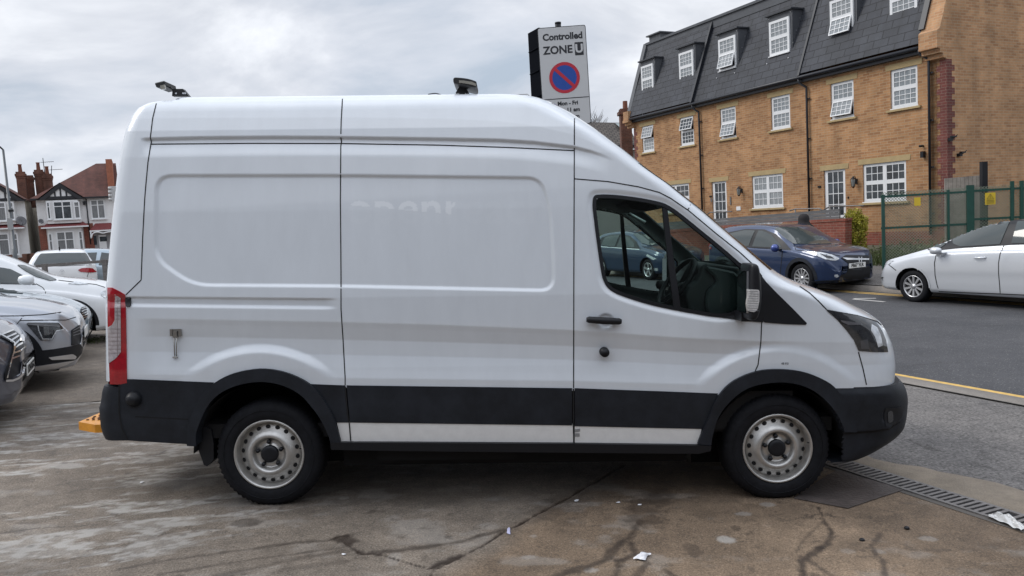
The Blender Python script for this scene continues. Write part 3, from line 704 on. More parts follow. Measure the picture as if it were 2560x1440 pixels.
# hasp on the rear quarter
mb = MB(); q = vl(437, 832, 0); yq = hit(VB, 437, 832)[0][1]-.006
for k in (-1, 1): mb.box((q[0]+k*.027-.008, yq-.012, q[2]-.022), (q[0]+k*.027+.008, yq+.012, q[2]+.022))
mb.box((q[0]-.03, yq-.006, q[2]+.008), (q[0]+.03, yq+.012, q[2]+.022)); mb.box((q[0]-.012, yq-.02, q[2]-.03), (q[0]+.012, yq+.012, q[2]+.01))
q2 = vl(435, 893, -.01); mb.tube([(q[0]-.008, yq-.015, q[2]-.02), (q2[0]-.004, yq-.008, q2[2])], .0035, 6); mb.tube([(q[0]+.010, yq-.015, q[2]-.02), (q2[0]+.006, yq-.008, q2[2])], .0035, 6); mb.tube([(q2[0]-.016, yq-.01, q2[2]-.004), (q2[0]+.016, yq-.01, q2[2]-.004)], .006, 6)
mb.build('hasp', mat('hasp_steel', (.35, .34, .32), .35, metal=.9), van)
# round cap on the cladding
q = vl(334, 998, -.01); mb = MB(); mb.lathe([(.0001, q[1]-.045), (.028, q[1]-.045), (.031, q[1]-.04), (.044, q[1]-.018), (.050, q[1]-.006), (.05, q[1]+.04)], 20, c=(q[0], 0, q[2])); mb.build('round_cap', PLAST2, van)
for k in range(8):
    pass
# rear step
mb = MB(); s_ = [vl(192, 1046, .40), vl(259, 1048, .40)]; x0_, x1_ = s_[0][0], vx(275, 1048, .4)[0]; zt_ = vx(225, 1056, .40)[1]; zbt_ = vx(225, 1076, .40)[1]
mb.prism([(x0_, .42), (x0_+.16, .33), (x1_, .33), (x1_, 1.7), (x0_+.16, 1.7), (x0_, 1.62)], zbt_, zt_, axis=2); st = mb.build('rear_step', YELLOW, van)
mb = MB()
for i in range(5):
    for j in range(26):
        cx, cy = x0_+.035+i*.04+(j % 2)*.015, .47+j*.046
        if cx > x1_-.02: continue
        mb.lathe([(.011, zt_+.0), (.009, zt_+.006), (.006, zt_+.007), (.0055, zt_+.0015), (.0001, zt_+.0015)], 8, axis='z', c=(cx, cy, 0))
mb.build('grip_stud', mat('rusty_stud', (.10, .04, .015), .8), st)
mb = MB(); mb.box((x1_-.05, .6, zbt_-.02), (x1_+.3, .7, zt_-.02)); mb.box((x1_-.05, 1.36, zbt_-.02), (x1_+.3, 1.46, zt_-.02)); mb.build('step_bracket', GAP, van)
# lettering ghost and marks
#GH = mat('ghost_paint', (.84, .86, .88), .38, coat=.8); GH2 = mat('ghost_paint_faint', (.725, .745, .765), .38, coat=.8)
def on_side(me, px, py, scale_px, out=.0025):
    """wrap flat lettering on the side: centre at px,py"""
    nl = [Vector((0, -1, 0))]*len(me.vertices)
    for v in me.vertices:
        X = px+v.co.x*scale_px; Y = py-v.co.y*scale_px; h, nn = hit(VB, X, Y)
        if h is None: continue
        if nn.y > 0: nn = -nn
        v.co = h+nn*(out+(.0004 if v.co.z > 0 else 0)); nl[v.index] = nn
    me.polygons.foreach_set('use_smooth', [True]*len(me.polygons)); me.normals_split_custom_set_from_vertices([tuple(q) for q in nl])
    return me
def word_bvh(word, size, clip=None):
    c = bpy.data.curves.new('t', 'FONT'); c.body = word; c.size = size; c.align_x = 'LEFT'; c.resolution_u = 4; c.offset = .012*size
    o = bpy.data.objects.new('t', c); COL.objects.link(o); dg = bpy.context.evaluated_depsgraph_get(); me = bpy.data.meshes.new_from_object(o.evaluated_get(dg)); bpy.data.objects.remove(o); bpy.data.curves.remove(c)
    b = bmesh.new(); b.from_mesh(me); t = BVHTree.FromBMesh(b); b.free(); return t
WB = word_bvh('openreach', 1.0)
co = np.empty(len(body.data.vertices)*3); body.data.vertices.foreach_get('co', co); co = co.reshape(-1, 3); vpx, vpy = vproj(co)
gh = np.zeros((len(co), 4)); gh[:, 3] = 1
for i in np.where((vpx > 860) & (vpx < 1420) & (vpy > 460) & (vpy < 600) & (co[:, 1] < .5))[0]:
    lx, ly = (vpx[i]-866)/119, (558-vpy[i])/119
    if WB.ray_cast(Vector((lx, ly, 1)), Vector((0, 0, -1)))[0] is not None:
        gh[i, :3] = .5 if (lx < 2.28 and ly > .385-.088*lx) else .045
ca = body.data.color_attributes.new('Ghost', 'FLOAT_COLOR', 'POINT'); ca.data.foreach_set('color', gh.astype(np.float32).ravel())
m_ = text_mesh('48 PSI', 1, align='CENTER', depth=.002); m_.materials.clear(); on_side(m_, 1962, 909, 7.5); obj('lettering', m_, GAP, van)
patch('sticker', [(1437, 1073), (1450, 1071), (1450, 1078), (1437, 1080)], mat('sticker_grey', (.25, .25, .25), .6), van, out=.004, skirt=0, grid=5, bv=lowb)
patch('sticker', [(1437, 1083), (1449, 1083), (1449, 1091), (1437, 1091)], mat('sticker_grey', (.25, .25, .25), .6), van, out=.004, skirt=0, grid=5, bv=lowb)
# ---- mirror
mb = MB(); MP = [(1866, 660), (1873, 656.5), (1886, 658), (1893, 668), (1897, 700), (1899, 740), (1896, 772), (1888, 796), (1872, 801), (1862, 797), (1864, 740), (1864, 690)]
pc = [vx(a_, b_, -.20) for a_, b_ in MP]; cx = sum(p[0] for p in pc)/len(pc); cz_ = sum(p[1] for p in pc)/len(pc)
L_ = [(.35, -.285), (.8, -.27), (1, -.24), (1, -.12), (.85, -.05), (.4, -.035)]
V = []
for k, yy in L_: V += [(cx+(p[0]-cx)*k, yy, cz_+(p[1]-cz_)*(.86+.14*k)) for p in pc]
n = len(pc); mb.add(V, [(i*n+j, i*n+(j+1) % n, (i+1)*n+(j+1) % n, (i+1)*n+j) for i in range(5) for j in range(n)]+[tuple(range(n)), tuple(range(5*n, 6*n))[::-1]], True)
mir = mb.build('door_mirror', PLAST2, dr)
mb = MB(); xg = min(p[0] for p in pc)-.004; zg = [p[1] for p in pc]; mb.box((xg-.002, -.25, min(zg)+.05), (xg+.01, -.06, max(zg)-.05)); mb.build('mirror_glass', mat('mirror_silver', (.8, .82, .82), .05, metal=1), dr); mgl = MB(); mgl.box((xg-.002, VW+.06, min(zg)+.05), (xg+.01, VW+.25, max(zg)-.05)); mgl.build('mirror_glass', MATS['mirror_silver'], doorr[1])
sb = mir.modifiers.new('s', 'SUBSURF'); sb.levels = 2; sb.render_levels = 2
qq = [vx(a_, b_, -.272) for a_, b_ in roundpoly([(1873, 723), (1897, 724), (1897, 750), (1893, 772), (1886, 780), (1869, 778), (1866, 760), (1871, 735)], 5, 3)]
mb = MB(); mb.prism(qq, -.285, -.25); il = mb.build('indicator_lens', mat('indicator_clear', (.60, .59, .58), .15, coat=1, noise=.3, nscale=40), mir)
mb = MB()
for y_ in range(728, 778, 6):
    a_ = vx(1869, y_, -.286); b_ = vx(1896, y_+1, -.286); mb.tube([(a_[0], -.286, a_[1]), (b_[0], -.286, b_[1])], .0013, 4)
mb.build('lens_rib', mat('lens_line2', (.22, .22, .23), .3), il)
mb = MB(); a_ = vx(1868, 775, -.1); b_ = vx(1845, 790, 0); mb.box((b_[0]-.02, -.14, b_[1]-.02), (a_[0]+.03, .03, b_[1]+.035)); mb.build('mirror_arm', PLAST2, mir)
mm2 = mirror(mir, parent=doorr[1]); mm2.modifiers.new('s', 'SUBSURF').levels = 2
# ---- cab interior
BK = mat('interior_black', (.018, .020, .021), .7, noise=.2); DG = mat('dash_grey', (.055, .065, .066), .6)
mb = MB(); bx0 = vx(1462, 600, .2)[0]; mb.prism([(.08, .5), (.08, 1.3), (.2, 2.0), (.35, ZT-.4), (VW-.35, ZT-.4), (VW-.2, 2.0), (VW-.08, 1.3), (VW-.08, .5)], bx0-.03, bx0, axis=0); mb.build('bulkhead', LIN, van)
zl = vx(1600, 486, .1)[1]; mb = MB(); mb.prism([(bx0, zl+.06), (bx0, zl-.02), (bx0+.35, zl-.03), (bx0+.47, zl-.08), (bx0+.5, zl-.04), (bx0+.42, zl+.06)], .22, VW-.22); mb.build('headliner', LIN, van)
dp = [vx(a_, b_, .3) for a_, b_ in [(1746, 664), (1760, 658), (1790, 660), (1846, 668), (1900, 690), (1920, 760), (1920, 860), (1740, 860), (1724, 800), (1712, 760), (1706, 735), (1716, 715), (1734, 700), (1742, 684)]]
mb = MB(); mb.prism(dp, .22, .80); dp2 = [vx(a_, b_, .3) for a_, b_ in [(1830, 672), (1850, 668), (1880, 676), (1910, 700), (1920, 860), (1815, 860), (1805, 800), (1812, 720)]]; mb.prism(dp2, .80, VW-.14); dsh = mb.build('dashboard', DG, van); bv_ = dsh.modifiers.new('b', 'BEVEL'); bv_.width = .02; bv_.segments = 3
dp = [vx(a_, b_, .20) for a_, b_ in catm([(1762, 668), (1800, 672), (1845, 690), (1848, 760), (1820, 785), (1775, 786), (1762, 760), (1768, 725), (1790, 700)], 3, True)]
mb = MB(); mb.prism(dp, .17, .24); a = mb.build('door_speaker_panel', mat('panel_green_grey', (.085, .11, .11), .5), van); a.modifiers.new('b', 'BEVEL').width = .012
mb = MB(); c = vx(1762, 700, .35); mb.lathe([(.0001, -.04), (.05, -.04), (.06, -.02), (.06, .1)], 24, axis='x', c=(c[0]-.03, .35, c[1])); mb.build('instrument_cluster', BK, van)
sw = vx(1692, 706, .50); ax = Vector((-.80, -.10, .59)).normalized(); t1 = ax.cross(Vector((0, 1, 0))).normalized(); t2_ = ax.cross(t1)
mb = MB(); cc = Vector((sw[0], .50, sw[1])); ring = [cc+(t1*math.cos(q)+t2_*math.sin(q))*.19 for q in np.linspace(0, 2*math.pi, 41)]
mb.tube(ring, .017, 8, cap=False)
hubc = cc-ax*.05
for q in (0, math.pi*.5, math.pi, math.pi*1.5): mb.tube([hubc, cc+(t1*math.cos(q)+t2_*math.sin(q))*.185], [.035, .014], 8)
mb.tube([hubc+ax*.02, hubc-ax*.12], [.06, .05], 12); mb.build('steering_wheel', BK, van)
mb = MB(); a_ = vx(1620, 510, .5); mb.prism([vx(p, q, .5) for p, q in catm([(1556, 500), (1600, 492), (1650, 500), (1658, 512), (1630, 526), (1590, 528), (1562, 520)], 3, True)], .30, .80); mb.build('sun_visor', BK, van)
mb = MB(); a_ = vx(1572, 534, 1.4); b_ = vx(1613, 556, 1.4); mb.tube([(a_[0], 1.4, a_[1]), (b_[0], 1.4, b_[1])], .012, 8); mb.build('grab_handle', mat('handle_pale', (.45, .5, .48), .4), van)
mb = MB(); c = vx(1652, 712, .9); mb.lathe([(.0001, -.03), (.03, -.028), (.04, 0), (.03, .03), (.0001, .035)], 16, axis='z', c=(c[0], .9, c[1])); mb.tube([(c[0], .9, c[1]), (c[0]+.05, .9, c[1]-.3)], .02, 8); mb.build('gear_knob', BK, van)
mb = MB(); s0 = vx(1478, 850, .4)
mb.prism([(bx0+.05, .95), (bx0+.05, 1.0), (bx0+.52, 1.02), (bx0+.56, .92), (bx0+.5, .7), (bx0+.08, .7)], .25, .75); mb.prism([(bx0+.05, .95), (bx0+.05, 1.0), (bx0+.52, 1.02), (bx0+.56, .92), (bx0+.5, .7), (bx0+.08, .7)], 1.2, 1.8); mb.build('seat', LIN, van)
mb = MB(); mb.box((bx0, .1, .45), (vx(2000, 700)[0], VW-.1, .70)); mb.build('cab_floor', GAP, van)
# ---- work lamps on the roof (bolted to the van)
DK = mat('lamp_black', (.012, .013, .015), .45)
def bracket(pts, y0, y1, holes, name):
    mb = MB(); mb.prism([vx(a, b, y0) for a, b in pts], y0, y1)
    me_ = mb.build(name, DK, van)
    mh = MB()
    for hx, hy in holes:
        c = vx(hx, hy, y0); mh.lathe([(.0001, y0-.002), (.006, y0-.002), (.006, y0+.001)], 10, c=(c[0], 0, c[1]))
    mh.build('bolt_hole', mat('hole_light', (.6, .62, .65), .6), me_); return me_
b1 = bracket([(430, 240), (431, 222), (457, 222), (472, 240)], .36, .40, [(440, 233.5), (458, 233.5), (463, 233.5)], 'lamp_bracket')
mb = MB(); q = [vx(a, b, .36) for a, b in [(399, 213), (424, 207), (426, 220), (404, 225)]]; mb.prism(q, .28, .46); l1 = mb.build('work_lamp', DK, van); l1.modifiers.new('b', 'BEVEL').width = .006
mb = MB(); q = [vx(a, b, .275) for a, b in [(400, 214), (411, 211.5), (413, 222), (403, 224)]]; mb.prism(q, .274, .29); mb.build('lamp_lens', mat('lens_dim', (.30, .29, .25), .2, coat=1), l1)
mb = MB(); a_ = vx(425, 218, .37); b_ = vx(434, 226, .37); mb.tube([(a_[0], .37, a_[1]), (b_[0], .37, b_[1])], .007, 6); a_ = vx(434, 226, .37); b_ = vx(436, 238, .37); mb.tube([(a_[0], .37, a_[1]), (b_[0]-.01, .37, b_[1])], .004, 6); mb.build('lamp_cable', DK, l1)
b2 = bracket([(1135, 240), (1140, 230), (1146, 220), (1152, 213), (1160, 209), (1167, 211), (1167, 222), (1171, 230), (1175.5, 240)], .40, .44, [(1140, 235), (1145.5, 235), (1164.5, 235), (1169.8, 235)], 'lamp_bracket')
q = catm([(1134, 204), (1136, 197), (1150, 197), (1170, 199.5), (1188, 205), (1192, 209), (1192, 219), (1188, 221.5), (1174, 219), (1150, 213.5), (1138, 212), (1135, 209)], 3, True)
mb = MB(); mb.prism([vx(a, b, .34) for a, b in q], .30, .55); l2 = mb.build('work_lamp', DK, van); l2.modifiers.new('b', 'BEVEL').width = .006
q = [(1147.5, 200.5), (1160, 201.5), (1180, 204.5), (1190, 209), (1190, 215.5), (1178, 211.5), (1160, 208), (1147.5, 207)]
mb = MB(); mb.prism([vx(a, b, .296) for a, b in q], .295, .31); ll = mb.build('lamp_lens', mat('lens_dim', (.30, .29, .25), .2, coat=1), l2)
mb = MB(); mb.tube([(vx(a, b, .6)[0], .6, vx(a, b, .6)[1]) for a, b in catm([(1070, 236), (1082, 234), (1092, 234), (1108, 239)], 4)], .004, 6); mb.build('lamp_cable', DK, van)
# ------------------------------------------------------------------ ground
def vnoise(x, y, seed=0):
    xi = np.floor(x).astype(int); yi = np.floor(y).astype(int); fx = x-xi; fy = y-yi; fx = fx*fx*(3-2*fx); fy = fy*fy*(3-2*fy)
    def h(a, b): n_ = (a*374761393+b*668265263+seed*1442695041) & 0xffffffff; n_ = ((n_ ^ (n_ >> 13))*1274126177) & 0xffffffff; return ((n_ ^ (n_ >> 16)) & 0xffff)/65535.
    return (h(xi, yi)*(1-fx)+h(xi+1, yi)*fx)*(1-fy)+(h(xi, yi+1)*(1-fx)+h(xi+1, yi+1)*fx)*fy
def fbm(x, y, o=5, seed=0):
    r = 0; a = .5; t = 0
    for i in range(o): r = r+a*vnoise(x*2**i+17.3*i, y*2**i+5.1*i, seed+i); t += a; a *= .55
    return r/t
def groundmat(name, c1, c2, agg=.5, bscale=160, rough=.85, stain=False, big=.35):
    m = bpy.data.materials.new(name); m.use_nodes = True; n = m.node_tree.nodes; l = m.node_tree.links; b = n['Principled BSDF']
    t = n.new('ShaderNodeTexCoord')
    def noise(s, d, r_=.6):
        q = n.new('ShaderNodeTexNoise'); q.inputs['Scale'].default_value = s; q.inputs['Detail'].default_value = d; q.inputs['Roughness'].default_value = r_; l.new(t.outputs['Object'], q.inputs['Vector']); return q
    def mixc(f, a_, b_, mode='MIX'):
        x = n.new('ShaderNodeMix'); x.data_type = 'RGBA'; x.blend_type = mode
        for sck, val in ((x.inputs['Factor'], f), (x.inputs['A'], a_), (x.inputs['B'], b_)):
            if isinstance(val, (tuple, float, int)): sck.default_value = val
            else: l.new(val, sck)
        return x.outputs['Result']
    a = noise(.9, 6); r = n.new('ShaderNodeValToRGB'); l.new(a.outputs['Fac'], r.inputs[0]); r.color_ramp.elements[0].position = .35; r.color_ramp.elements[1].position = .65
    r.color_ramp.elements[0].color = (*c1, 1); r.color_ramp.elements[1].color = (*c2, 1); col = r.outputs[0]
    mid = noise(7, 6, .7); mr = n.new('ShaderNodeMapRange'); l.new(mid.outputs['Fac'], mr.inputs[0]); mr.inputs[1].default_value = .3; mr.inputs[2].default_value = .7; mr.inputs[3].default_value = 1-big; mr.inputs[4].default_value = 1+big
    vm = n.new('ShaderNodeVectorMath'); vm.operation = 'SCALE'; l.new(col, vm.inputs[0]); l.new(mr.outputs[0], vm.inputs['Scale']); col = vm.outputs[0]
    f = noise(bscale, 3, .8); fr_ = n.new('ShaderNodeMapRange'); l.new(f.outputs['Fac'], fr_.inputs[0]); fr_.inputs[1].default_value = .3; fr_.inputs[2].default_value = .7; fr_.inputs[3].default_value = 1-agg; fr_.inputs[4].default_value = 1+agg
    vm = n.new('ShaderNodeVectorMath'); vm.operation = 'SCALE'; l.new(col, vm.inputs[0]); l.new(fr_.outputs[0], vm.inputs['Scale']); col = vm.outputs[0]
    vo = n.new('ShaderNodeTexVoronoi'); vo.inputs['Scale'].default_value = bscale*.5; l.new(t.outputs['Object'], vo.inputs['Vector'])
    vr = n.new('ShaderNodeMapRange'); l.new(vo.outputs['Distance'], vr.inputs[0]); vr.inputs[1].default_value = .0; vr.inputs[2].default_value = .22; vr.inputs[3].default_value = .6; vr.inputs[4].default_value = 0
    col = mixc(vr.outputs[0], col, (.42, .40, .36, 1))
    b.inputs['Roughness'].default_value = rough
    dn_ = noise(2.2, 8, .7); vm2 = n.new('ShaderNodeVectorMath'); vm2.operation = 'MULTIPLY_ADD'; l.new(dn_.outputs['Color'], vm2.inputs[0]); vm2.inputs[1].default_value = (.8, .8, 0); l.new(t.outputs['Object'], vm2.inputs[2])
    ve = n.new('ShaderNodeTexVoronoi'); ve.feature = 'DISTANCE_TO_EDGE'; ve.inputs['Scale'].default_value = .55 if not stain else .75; l.new(vm2.outputs[0], ve.inputs['Vector'])
    e1 = n.new('ShaderNodeMapRange'); l.new(ve.outputs['Distance'], e1.inputs[0]); e1.inputs[1].default_value = 0; e1.inputs[2].default_value = .008; e1.inputs[3].default_value = 1; e1.inputs[4].default_value = 0
    e2 = noise(.8, 3); e3 = n.new('ShaderNodeMapRange'); l.new(e2.outputs['Fac'], e3.inputs[0]); e3.inputs[1].default_value = .5; e3.inputs[2].default_value = .6; e3.inputs[3].default_value = 0; e3.inputs[4].default_value = .75
    e4 = n.new('ShaderNodeMath'); e4.operation = 'MULTIPLY'; l.new(e1.outputs[0], e4.inputs[0]); l.new(e3.outputs[0], e4.inputs[1]); col = mixc(e4.outputs[0], col, (.02, .017, .014, 1))
    if stain:
        at = n.new('ShaderNodeAttribute'); at.attribute_name = 'Marks'; sp_ = n.new('ShaderNodeSeparateColor'); l.new(at.outputs['Color'], sp_.inputs[0])
        warm = mixc(sp_.outputs['Blue'], col, (1.04, .90, .75, 1), 'MULTIPLY'); col = warm
        col = mixc(sp_.outputs['Green'], col, (.40, .385, .36, 1))
        col = mixc(sp_.outputs['Red'], col, (.028, .018, .012, 1))
        rr = n.new('ShaderNodeMapRange'); l.new(sp_.outputs['Red'], rr.inputs[0]); rr.inputs[3].default_value = rough; rr.inputs[4].default_value = .5; l.new(rr.outputs[0], b.inputs['Roughness'])
    l.new(col, b.inputs['Base Color'])
    u = n.new('ShaderNodeBump'); u.inputs['Strength'].default_value = .85; u.inputs['Distance'].default_value = .006; l.new(f.outputs['Fac'], u.inputs['Height']); l.new(u.outputs[0], b.inputs['Normal'])
    MATS[name] = m; return m
FOREC = groundmat('forecourt_concrete', (.112, .091, .072), (.205, .170, .136), agg=.62, bscale=95, stain=True, big=.26)
ASPH = groundmat('road_asphalt', (.044, .045, .050), (.066, .066, .071), agg=.5, bscale=50, big=.15)
FOOT = groundmat('footway_asphalt', (.105, .098, .094), (.145, .134, .126), agg=.75, bscale=42, big=.2)
CONC = groundmat('apron_concrete', (.20, .165, .125), (.26, .215, .165), agg=.2, bscale=120, big=.2)
KERB = groundmat('kerb_stone', (.19, .17, .15), (.24, .215, .19), agg=.2, bscale=80, big=.12)
def strip(name, s, p, zf, m, sm=True, kind='structure'):
    S, P_ = np.meshgrid(s, p, indexing='ij'); xy = sp(S, P_); Z = zf(S, P_)
    me, _ = grid_mesh(name, np.concatenate([xy, Z[..., None]], -1)); 
    b = bmesh.new(); b.from_mesh(me); bmesh.ops.recalc_face_normals(b, faces=b.faces)
    if sum(f.normal.z for f in b.faces) < 0: bmesh.ops.reverse_faces(b, faces=b.faces)
    b.to_mesh(me); b.free()
    return tag(obj(name, me, m), kind=kind)
longs = np.unique(np.concatenate([np.linspace(-60, -8, 14), np.linspace(-8, 30, 77), np.linspace(30, 220, 20)]))
mb = MB(); mb.add([(-1800, -600, -.35), (1800, -600, -.35), (1800, 3000, -.35), (-1800, 3000, -.35)], [(0, 1, 2, 3)]); tag(mb.build('ground', mat('far_ground', (.12, .12, .09), .95)), kind='structure')
strip('road', longs, np.array([-.02, 2, 4, 6.95]), lambda s, p: 0*s, ASPH)
strip('kerb', longs, np.array([-.34, -.30, -.012, 0]), lambda s, p: np.where(p > -.005, -.01, .022+gz(p)-.0*p), KERB)
# footway with a ragged edge against the forecourt apron
EDGE = sorted([tuple(np.array([(on_ground(a, b)[:2]-K0) @ U, (on_ground(a, b)[:2]-K0) @ NN])) for a, b in [(2143, 1137), (2173, 1150), (2234, 1164), (2296, 1171), (2340, 1183), (2380, 1190), (2480, 1210), (2560, 1235)]])
def edge(s): return np.interp(s, [-60]+[e_[0] for e_ in EDGE]+[220], [EDGE[0][1]]+[e_[1] for e_ in EDGE]+[EDGE[-1][1]])+.02*(fbm(s*3, s*0+2, 4)-.5)
ss = np.unique(np.concatenate([longs, np.linspace(-6, 2, 300)])); tt = np.linspace(0, 1, 14)
S, T = np.meshgrid(ss, tt, indexing='ij'); Pp = edge(S)*(1-T) + (-.34)*T
xy = sp(S, Pp); me, _ = grid_mesh('footway', np.concatenate([xy, (gz(Pp)+.010*np.minimum(1, T*60)+.002)[..., None]], -1)); me.flip_normals(); tag(obj('footway', me, FOOT), kind='structure')
# apron strip, drain slab
strip('apron', ss[(ss > -9) & (ss < 30)], np.array([-3.17, -3.1, -2.95, -2.6]), lambda s, p: gz(p)+.004, CONC)
strip('drain_bed', np.linspace(-9, 12, 60), np.array([-3.40, -3.16]), lambda s, p: gz(p)+.003, mat('drain_side', (.10, .09, .08), .8))
# drain grating with real bars
dg_ = thing('drain_grating', 'long slotted grey metal drain grating set in the concrete forecourt', 'drain', tuple(sp(-2, -3.25))+(float(gz(-3.25))+.006,), math.atan2(U[1], U[0]))
GM = mat('grating_steel', (.19, .18, .175), .5, metal=.5, noise=.3, nscale=20)
mb = MB(); mb.box((-7, -.085, 0), (11, .085, .0015)); mb.build('channel', GAP, dg_)
for ya_ in (-.10, .075): mb = MB(); mb.box((-7, ya_, 0), (11, ya_+.025, .009)); mb.build('rail', GM, dg_)
mb = MB(); x = -4.5
while x < 3.0:
    if not (x < -1.35 and x > -1.40) : mb.add([(x, -.075, .002), (x+.024, -.075, .002), (x+.034, .075, .002), (x+.010, .075, .002), (x, -.075, .009), (x+.024, -.075, .009), (x+.034, .075, .009), (x+.010, .075, .009)], [(0, 1, 5, 4), (1, 2, 6, 5), (2, 3, 7, 6), (3, 0, 4, 7), (4, 5, 6, 7)])
    x += .046
mb.build('bars', GM, dg_)['kind'] = 'stuff'
# forecourt: coarse sheets round a fine one
s0, s1, p0, p1 = -5.2, 3.2, -10.4, -3.36
cs = lambda a, b, d: np.arange(a, b+d*.5, d)
strip('forecourt', np.linspace(s0, 220, 160), np.array([-120, -60, -30, -20, -16, -14, -12, -11, p0]), lambda s, p: gz(p), FOREC)
strip('forecourt', np.linspace(s1, 220, 150), np.linspace(p0, p1, 12), lambda s, p: gz(p), FOREC)
strip('forecourt', np.linspace(-60, s0, 40), np.array([-120, -60, -30, -20, -16, -14, -12, -11, p0, -9, -8, -7, -6, -5, -4, p1]), lambda s, p: gz(p), FOREC)
S, P_ = np.meshgrid(np.arange(s0, s1+.001, .0155), np.arange(p0, p1+.001, .0155), indexing='ij'); XY = sp(S, P_); X, Y = XY[..., 0], XY[..., 1]
def wl(line): return [tuple(on_ground(a, b)[:2]) for a, b in line]
red = np.zeros(X.shape); green = np.zeros(X.shape); dz = np.zeros(X.shape); wob = (fbm(X*9, Y*9, 4, 3)-.5)
wob2 = fbm(X*26, Y*26, 4, 61)-.5
def crack(line, wd, k, deep=0., feather=.5):
    global red, dz
    wd = wd*(.8 if .01 < wd < .1 else 1); d = pdist(X, Y, wl(line))+wob*wd*2.4+wob2*wd*2.0; v = 1-sms(d, wd*.35, wd*(1+feather)); red = np.maximum(red, v*min(1, k*1.55)); dz = np.minimum(dz, -deep*v)
crack([(1075, 1440), (1085, 1425), (1115, 1412), (1158, 1390), (1210, 1362), (1260, 1329), (1300, 1311), (1340, 1288), (1380, 1265), (1430, 1240), (1470, 1215), (1500, 1200), (1560, 1165)], .014, .95, .008)
crack([(1080, 1422), (1100, 1408), (1120, 1405), (1155, 1388)], .030, .75, .006)
crack([(830, 1352), (850, 1342), (870, 1340)], .025, .75)
crack([(858, 1355), (885, 1374), (905, 1383), (945, 1385)], .020, .95, .008)
crack([(840, 1352), (862, 1352), (880, 1362)], .05, .6)
crack([(945, 1386), (1010, 1405), (1080, 1424)], .007, .85, .004)
crack([(0, 1333), (90, 1322), (180, 1318), (240, 1312)], .006, .55)
crack([(350, 1143), (400, 1136), (418, 1124)], .006, .8)
for ln, wd, k in (([(300, 1424), (430, 1400), (560, 1382), (760, 1356), (840, 1352)], .018, .42), ([(400, 1438), (640, 1398), (860, 1370)], .015, .40), ([(540, 1444), (700, 1406), (870, 1376)], .028, .36),
                  ([(925, 1384), (1010, 1376), (1150, 1355), (1200, 1340), (1260, 1325)], .024, .48), ([(150, 1405), (300, 1370), (470, 1318), (600, 1290), (690, 1266)], .011, .30), ([(700, 1428), (860, 1404)], .03, .3),
                  ([(1430, 1230), (1400, 1262), (1380, 1290)], .13, .30), ([(1640, 1235), (1615, 1262), (1600, 1300)], .10, .42), ([(1600, 1300), (1575, 1345), (1545, 1362), (1515, 1400), (1460, 1420), (1400, 1440)], .028, .50),
                  ([(1575, 1348), (1588, 1388), (1545, 1404), (1540, 1442)], .024, .5), ([(2055, 1296), (2080, 1330), (2070, 1360), (2030, 1385), (2005, 1405), (2010, 1442)], .02, .55), ([(2060, 1300), (2010, 1350), (1990, 1380)], .008, .3),
                  ([(2000, 1392), (2050, 1420), (2080, 1442)], .018, .42), ([(2200, 1335), (2180, 1365), (2190, 1390), (2205, 1400), (2212, 1442)], .014, .45), ([(2045, 1268), (2062, 1300), (2072, 1320)], .008, .5),
                  ([(1600, 1390), (1620, 1410), (1590, 1442)], .018, .4), ([(1660, 1425), (1680, 1442)], .02, .4), ([(2120, 1290), (2220, 1300)], .14, .22), ([(1700, 1265), (2000, 1290)], .12, .22), ([(700, 1220), (1200, 1235), (1700, 1215)], .16, .16)):
    crack(ln, wd, k, 0, 1.0)
def blot(px, py, rx, ry, k, ch='r'):
    global red, green
    c = on_ground(px, py)[:2]; ex_ = np.linalg.norm(on_ground(px+rx, py)[:2]-c); ey_ = np.linalg.norm(on_ground(px, py-ry)[:2]-c)
    r = np.hypot((X-c[0])/ex_, (Y-c[1])/ey_)+wob*.9; v = (1-sms(r, .75, 1.05))*k
    if ch == 'r': red = np.maximum(red, v)
    else: green = np.maximum(green, v)
blot(615, 1307, 48, 12, .62); blot(1840, 1322, 16, 9, .6); blot(1730, 1372, 22, 12, .45); blot(1735, 1385, 14, 10, .45); blot(1880, 1425, 10, 8, .5); blot(350, 1393, 12, 6, .3); blot(2000, 1310, 14, 8, .4); blot(530, 1253, 18, 4, .5)
for a in ((1858, 1286, 24, 6, .45), (1815, 1350, 30, 12, .62), (1920, 1262, 22, 5, .4), (1322, 1394, 22, 7, .4), (1478, 1428, 18, 8, .45), (2322, 1347, 22, 6, .35), (2200, 1380, 14, 6, .3), (2120, 1380, 20, 8, .2), (985, 1400, 20, 20, .25), (860, 1245, 18, 5, .3), (380, 1150, 30, 8, .5), (160, 1165, 60, 6, .5), (1335, 1340, 10, 4, .3)): blot(*a, 'g')
# pale scuffs on the left slab, drawn out along the traffic direction
pxg, pyg = proj(np.stack([X, Y, gz(P_)], -1))
a_ = .30; Xr = X*math.cos(a_)+Y*math.sin(a_); Yr = -X*math.sin(a_)+Y*math.cos(a_)
nz = fbm(Xr*1.1+3, Yr*5.5, 6, 11)*.62+fbm(Xr*4, Yr*16, 5, 23)*.38
msk = sms(-X, .9, 2.2)
green = np.maximum(green, .78*sms(nz+.03*sms(-X, 1.6, 2.6), .555, .61)*msk*(.35+.65*sms(fbm(X*14, Y*30, 4, 77), .42, .55))); green = np.maximum(green, .22*sms(fbm(X*3, Y*5, 6, 5), .58, .72)); red = np.maximum(red, .17*sms(fbm(X*1.6+9, Y*2.4, 6, 91), .50, .68)); red = np.maximum(red, .5*sms(fbm(X*11, Y*14, 4, 17), .70, .78))
side_ = [(on_ground(a, b)[:2]) for a, b in [(1075, 1440), (1300, 1311), (1560, 1165)]]
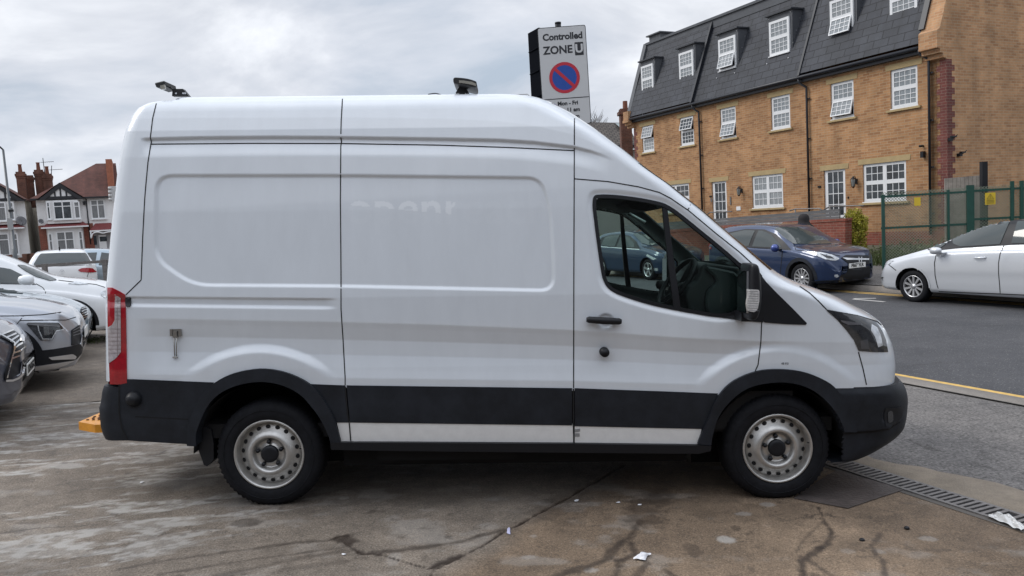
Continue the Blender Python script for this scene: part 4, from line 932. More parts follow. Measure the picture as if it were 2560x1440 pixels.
L0, L1 = side_[0], side_[2]; brown = sms((X-L0[0])*(L1[1]-L0[1])-(Y-L0[1])*(L1[0]-L0[0])+.5*(fbm(X*2, Y*2, 5, 31)-.5), -.15, .45)
red = red*(.75+.5*fbm(X*25, Y*25, 3, 9))
mud = sms(Y+.35*X, 4.6, 5.9)*sms(-X, 1.6, 2.8); rg = fbm(Xr*3.2+4, Yr*6.5, 5, 41); rdg = 1-np.abs(2*rg-1)*2.2
green = np.maximum(green, .16*mud*sms(rdg, .55, .95)); red = np.maximum(red, .42*mud*sms(1-rdg, .45, .95)); dz = dz+mud*.022*(rg-.5)+mud*.006*(fbm(X*18, Y*22, 3, 12)-.5)
Z = gz(P_)+dz*.8+.0015*(fbm(X*2, Y*2, 3)-.5)
pl_ = np.zeros(X.shape)
me, used = grid_mesh('forecourt', np.stack([X, Y, Z], -1)); me.flip_normals()
ca = me.color_attributes.new('Marks', 'FLOAT_COLOR', 'POINT'); arr = np.stack([np.clip(red, 0, 1), np.clip(green, 0, 1), brown, np.ones(X.shape)], -1).reshape(-1, 4)[used]
ca.data.foreach_set('color', arr.astype(np.float32).ravel()); tag(obj('forecourt', me, FOREC), kind='structure')
strip('kerb_joint', longs, np.array([-.355, -.335]), lambda s, p: gz(p)+.027, mat('joint_dark', (.03, .028, .025), .9))
# road markings
YL = mat('yellow_line', (.56, .36, .10), .7, noise=.25, nscale=12); WL = mat('white_line', (.45, .44, .42), .7, noise=.25, nscale=12)
strip('road_marking', longs, np.array([.03, .135]), lambda s, p: 0*s+.004, YL)
for a, b in ((6.48, 6.56), (6.64, 6.72)): strip('road_marking', longs, np.array([a, b]), lambda s, p: 0*s+.004, YL)
def gline(name, a, b, w_, m):
    A = on_ground(*a)[:2]; B = on_ground(*b)[:2]; t = (B-A)/np.linalg.norm(B-A); n_ = np.array([-t[1], t[0]])*w_/2
    mb = MB(); mb.add([tuple(q)+(.004,) for q in (A-n_, B-n_, B+n_, A+n_)], [(0, 1, 2, 3)]); return tag(mb.build(name, m), kind='structure')
gline('road_marking', (2132, 748), (2212, 755), .10, WL); gline('road_marking', (2134, 747), (2190, 746), .10, WL)
# far kerb and footway
strip('kerb', longs, np.array([6.9, 6.93, 7.05, 7.051]), lambda s, p: np.where(p < 6.91, 0, .115), KERB)
strip('footway', longs, np.linspace(7.05, 9.0, 6), lambda s, p: gz(p)+.004, FOOT)
strip('front_verge', longs, np.linspace(9.0, 26, 10), lambda s, p: gz(p)+.0, mat('verge_soil', (.07, .062, .045), .95, col2=(.12, .12, .08), nscale=3, bump=.5, bscale=20))
# steel cover plate
cp = [on_ground(a, b) for a, b in [(1985, 1248), (2060, 1195), (2092, 1178), (2262, 1227), (2200, 1246), (2120, 1274)]]
c_ = sum(cp)/6; mb = MB(); q = [(p[0], p[1]) for p in cp]; V = [(a, b, float(gzxy(a, b))+.003) for a, b in q]+[(a, b, float(gzxy(a, b))+.007) for a, b in q]
mb.add(V, [(6, 7, 8, 9, 10, 11)]+[(i, (i+1) % 6, 6+(i+1) % 6, 6+i) for i in range(6)]); tag(mb.build('cover_plate', mat('plate_iron', (.070, .058, .054), .55, noise=.35, nscale=10, bump=.5, bscale=50)), 'dark rusty steel plate set flush in the concrete beside the front wheel', 'cover plate')
# ------------------------------------------------------------------ brick terrace
BO = sp(7.75, 11.7); BANG = math.atan2(U[1], U[0])
bld = thing('brick_terrace', 'yellow brick three storey terrace with slate mansard roof and white windows', 'building', (BO[0], BO[1], 0), BANG)
BRm = np.stack([np.array([U[0], U[1], 0]), np.array([-NN[0], -NN[1], 0]), np.array([0, 0, 1.])], 1); BC = BRm.T @ (CAM-np.array([BO[0], BO[1], 0]))
def bl(px, py, Y=0.): d = rays(px, py) @ BRm; s = (Y-BC[1])/d[1]; q = BC+d*s; return float(q[0]), float(q[2])
def blx(px, py, Xc): d = rays(px, py) @ BRm; s = (Xc-BC[0])/d[0]; q = BC+d*s; return float(q[1]), float(q[2])
BRK = brickmat('yellow_brick', (.42, .225, .105), (.25, .115, .050), (.40, .29, .18), ms=.007, patchy=.24)
BRK_LIT = brickmat('yellow_brick_sunlit', (.46, .255, .13), (.31, .155, .075), (.42, .31, .20), ms=.007)  # yellow brick again, colour brightened because the sun misses the gable
RBRK = brickmat('red_brick', (.25, .070, .045), (.17, .045, .032), (.26, .17, .13), ms=.007)
QBRK = brickmat('quoin_brick', (.17, .050, .040), (.12, .035, .032), (.22, .15, .12), ms=.006)
SLATE = brickmat('slate_tiles', (.028, .031, .040), (.040, .044, .054), (.008, .009, .012), bw=.50, rh=.25, ms=.013, rough=.68, bump=.8, patchy=.30)
STONE = mat('lintel_stone', (.40, .30, .155), .85, noise=.12); LEAD = mat('lead_sheet', (.075, .08, .09), .5, noise=.2, nscale=2)
DARK = mat('dark_fascia', (.012, .014, .020), .4)
def uvbox(me, scale=1):
    uv = me.uv_layers.new(name='UVMap') if not me.uv_layers else me.uv_layers[0]
    for p in me.polygons:
        n_ = p.normal
        for li in p.loop_indices:
            c = me.vertices[me.loops[li].vertex_index].co
            if abs(n_.z) > .9: uv.data[li].uv = (c.x, c.y)
            elif abs(n_.x) > abs(n_.y): uv.data[li].uv = (c.y, c.z)
            else: uv.data[li].uv = (c.x, c.z/max(.3, math.sqrt(1-min(.99, n_.z**2))))
def wallpart(mb, name, m, parent): o = mb.build(name, m, parent); uvbox(o.data); return o
def rect(tl, br, Y=0): a = bl(*tl, Y); b = bl(*br, Y); return (min(a[0], b[0]), max(a[0], b[0]), min(a[1], b[1]), max(a[1], b[1]))
WF = [((2225.2, 158), (2294.4, 259.8), None), ((2075.6, 200), (2135, 289), 'low'), ((1926, 232.4), (1976, 312.5), None), ((1799, 265.6), (1841, 343), 'low'), ((1698.7, 286), (1735.8, 361), 'up'), ((1603.8, 313.3), (1636, 382.8), 'up')]
ZS1, ZT1 = 4.52, 5.60
wins = []
for tl, br, o_ in WF:
    r = rect(tl, br); wins.append([r[0], r[1], 4.55, 5.62, 'w', o_])
xs_up = [(w_[0], w_[1]) for w_ in wins]
g1 = rect((2156.5, 421.9), (2266, 503)); g2 = rect((1879.5, 450.4), (1958.4, 517.6)); gx = bl(1722, 464)[0]
for g in ((g1[0], g1[1]), (g2[0], g2[1]), (gx, gx+1.75)): wins.append([g[0], g[1], 1.98, 3.08, 'g', None])
d1 = rect((2058.8, 435.5), (2114.7, 530)); d2 = rect((1778.8, 464.8), (1817.8, 530))
doors = [(d1[0], d1[1], .92, 3.02), (d2[0], d2[1], .92, 3.02)]
XL = bl(1587, 297)[0]; XE = XL+.1
print('building', XL, wins, doors)
# facade with real openings
hol = [(w_[0], w_[1], w_[2], w_[3]) for w_ in wins]+doors
xs = sorted({-.12, XE}|{h[0] for h in hol}|{h[1] for h in hol}); zs = sorted({1.09, 6.0}|{h[2] for h in hol if h[2] > 1.09}|{h[3] for h in hol})
mb = MB()
for i in range(len(xs)-1):
    for j in range(len(zs)-1):
        cx, cz = (xs[i]+xs[i+1])/2, (zs[j]+zs[j+1])/2
        if any(h[0] < cx < h[1] and h[2] < cz < h[3] for h in hol): continue
        mb.add([(xs[i], 0, zs[j]), (xs[i+1], 0, zs[j]), (xs[i+1], 0, zs[j+1]), (xs[i], 0, zs[j+1])], [(0, 1, 2, 3)])
for h in hol:
    z0_ = max(h[2], 1.09)
    for q in ([(h[0], 0, z0_), (h[0], -.12, z0_), (h[0], -.12, h[3]), (h[0], 0, h[3])], [(h[1], 0, z0_), (h[1], -.12, z0_), (h[1], -.12, h[3]), (h[1], 0, h[3])], [(h[0], 0, h[3]), (h[0], -.12, h[3]), (h[1], -.12, h[3]), (h[1], 0, h[3])], [(h[0], 0, z0_), (h[0], -.12, z0_), (h[1], -.12, z0_), (h[1], 0, z0_)]): mb.add(q, [(0, 1, 2, 3)])
wallpart(mb, 'facade_wall', BRK, bld)
mb = MB(); dxs_ = sorted([-.13, XE]+[v for d in doors for v in d[:2]])
for i in range(0, len(dxs_), 2): mb.box((dxs_[i], -.3, .3), (dxs_[i+1], .01, 1.088))
wallpart(mb, 'brick_plinth', RBRK, bld)
# mansard profile
YT, ZTm = blx(1785, 58, bl(1735, 262, .12)[0]); print('mansard', YT, ZTm)
Y0m, Z0m = .18, 6.06
def rsec(x0, x1, up, nm='roof'):
    mb = MB(); a = (Y0m+up, Z0m+up); b = (YT+up, ZTm+up)
    mb.add([(x0, a[0], a[1]), (x1, a[0], a[1]), (x1, b[0], b[1]), (x0, b[0], b[1])], [(0, 1, 2, 3)])
    o = mb.build(nm, SLATE, bld); uvbox(o.data); return o
X1 = bl(2003, 190, .15)[0]; X2 = bl(1735, 262, .12)[0]; XV = XL+.15
rsec(.40, X1, .06); rsec(X1, X2, .0); rsec(X2, XV, .05)
nrm = Vector((0, (ZTm-Z0m), (Y0m-YT))).normalized()
def slope(t): return (Y0m+(YT-Y0m)*t, Z0m+(ZTm-Z0m)*t)
for x in (X1, X2):
    mb = MB()
    a = slope(0); b = slope(1); mb.add([(x-.04, a[0]+.12, a[1]), (x+.04, a[0]+.12, a[1]), (x+.04, b[0]+.12, b[1]+.05), (x-.04, b[0]+.12, b[1]+.05), (x-.04, a[0]-.1, a[1]), (x+.04, a[0]-.1, a[1]), (x+.04, b[0]-.1, b[1]), (x-.04, b[0]-.1, b[1])], [(0, 1, 2, 3), (0, 3, 7, 4), (1, 5, 6, 2)])
    mb.build('roof_joint', DARK, bld)
mb = MB(); mb.box((-.1, YT-4, ZTm-.2), (XV, YT+.10, ZTm+.10)); mb.box((-.1, YT+.02, ZTm+.10), (XV, YT+.16, ZTm+.19)); mb.build('roof_edge', LEAD, bld)
mb = MB(); mb.prism([(Y0m+.05, Z0m), (YT+.1, ZTm+.2), (YT-.6, ZTm+.2), (Y0m-.6, Z0m)], XV-.02, XV+.22, axis=0); mb.build('roof_verge', LEAD, bld)
mb = MB(); mb.box((.42, -.02, 5.86), (XV, .16, 6.02)); mb.tube([(.42, .24, 6.0), (XV, .24, 6.0)], .058, 10); mb.build('gutter', DARK, bld)
# main body behind, gable and left end
prof = [(0, .3), (0, 5.62), (.12, 5.64), (.12, 5.74), (.24, 5.76), (.24, 5.86), (.36, 5.88), (.36, 6.32)]
st_ = slope(.045); en = slope(1.0); prof += [(st_[0]+.12, 6.40), (en[0]+.14, en[1]+.35), (-10, en[1]+.35), (-10, .3)]
mb = MB(); mb.prism(prof, -.14, .40, axis=0); wallpart(mb, 'gable_wall', BRK_LIT, bld)
mb = MB(); mb.prism([(st_[0]+.16, 6.46), (en[0]+.20, en[1]+.42), (en[0]-.1, en[1]+.42), (st_[0]-.10, 6.40)], .30, .46, axis=0); mb.build('verge_flashing', DARK, bld)
mb = MB(); mb.prism([(-.4, .3), (-.4, 6.0), (YT-.3, ZTm), (-10, ZTm), (-10, .3)], .41, XE, axis=0); wallpart(mb, 'rear_body', BRK, bld)
mb = MB(); z = 1.10; k = 0
while z < 5.58:
    wd = .20 if k % 2 else .31; mb.box((-.147, -wd, z), (-.10, .007, z+.148)); mb.box((-.10, .0, z), (-.12+wd*.85, .007, z+.148)); z += .15; k += 1
wallpart(mb, 'quoins', QBRK, bld)
mb = MB(); z = 1.10; k = 0
while z < 5.58:
    wd = .12 if k % 2 else .24; mb.box((XE-wd, .0, z), (XE+.008, .007, z+.148)); z += .15; k += 1
wallpart(mb, 'quoins', QBRK, bld)
mb = MB()
for k in range(3): mb.box((XE-.1, -.1, 5.66+.11*k), (XE+.3, .12+.12*k, 5.77+.11*k))
mb.box((XE-.05, -.3, 5.95), (XE+.32, .3, 6.35)); wallpart(mb, 'corbel', BRK_LIT, bld)
def bars(mb, x0, x1, z0, z1, nx, nz, y, t=.022):
    for i in range(1, nx): c = x0+(x1-x0)*i/nx; mb.box((c-t/2, y-.004, z0), (c+t/2, y+.008, z1))
    for j in range(1, nz): c = z0+(z1-z0)*j/nz; mb.box((x0, y-.004, c-t/2), (x1, y+.0085, c+t/2))
def window(x0, x1, z0, z1, Y, opened, glassm, panes=(4, 3), two=False):
    f = .055; zm = (z0+z1)/2; mb = MB()
    mb.box((x0, Y-.06, z0), (x0+f, Y, z1)); mb.box((x1-f, Y-.06, z0), (x1, Y, z1)); mb.box((x0+f, Y-.06, z1-f), (x1-f, Y, z1)); mb.box((x0+f, Y-.06, z0), (x1-f, Y, z0+f)); mb.box((x0+f, Y-.059, zm-f*.5), (x1-f, Y-.001, zm+f*.5))
    mb.box((x0-.02, Y-.01, z0-.03), (x1+.02, Y+.05, z0))
    cx = (x0+x1)/2; cols = [(x0+f, x1-f)]
    if two: mb.box((cx-f*.6, Y-.058, z0+f), (cx+f*.6, Y+.002, z1-f)); cols = [(x0+f, cx-f*.6), (cx+f*.6, x1-f)]
    w_ = mb.build('window', UPVC, bld)
    for (a, b) in cols:
        for k, (c, d) in enumerate(((z0+f, zm-f*.5), (zm+f*.5, z1-f))):
            op = (opened == 'low' and k == 0) or (opened == 'up' and k == 1)
            s = .03; mb = MB()
            mb.box((a, -.03, c), (a+s, .012, d)); mb.box((b-s, -.03, c), (b, .012, d)); mb.box((a+s, -.03, d-s), (b-s, .012, d)); mb.box((a+s, -.03, c), (b-s, .012, c+s)); bars(mb, a+s, b-s, c+s, d-s, panes[0], panes[1], -.004, .018)
            g_ = MB(); g_.box((a+s, -.016, c+s), (b-s, -.008, d-s))
            if op:
                ang = math.radians(16); T_ = Matrix.Translation((0, Y+.01, d)) @ Matrix.Rotation(ang, 4, 'X') @ Matrix.Translation((0, 0, -d))
            else: T_ = Matrix.Translation((0, Y-.012, 0))
            mb.xform(T_); g_.xform(T_); mb.build('sash', UPVC, w_); g_.build('pane', glassm, w_)
            if op: q = MB(); q.box((a, Y-.055, c), (b, Y-.05, d)); q.build('dark_opening', GAP, w_)
    return w_
for k, (x0, x1, z0, z1, ty_, o_) in enumerate(wins):
    gm = (CURTGLASS if k in (0, 1, 2, 3, 5) else HOUSEGLASS) if ty_ == 'w' else (HOUSEGLASS if k != 7 else CURTGLASS)
    wd_ = window(x0, x1, z0, z1, -.04, o_, gm, panes=(4, 3) if ty_ == 'w' else (3, 2), two=ty_ == 'g')
    mb = MB(); mb.add([(x0-.14, .012, z1), (x1+.14, .012, z1), (x1+.16, .012, z1+.16), (x0-.16, .012, z1+.16), (x0-.14, -.05, z1), (x1+.14, -.05, z1), (x1+.16, -.05, z1+.16), (x0-.16, -.05, z1+.16)], [(0, 1, 2, 3), (0, 4, 5, 1), (3, 2, 6, 7), (0, 3, 7, 4), (1, 5, 6, 2)]); mb.build('lintel', STONE, wd_)
    mb = MB(); mb.box((x0-.11, -.06, z0-.09), (x1+.11, .07, z0-.032)); mb.build('sill', STONE, wd_)
for x0, x1, z0, z1 in doors:
    f = .07; mb = MB(); Y = -.05
    mb.box((x0, Y-.06, z0), (x0+f, Y, z1)); mb.box((x1-f, Y-.06, z0), (x1, Y, z1)); mb.box((x0+f, Y-.06, z1-f), (x1-f, Y, z1)); mb.box((x0+f, Y-.06, z0), (x1-f, Y, z0+.12)); mb.box((x0+f, Y-.05, z0+.62), (x1-f, Y-.005, z0+.70))
    for (a, b, nz) in ((z0+.12, z0+.62, 1), (z0+.70, z1-f, 4)):
        mb.box((x0+f, Y-.04, a), (x0+f+.05, Y+.0, b)); mb.box((x1-f-.05, Y-.04, a), (x1-f, Y+.0, b)); bars(mb, x0+f+.05, x1-f-.05, a, b, 3, nz, Y-.012)
    dd = mb.build('door', UPVC, bld); mb = MB(); mb.box((x0+f, Y-.03, z0+.12), (x1-f, Y-.02, z1-f)); mb.build('pane', HOUSEGLASS, dd)
    mb = MB(); mb.box((x0+.085, Y, z0+.98), (x0+.22, Y+.05, z0+1.01)); mb.build('handle', CHROME, dd)
    mb = MB(); mb.add([(x0-.12, .012, z1), (x1+.12, .012, z1), (x1+.14, .012, z1+.16), (x0-.14, .012, z1+.16), (x0-.12, -.05, z1), (x1+.12, -.05, z1), (x1+.14, -.05, z1+.16), (x0-.14, -.05, z1+.16)], [(0, 1, 2, 3), (0, 4, 5, 1), (3, 2, 6, 7), (0, 3, 7, 4), (1, 5, 6, 2)]); mb.build('lintel', STONE, dd)
# dormers
DWp = [((2226, -70), (2296, 22)), ((2076.5, -8), (2136, 74)), ((1924, 36), (1976, 110)), ((1797, 82.8), (1842, 157)), ((1698, 113), (1736, 187)), ((1603.8, 154), (1636, 223))]
YD = -.22; zz = []
for (tl, br), w_, o_ in zip(DWp, wins, (None, 'low', None, 'low', None, None)):
    a = bl(tl[0], tl[1], YD); b = bl(br[0], br[1], YD); zz.append((round(a[1], 2), round(b[1], 2)))
    x1, x0 = a[0], b[0]; z0, z1 = 7.00, 8.12
    m_ = .11; tz = z1+.20
    # y where the mansard meets a height
    def ys_(z): return Y0m+(YT-Y0m)*(z-Z0m)/(ZTm-Z0m)
    mb = MB(); yb = ys_(tz)-.1
    mb.prism([(YD-.01, z0-.10), (YD-.01, tz), (yb, tz), (ys_(z0-.1)-.05, z0-.10)], x0-m_, x1+m_, axis=0)
    dm = mb.build('dormer', LEAD, bld)
    mb = MB(); mb.box((x0-m_-.05, yb-.2, tz), (x1+m_+.05, YD+.09, tz+.05)); mb.build('dormer_roof', mat('lead_dark', (.035, .038, .045), .5), dm)
    mb = MB()
    for sx in (x0-m_-.006, x1+m_+.006):
        for kk in range(3):
            zq = z0+.25+kk*.4; mb.lathe([(.018, -.004), (.018, .004)], 8, axis='x', c=(sx, ys_(zq)+.06, zq)); 
    for sx in (x0-.05, x1+.02): mb.box((sx, YD+.0, tz-.09), (sx+.03, YD+.006, tz-.06)); mb.box((sx, ys_(z0-.22)+.01, z0-.24), (sx+.035, ys_(z0-.22)+.03, z0-.20))
    mb.build('lead_clip', mat('clip_bright', (.5, .5, .52), .4), dm)
    window(x0, x1, z0, z1, YD+.05, o_, CURTGLASS, panes=(4, 3))
print('dormer z', zz)
# downpipes
for px, bot in ((2305, 1.0), (2003, 1.0), (1737, 1.0)):
    X_ = bl(px, 135 if px > 2200 else (200 if px > 1900 else 270), .12)[0]; Xp = X_-.16
    mb = MB(); mb.tube([(X_, .24, 5.97), (X_, .24, 5.85), (Xp, .075, 5.68), (Xp, .075, 5.6), (Xp, .075, bot)], .036, 8)
    z = 5.3
    while z > 1: mb.box((Xp-.10, .03, z), (Xp+.05, .06, z+.04)); z -= 1.25
    mb.build('downpipe', DARK, bld)
mb = MB(); mb.box((13.4, -2, ZTm+.1), (14.2, -1, ZTm+.45)); mb.box((13.3, -2.1, ZTm+.45), (14.3, -.9, ZTm+.5)); mb.build('roof_hatch', LEAD, bld); mb = MB(); mb.box((6.8, -2, ZTm+.1), (7.8, -1, ZTm+.4)); mb.build('roof_hatch', LEAD, bld)
def lantern(px, py):
    x, z = bl(px, py, .15); mb = MB(); mb.box((x-.03, 0, z-.05), (x+.03, .03, z+.1)); mb.tube([(x, .02, z+.08), (x, .08, z+.19), (x, .15, z+.17)], .01, 6)
    mb.lathe([(.001, .19), (.02, .17), (.075, .11), (.08, .10)], 6, axis='z', c=(x, .15, z)); mb.lathe([(.05, -.12), (.03, -.15), (.001, -.18)], 6, axis='z', c=(x, .15, z))
    for k in range(6): a = k*math.pi/3; mb.tube([(x+.052*math.cos(a), .15+.052*math.sin(a), z-.12), (x+.074*math.cos(a), .15+.074*math.sin(a), z+.10)], .006, 4)
    l_ = mb.build('wall_lantern', PLAST2, bld); mb = MB(); mb.lathe([(.045, -.11), (.068, .09)], 6, axis='z', c=(x, .15, z)); mb.build('lantern_glass', mat('lantern_pane', (.30, .31, .30), .1), l_)
lantern(2133, 456); lantern(1847, 479)
for (px, py, w_, h_, m_, nm) in ((1826, 502, .06, .30, GM, 'intercom'), (1846, 521, .21, .14, UPVC, 'notice_plate'), (1778, 500, .07, .13, GM, 'key_safe'), (1776, 491, .12, .06, GAP, 'number_plate'), (2048, 467, .12, .06, GAP, 'number_plate'), (2120, 494, .03, .07, GAP, 'door_bell')):
    x, z = bl(px, py, .02); mb = MB(); mb.box((x-w_/2, 0, z-h_/2), (x+w_/2, .025, z+h_/2)); mb.build(nm, m_, bld)
x, z = bl(2303, 365, .08); mb = MB(); mb.tube([(x, 0, z), (x, .1, z), (x+.04, .12, z)], .03, 8); mb.build('camera', PLAST2, bld)
x, z = bl(2306, 385, .08); mb = MB(); mb.box((x-.05, .02, z-.1), (x+.04, .12, z+.07)); mb.build('flood_lamp', PLAST2, bld)
for px, py in ((2377, 347), (2400, 386)):
    y, z = blx(px, py, -.2); mb = MB(); mb.box((-.24, y-.05, z-.05), (-.14, y+.05, z+.03)); mb.box((-.30, y-.10, z+.03), (-.22, y+.06, z+.07)); mb.tube([(-.2, y-.08, z), (-.28, y-.16, z+.1)], .012, 5); mb.build('flood_lamp', PLAST2, bld)
# ------------------------------------------------------------------ other cars
class Car:
    def __init__(s, name, label, paint, nose, heading, spec, group=None):
        """nose: world xy of the front axle centre line point; heading: unit xy"""
        h = np.array(heading)/np.linalg.norm(heading); s.h = h; lat = np.array([-h[1], h[0]])
        s.ang = math.atan2(h[1], h[0]); s.spec = spec; s.paint = paint
        ax = spec['wb']; c = np.array(nose); r = c-h*ax
        z1 = float(gzxy(*c)); z0 = float(gzxy(*r)); pitch = math.atan2(z0-z1, ax)
        s.R = np.array(Matrix.Rotation(s.ang, 3, 'Z') @ Matrix.Rotation(pitch, 3, 'Y')); s.O = np.array([c[0], c[1], z1]); s.C = s.R.T @ (CAM-s.O)
        s.root = thing(name, label, 'car', group=group); M = Matrix.Identity(4)
        for i in range(3):
            for j in range(3): M[i][j] = s.R[i, j]
            M[i][3] = s.O[i]
        s.root.matrix_world = M; s.body()
    def loc(s, px, py, y): d = rays(px, py) @ s.R; k = (y-s.C[1])/d[1]; return s.C+d*k
    def body(s):
        q = s.spec; top = q['top']; bot = q['bot']; belt = q['belt']; W = q['W']/2
        xf, xr = top[0][0], top[-1][0]; n = 150
        t = (1-np.cos(np.linspace(0, math.pi, n)))/2; t = .5*t+.5*np.linspace(0, 1, n); X = xf+(xr-xf)*t
        tp = catm(top, 8); tx = [-p[0] for p in tp]; tz = [p[1] for p in tp]
        top_ = lambda x: np.interp(-x, tx, tz); bot_ = lambda x: np.interp(-x, [-p[0] for p in bot], [p[1] for p in bot]); belt_ = lambda x: np.interp(-x, [-p[0] for p in belt], [p[1] for p in belt])
        rows = []
        for x in X:
            df, dr = xf-x, x-xr
            w_ = W*(1-.46*(1-min(1, df/q.get('nf', .55)))**2.7)*(1-.40*(1-min(1, dr/.4))**2.6)
            zt, zb = float(top_(x)), float(bot_(x)); zbelt = min(float(belt_(x)), zt-.02); hgt = zt-zbelt
            gh = sms(hgt, .08, .35); wt = w_*(.86-.16*gh); sh = .045*sms(hgt, .02, .2)
            mid = zb+(zbelt-zb)*.5
            pts = [(0, zb), (w_*.80, zb), (w_*.955, zb+.05), (w_*.985, zb+.16*(zbelt-zb)+.03), (w_*.993, mid-.06), (w_, mid+.08), (w_*.985, zbelt-.07), (w_*.955-.0, zbelt-.005), (w_*.94-sh*.3, zbelt+.012*gh+.005), (w_*.94-(w_*.94-wt)*.5, zbelt+hgt*.5), (wt+.015, zt-hgt*.16-.012), (wt-.05, zt-.028), (wt*.62, zt-.004), (0, zt+.008)]
            c = catm(pts, 4); rows.append([(x, -a, b) for a, b in c])
        P = np.array(rows); P = np.concatenate([P, P[:, ::-1][:, 1:]*np.array([1, -1, 1])], 1)
        s.P = P; s.bv = bvh_of(P); s.W = W
        C_ = centers(P); keep = np.ones(C_.shape[:2], bool)
        for xw in (0, -q['wb']): keep &= ~((np.hypot(C_[..., 0]-xw, C_[..., 2]-q['r']) < q['r']+.055) & (np.abs(C_[..., 1]) > .5*W) & (C_[..., 2] < q['r']*2+.2))
        me, _ = grid_mesh('body', P, keep); b = bmesh.new(); b.from_mesh(me)
        for rw in (P[0], P[-1]): b.faces.new([b.verts.new(tuple(v)) for v in rw])
        bmesh.ops.remove_doubles(b, verts=b.verts, dist=1e-5); bmesh.ops.recalc_face_normals(b, faces=b.faces); b.to_mesh(me); b.free()
        me.polygons.foreach_set('use_smooth', [True]*len(me.polygons)); s.bo = obj('body', me, s.paint, s.root)
        # arch lips and wells
        for xw in (0, -q['wb']):
            for sd in (-1, 1):
                V = []; R0 = q['r']+.045; wl_ = q.get('lip', .02); m = 30
                for k in range(m+1):
                    a = math.pi*(-.015+1.03*k/m)
                    for rr in (R0, R0+wl_+.02):
                        x, z = xw+rr*math.cos(a), q['r']+rr*math.sin(a)
                        hh = s.bv.ray_cast(Vector((x, sd*3, z)), Vector((0, -sd, 0)))
                        y = hh[0].y if hh[0] is not None else sd*W*.96
                        V.append((x, y+sd*.008, z))
                    V.append((xw+R0*math.cos(a), sd*(W-.5), q['r']+R0*math.sin(a)))
                mb = MB(); mb.add(V, [(3*k, 3*k+3, 3*k+4, 3*k+1) for k in range(m)], True); mb.build('wheel_arch', q.get('lipm', s.paint), s.root, fix=False)
                mb = MB(); mb.add(V, [(3*k, 3*k+2, 3*k+5, 3*k+3) for k in range(m)], True); mb.build('wheel_well', GAP, s.root, fix=False)
        mb = MB(); mb.box((xr+.25, -W*.62, .2), (xf-.25, W*.62, q['r']+.1)); mb.build('underbody', GAP, s.root)
        for xw in (0, -q['wb']):
            for sd in (-1, 1): s.wheel(xw, sd)
    def wheel(s, xw, sd):
        q = s.spec; r = q['r']; t = obj('wheel', bpy.data.meshes.new('wheel'), None, s.root); t.location = (xw, sd*(s.W-.045), r-.01)
        if sd > 0: t.rotation_euler = (0, 0, math.pi)
        ri = q.get('ri', r*.68); mb = MB(); mb.lathe([(ri, .02), (ri+.006, -.004), (ri+.03, -.012), (r-.03, -.008), (r-.008, .012), (r, .04), (r, .18), (r-.03, .2), (ri, .2)], 48); mb.build('tyre', RUBBER, t)
        mb = MB(); mb.lathe([(ri+.003, .02), (ri+.002, -.004), (ri-.008, -.004), (ri-.018, .02), (ri-.02, .12)], 40); rim = mb.build('rim', ALLOY, t)
        mb = MB(); mb.lathe([(ri-.01, .09), (.0001, .09)], 32); mb.lathe([(ri*.62, .06), (ri*.62, .07), (.03, .06)], 32); mb.build('brake', mat('brake_dark', (.03, .03, .032), .6), t)
        ns, kind_ = q.get('sp', (5, 'd'))
        for k in range(ns):
            a = 2*math.pi*k/ns+.3; mb = MB(); wd = q.get('sw', .07)
            for off in ((-.5, .5) if kind_ == 'd' else (0,)):
                a0 = a+off*.16; a1 = a+off*.55
                p = lambda rr, aa, dd, y: (rr*math.cos(aa)-dd*math.sin(aa), y, rr*math.sin(aa)+dd*math.cos(aa))
                h0, h1 = (wd*.30, wd*.22) if kind_ == 'd' else (wd*.35, wd*.5)
                mb.add([p(.035, a0, -h0, .012), p(.035, a0, h0, .012), p(ri-.006, a1, h1, .004), p(ri-.006, a1, -h1, .004), p(.035, a0, -h0, .04), p(.035, a0, h0, .04), p(ri-.006, a1, h1, .04), p(ri-.006, a1, -h1, .04)], [(0, 1, 2, 3), (0, 4, 5, 1), (3, 2, 6, 7), (0, 3, 7, 4), (1, 5, 6, 2)])
            mb.build('spoke', ALLOY, t)
        mb = MB(); mb.lathe([(.055, .03), (.05, .004), (.0001, .002)], 20); mb.build('hub', ALLOY, t)
    def pt(s, name, poly, m, out=.012, grid=4.5, parent=None, rnd=0, **k):
        return patch(name, roundpoly(poly, rnd, 3) if rnd else poly, m, parent or s.root, out=out, grid=grid, bv=s.bv, R_=s.R, C_=s.C, skirt=k.pop('skirt', .012), **k)
    def sm(s, name, lines, w_, m=None, out=.003): return seams(name, lines, w_, m or GAP, s.root, out=out, bv=s.bv, R_=s.R, C_=s.C, step=6)
    def sidepoly(s, name, poly, m, side=-1, out=.006, parent=None, n=14):
        """polygon in side view (x, z) laid on the flank"""
        V = []; nn = len(poly); L = []
        for i in range(nn):
            a = np.array(poly[i]); b = np.array(poly[(i+1) % nn]); kk = max(1, int(np.linalg.norm(b-a)/.05))
            L += [a+(b-a)*j/kk for j in range(kk)]
        nb = len(L); lx = [p[0] for p in L]; lz = [p[1] for p in L]; gx_, gz_ = np.meshgrid(np.arange(min(lx)+.04, max(lx), .08), np.arange(min(lz)+.04, max(lz), .08))
        if gx_.size:
            ok = inpoly(gx_, gz_, [tuple(p) for p in L]) & (pdist(gx_, gz_, [tuple(p) for p in L], True) > .03); L += list(zip(gx_[ok].tolist(), gz_[ok].tolist()))
        v, e_, f, *_ = delaunay_2d_cdt([Vector(p) for p in L], [(i, (i+1) % nb) for i in range(nb)], [], 1, 1e-5)
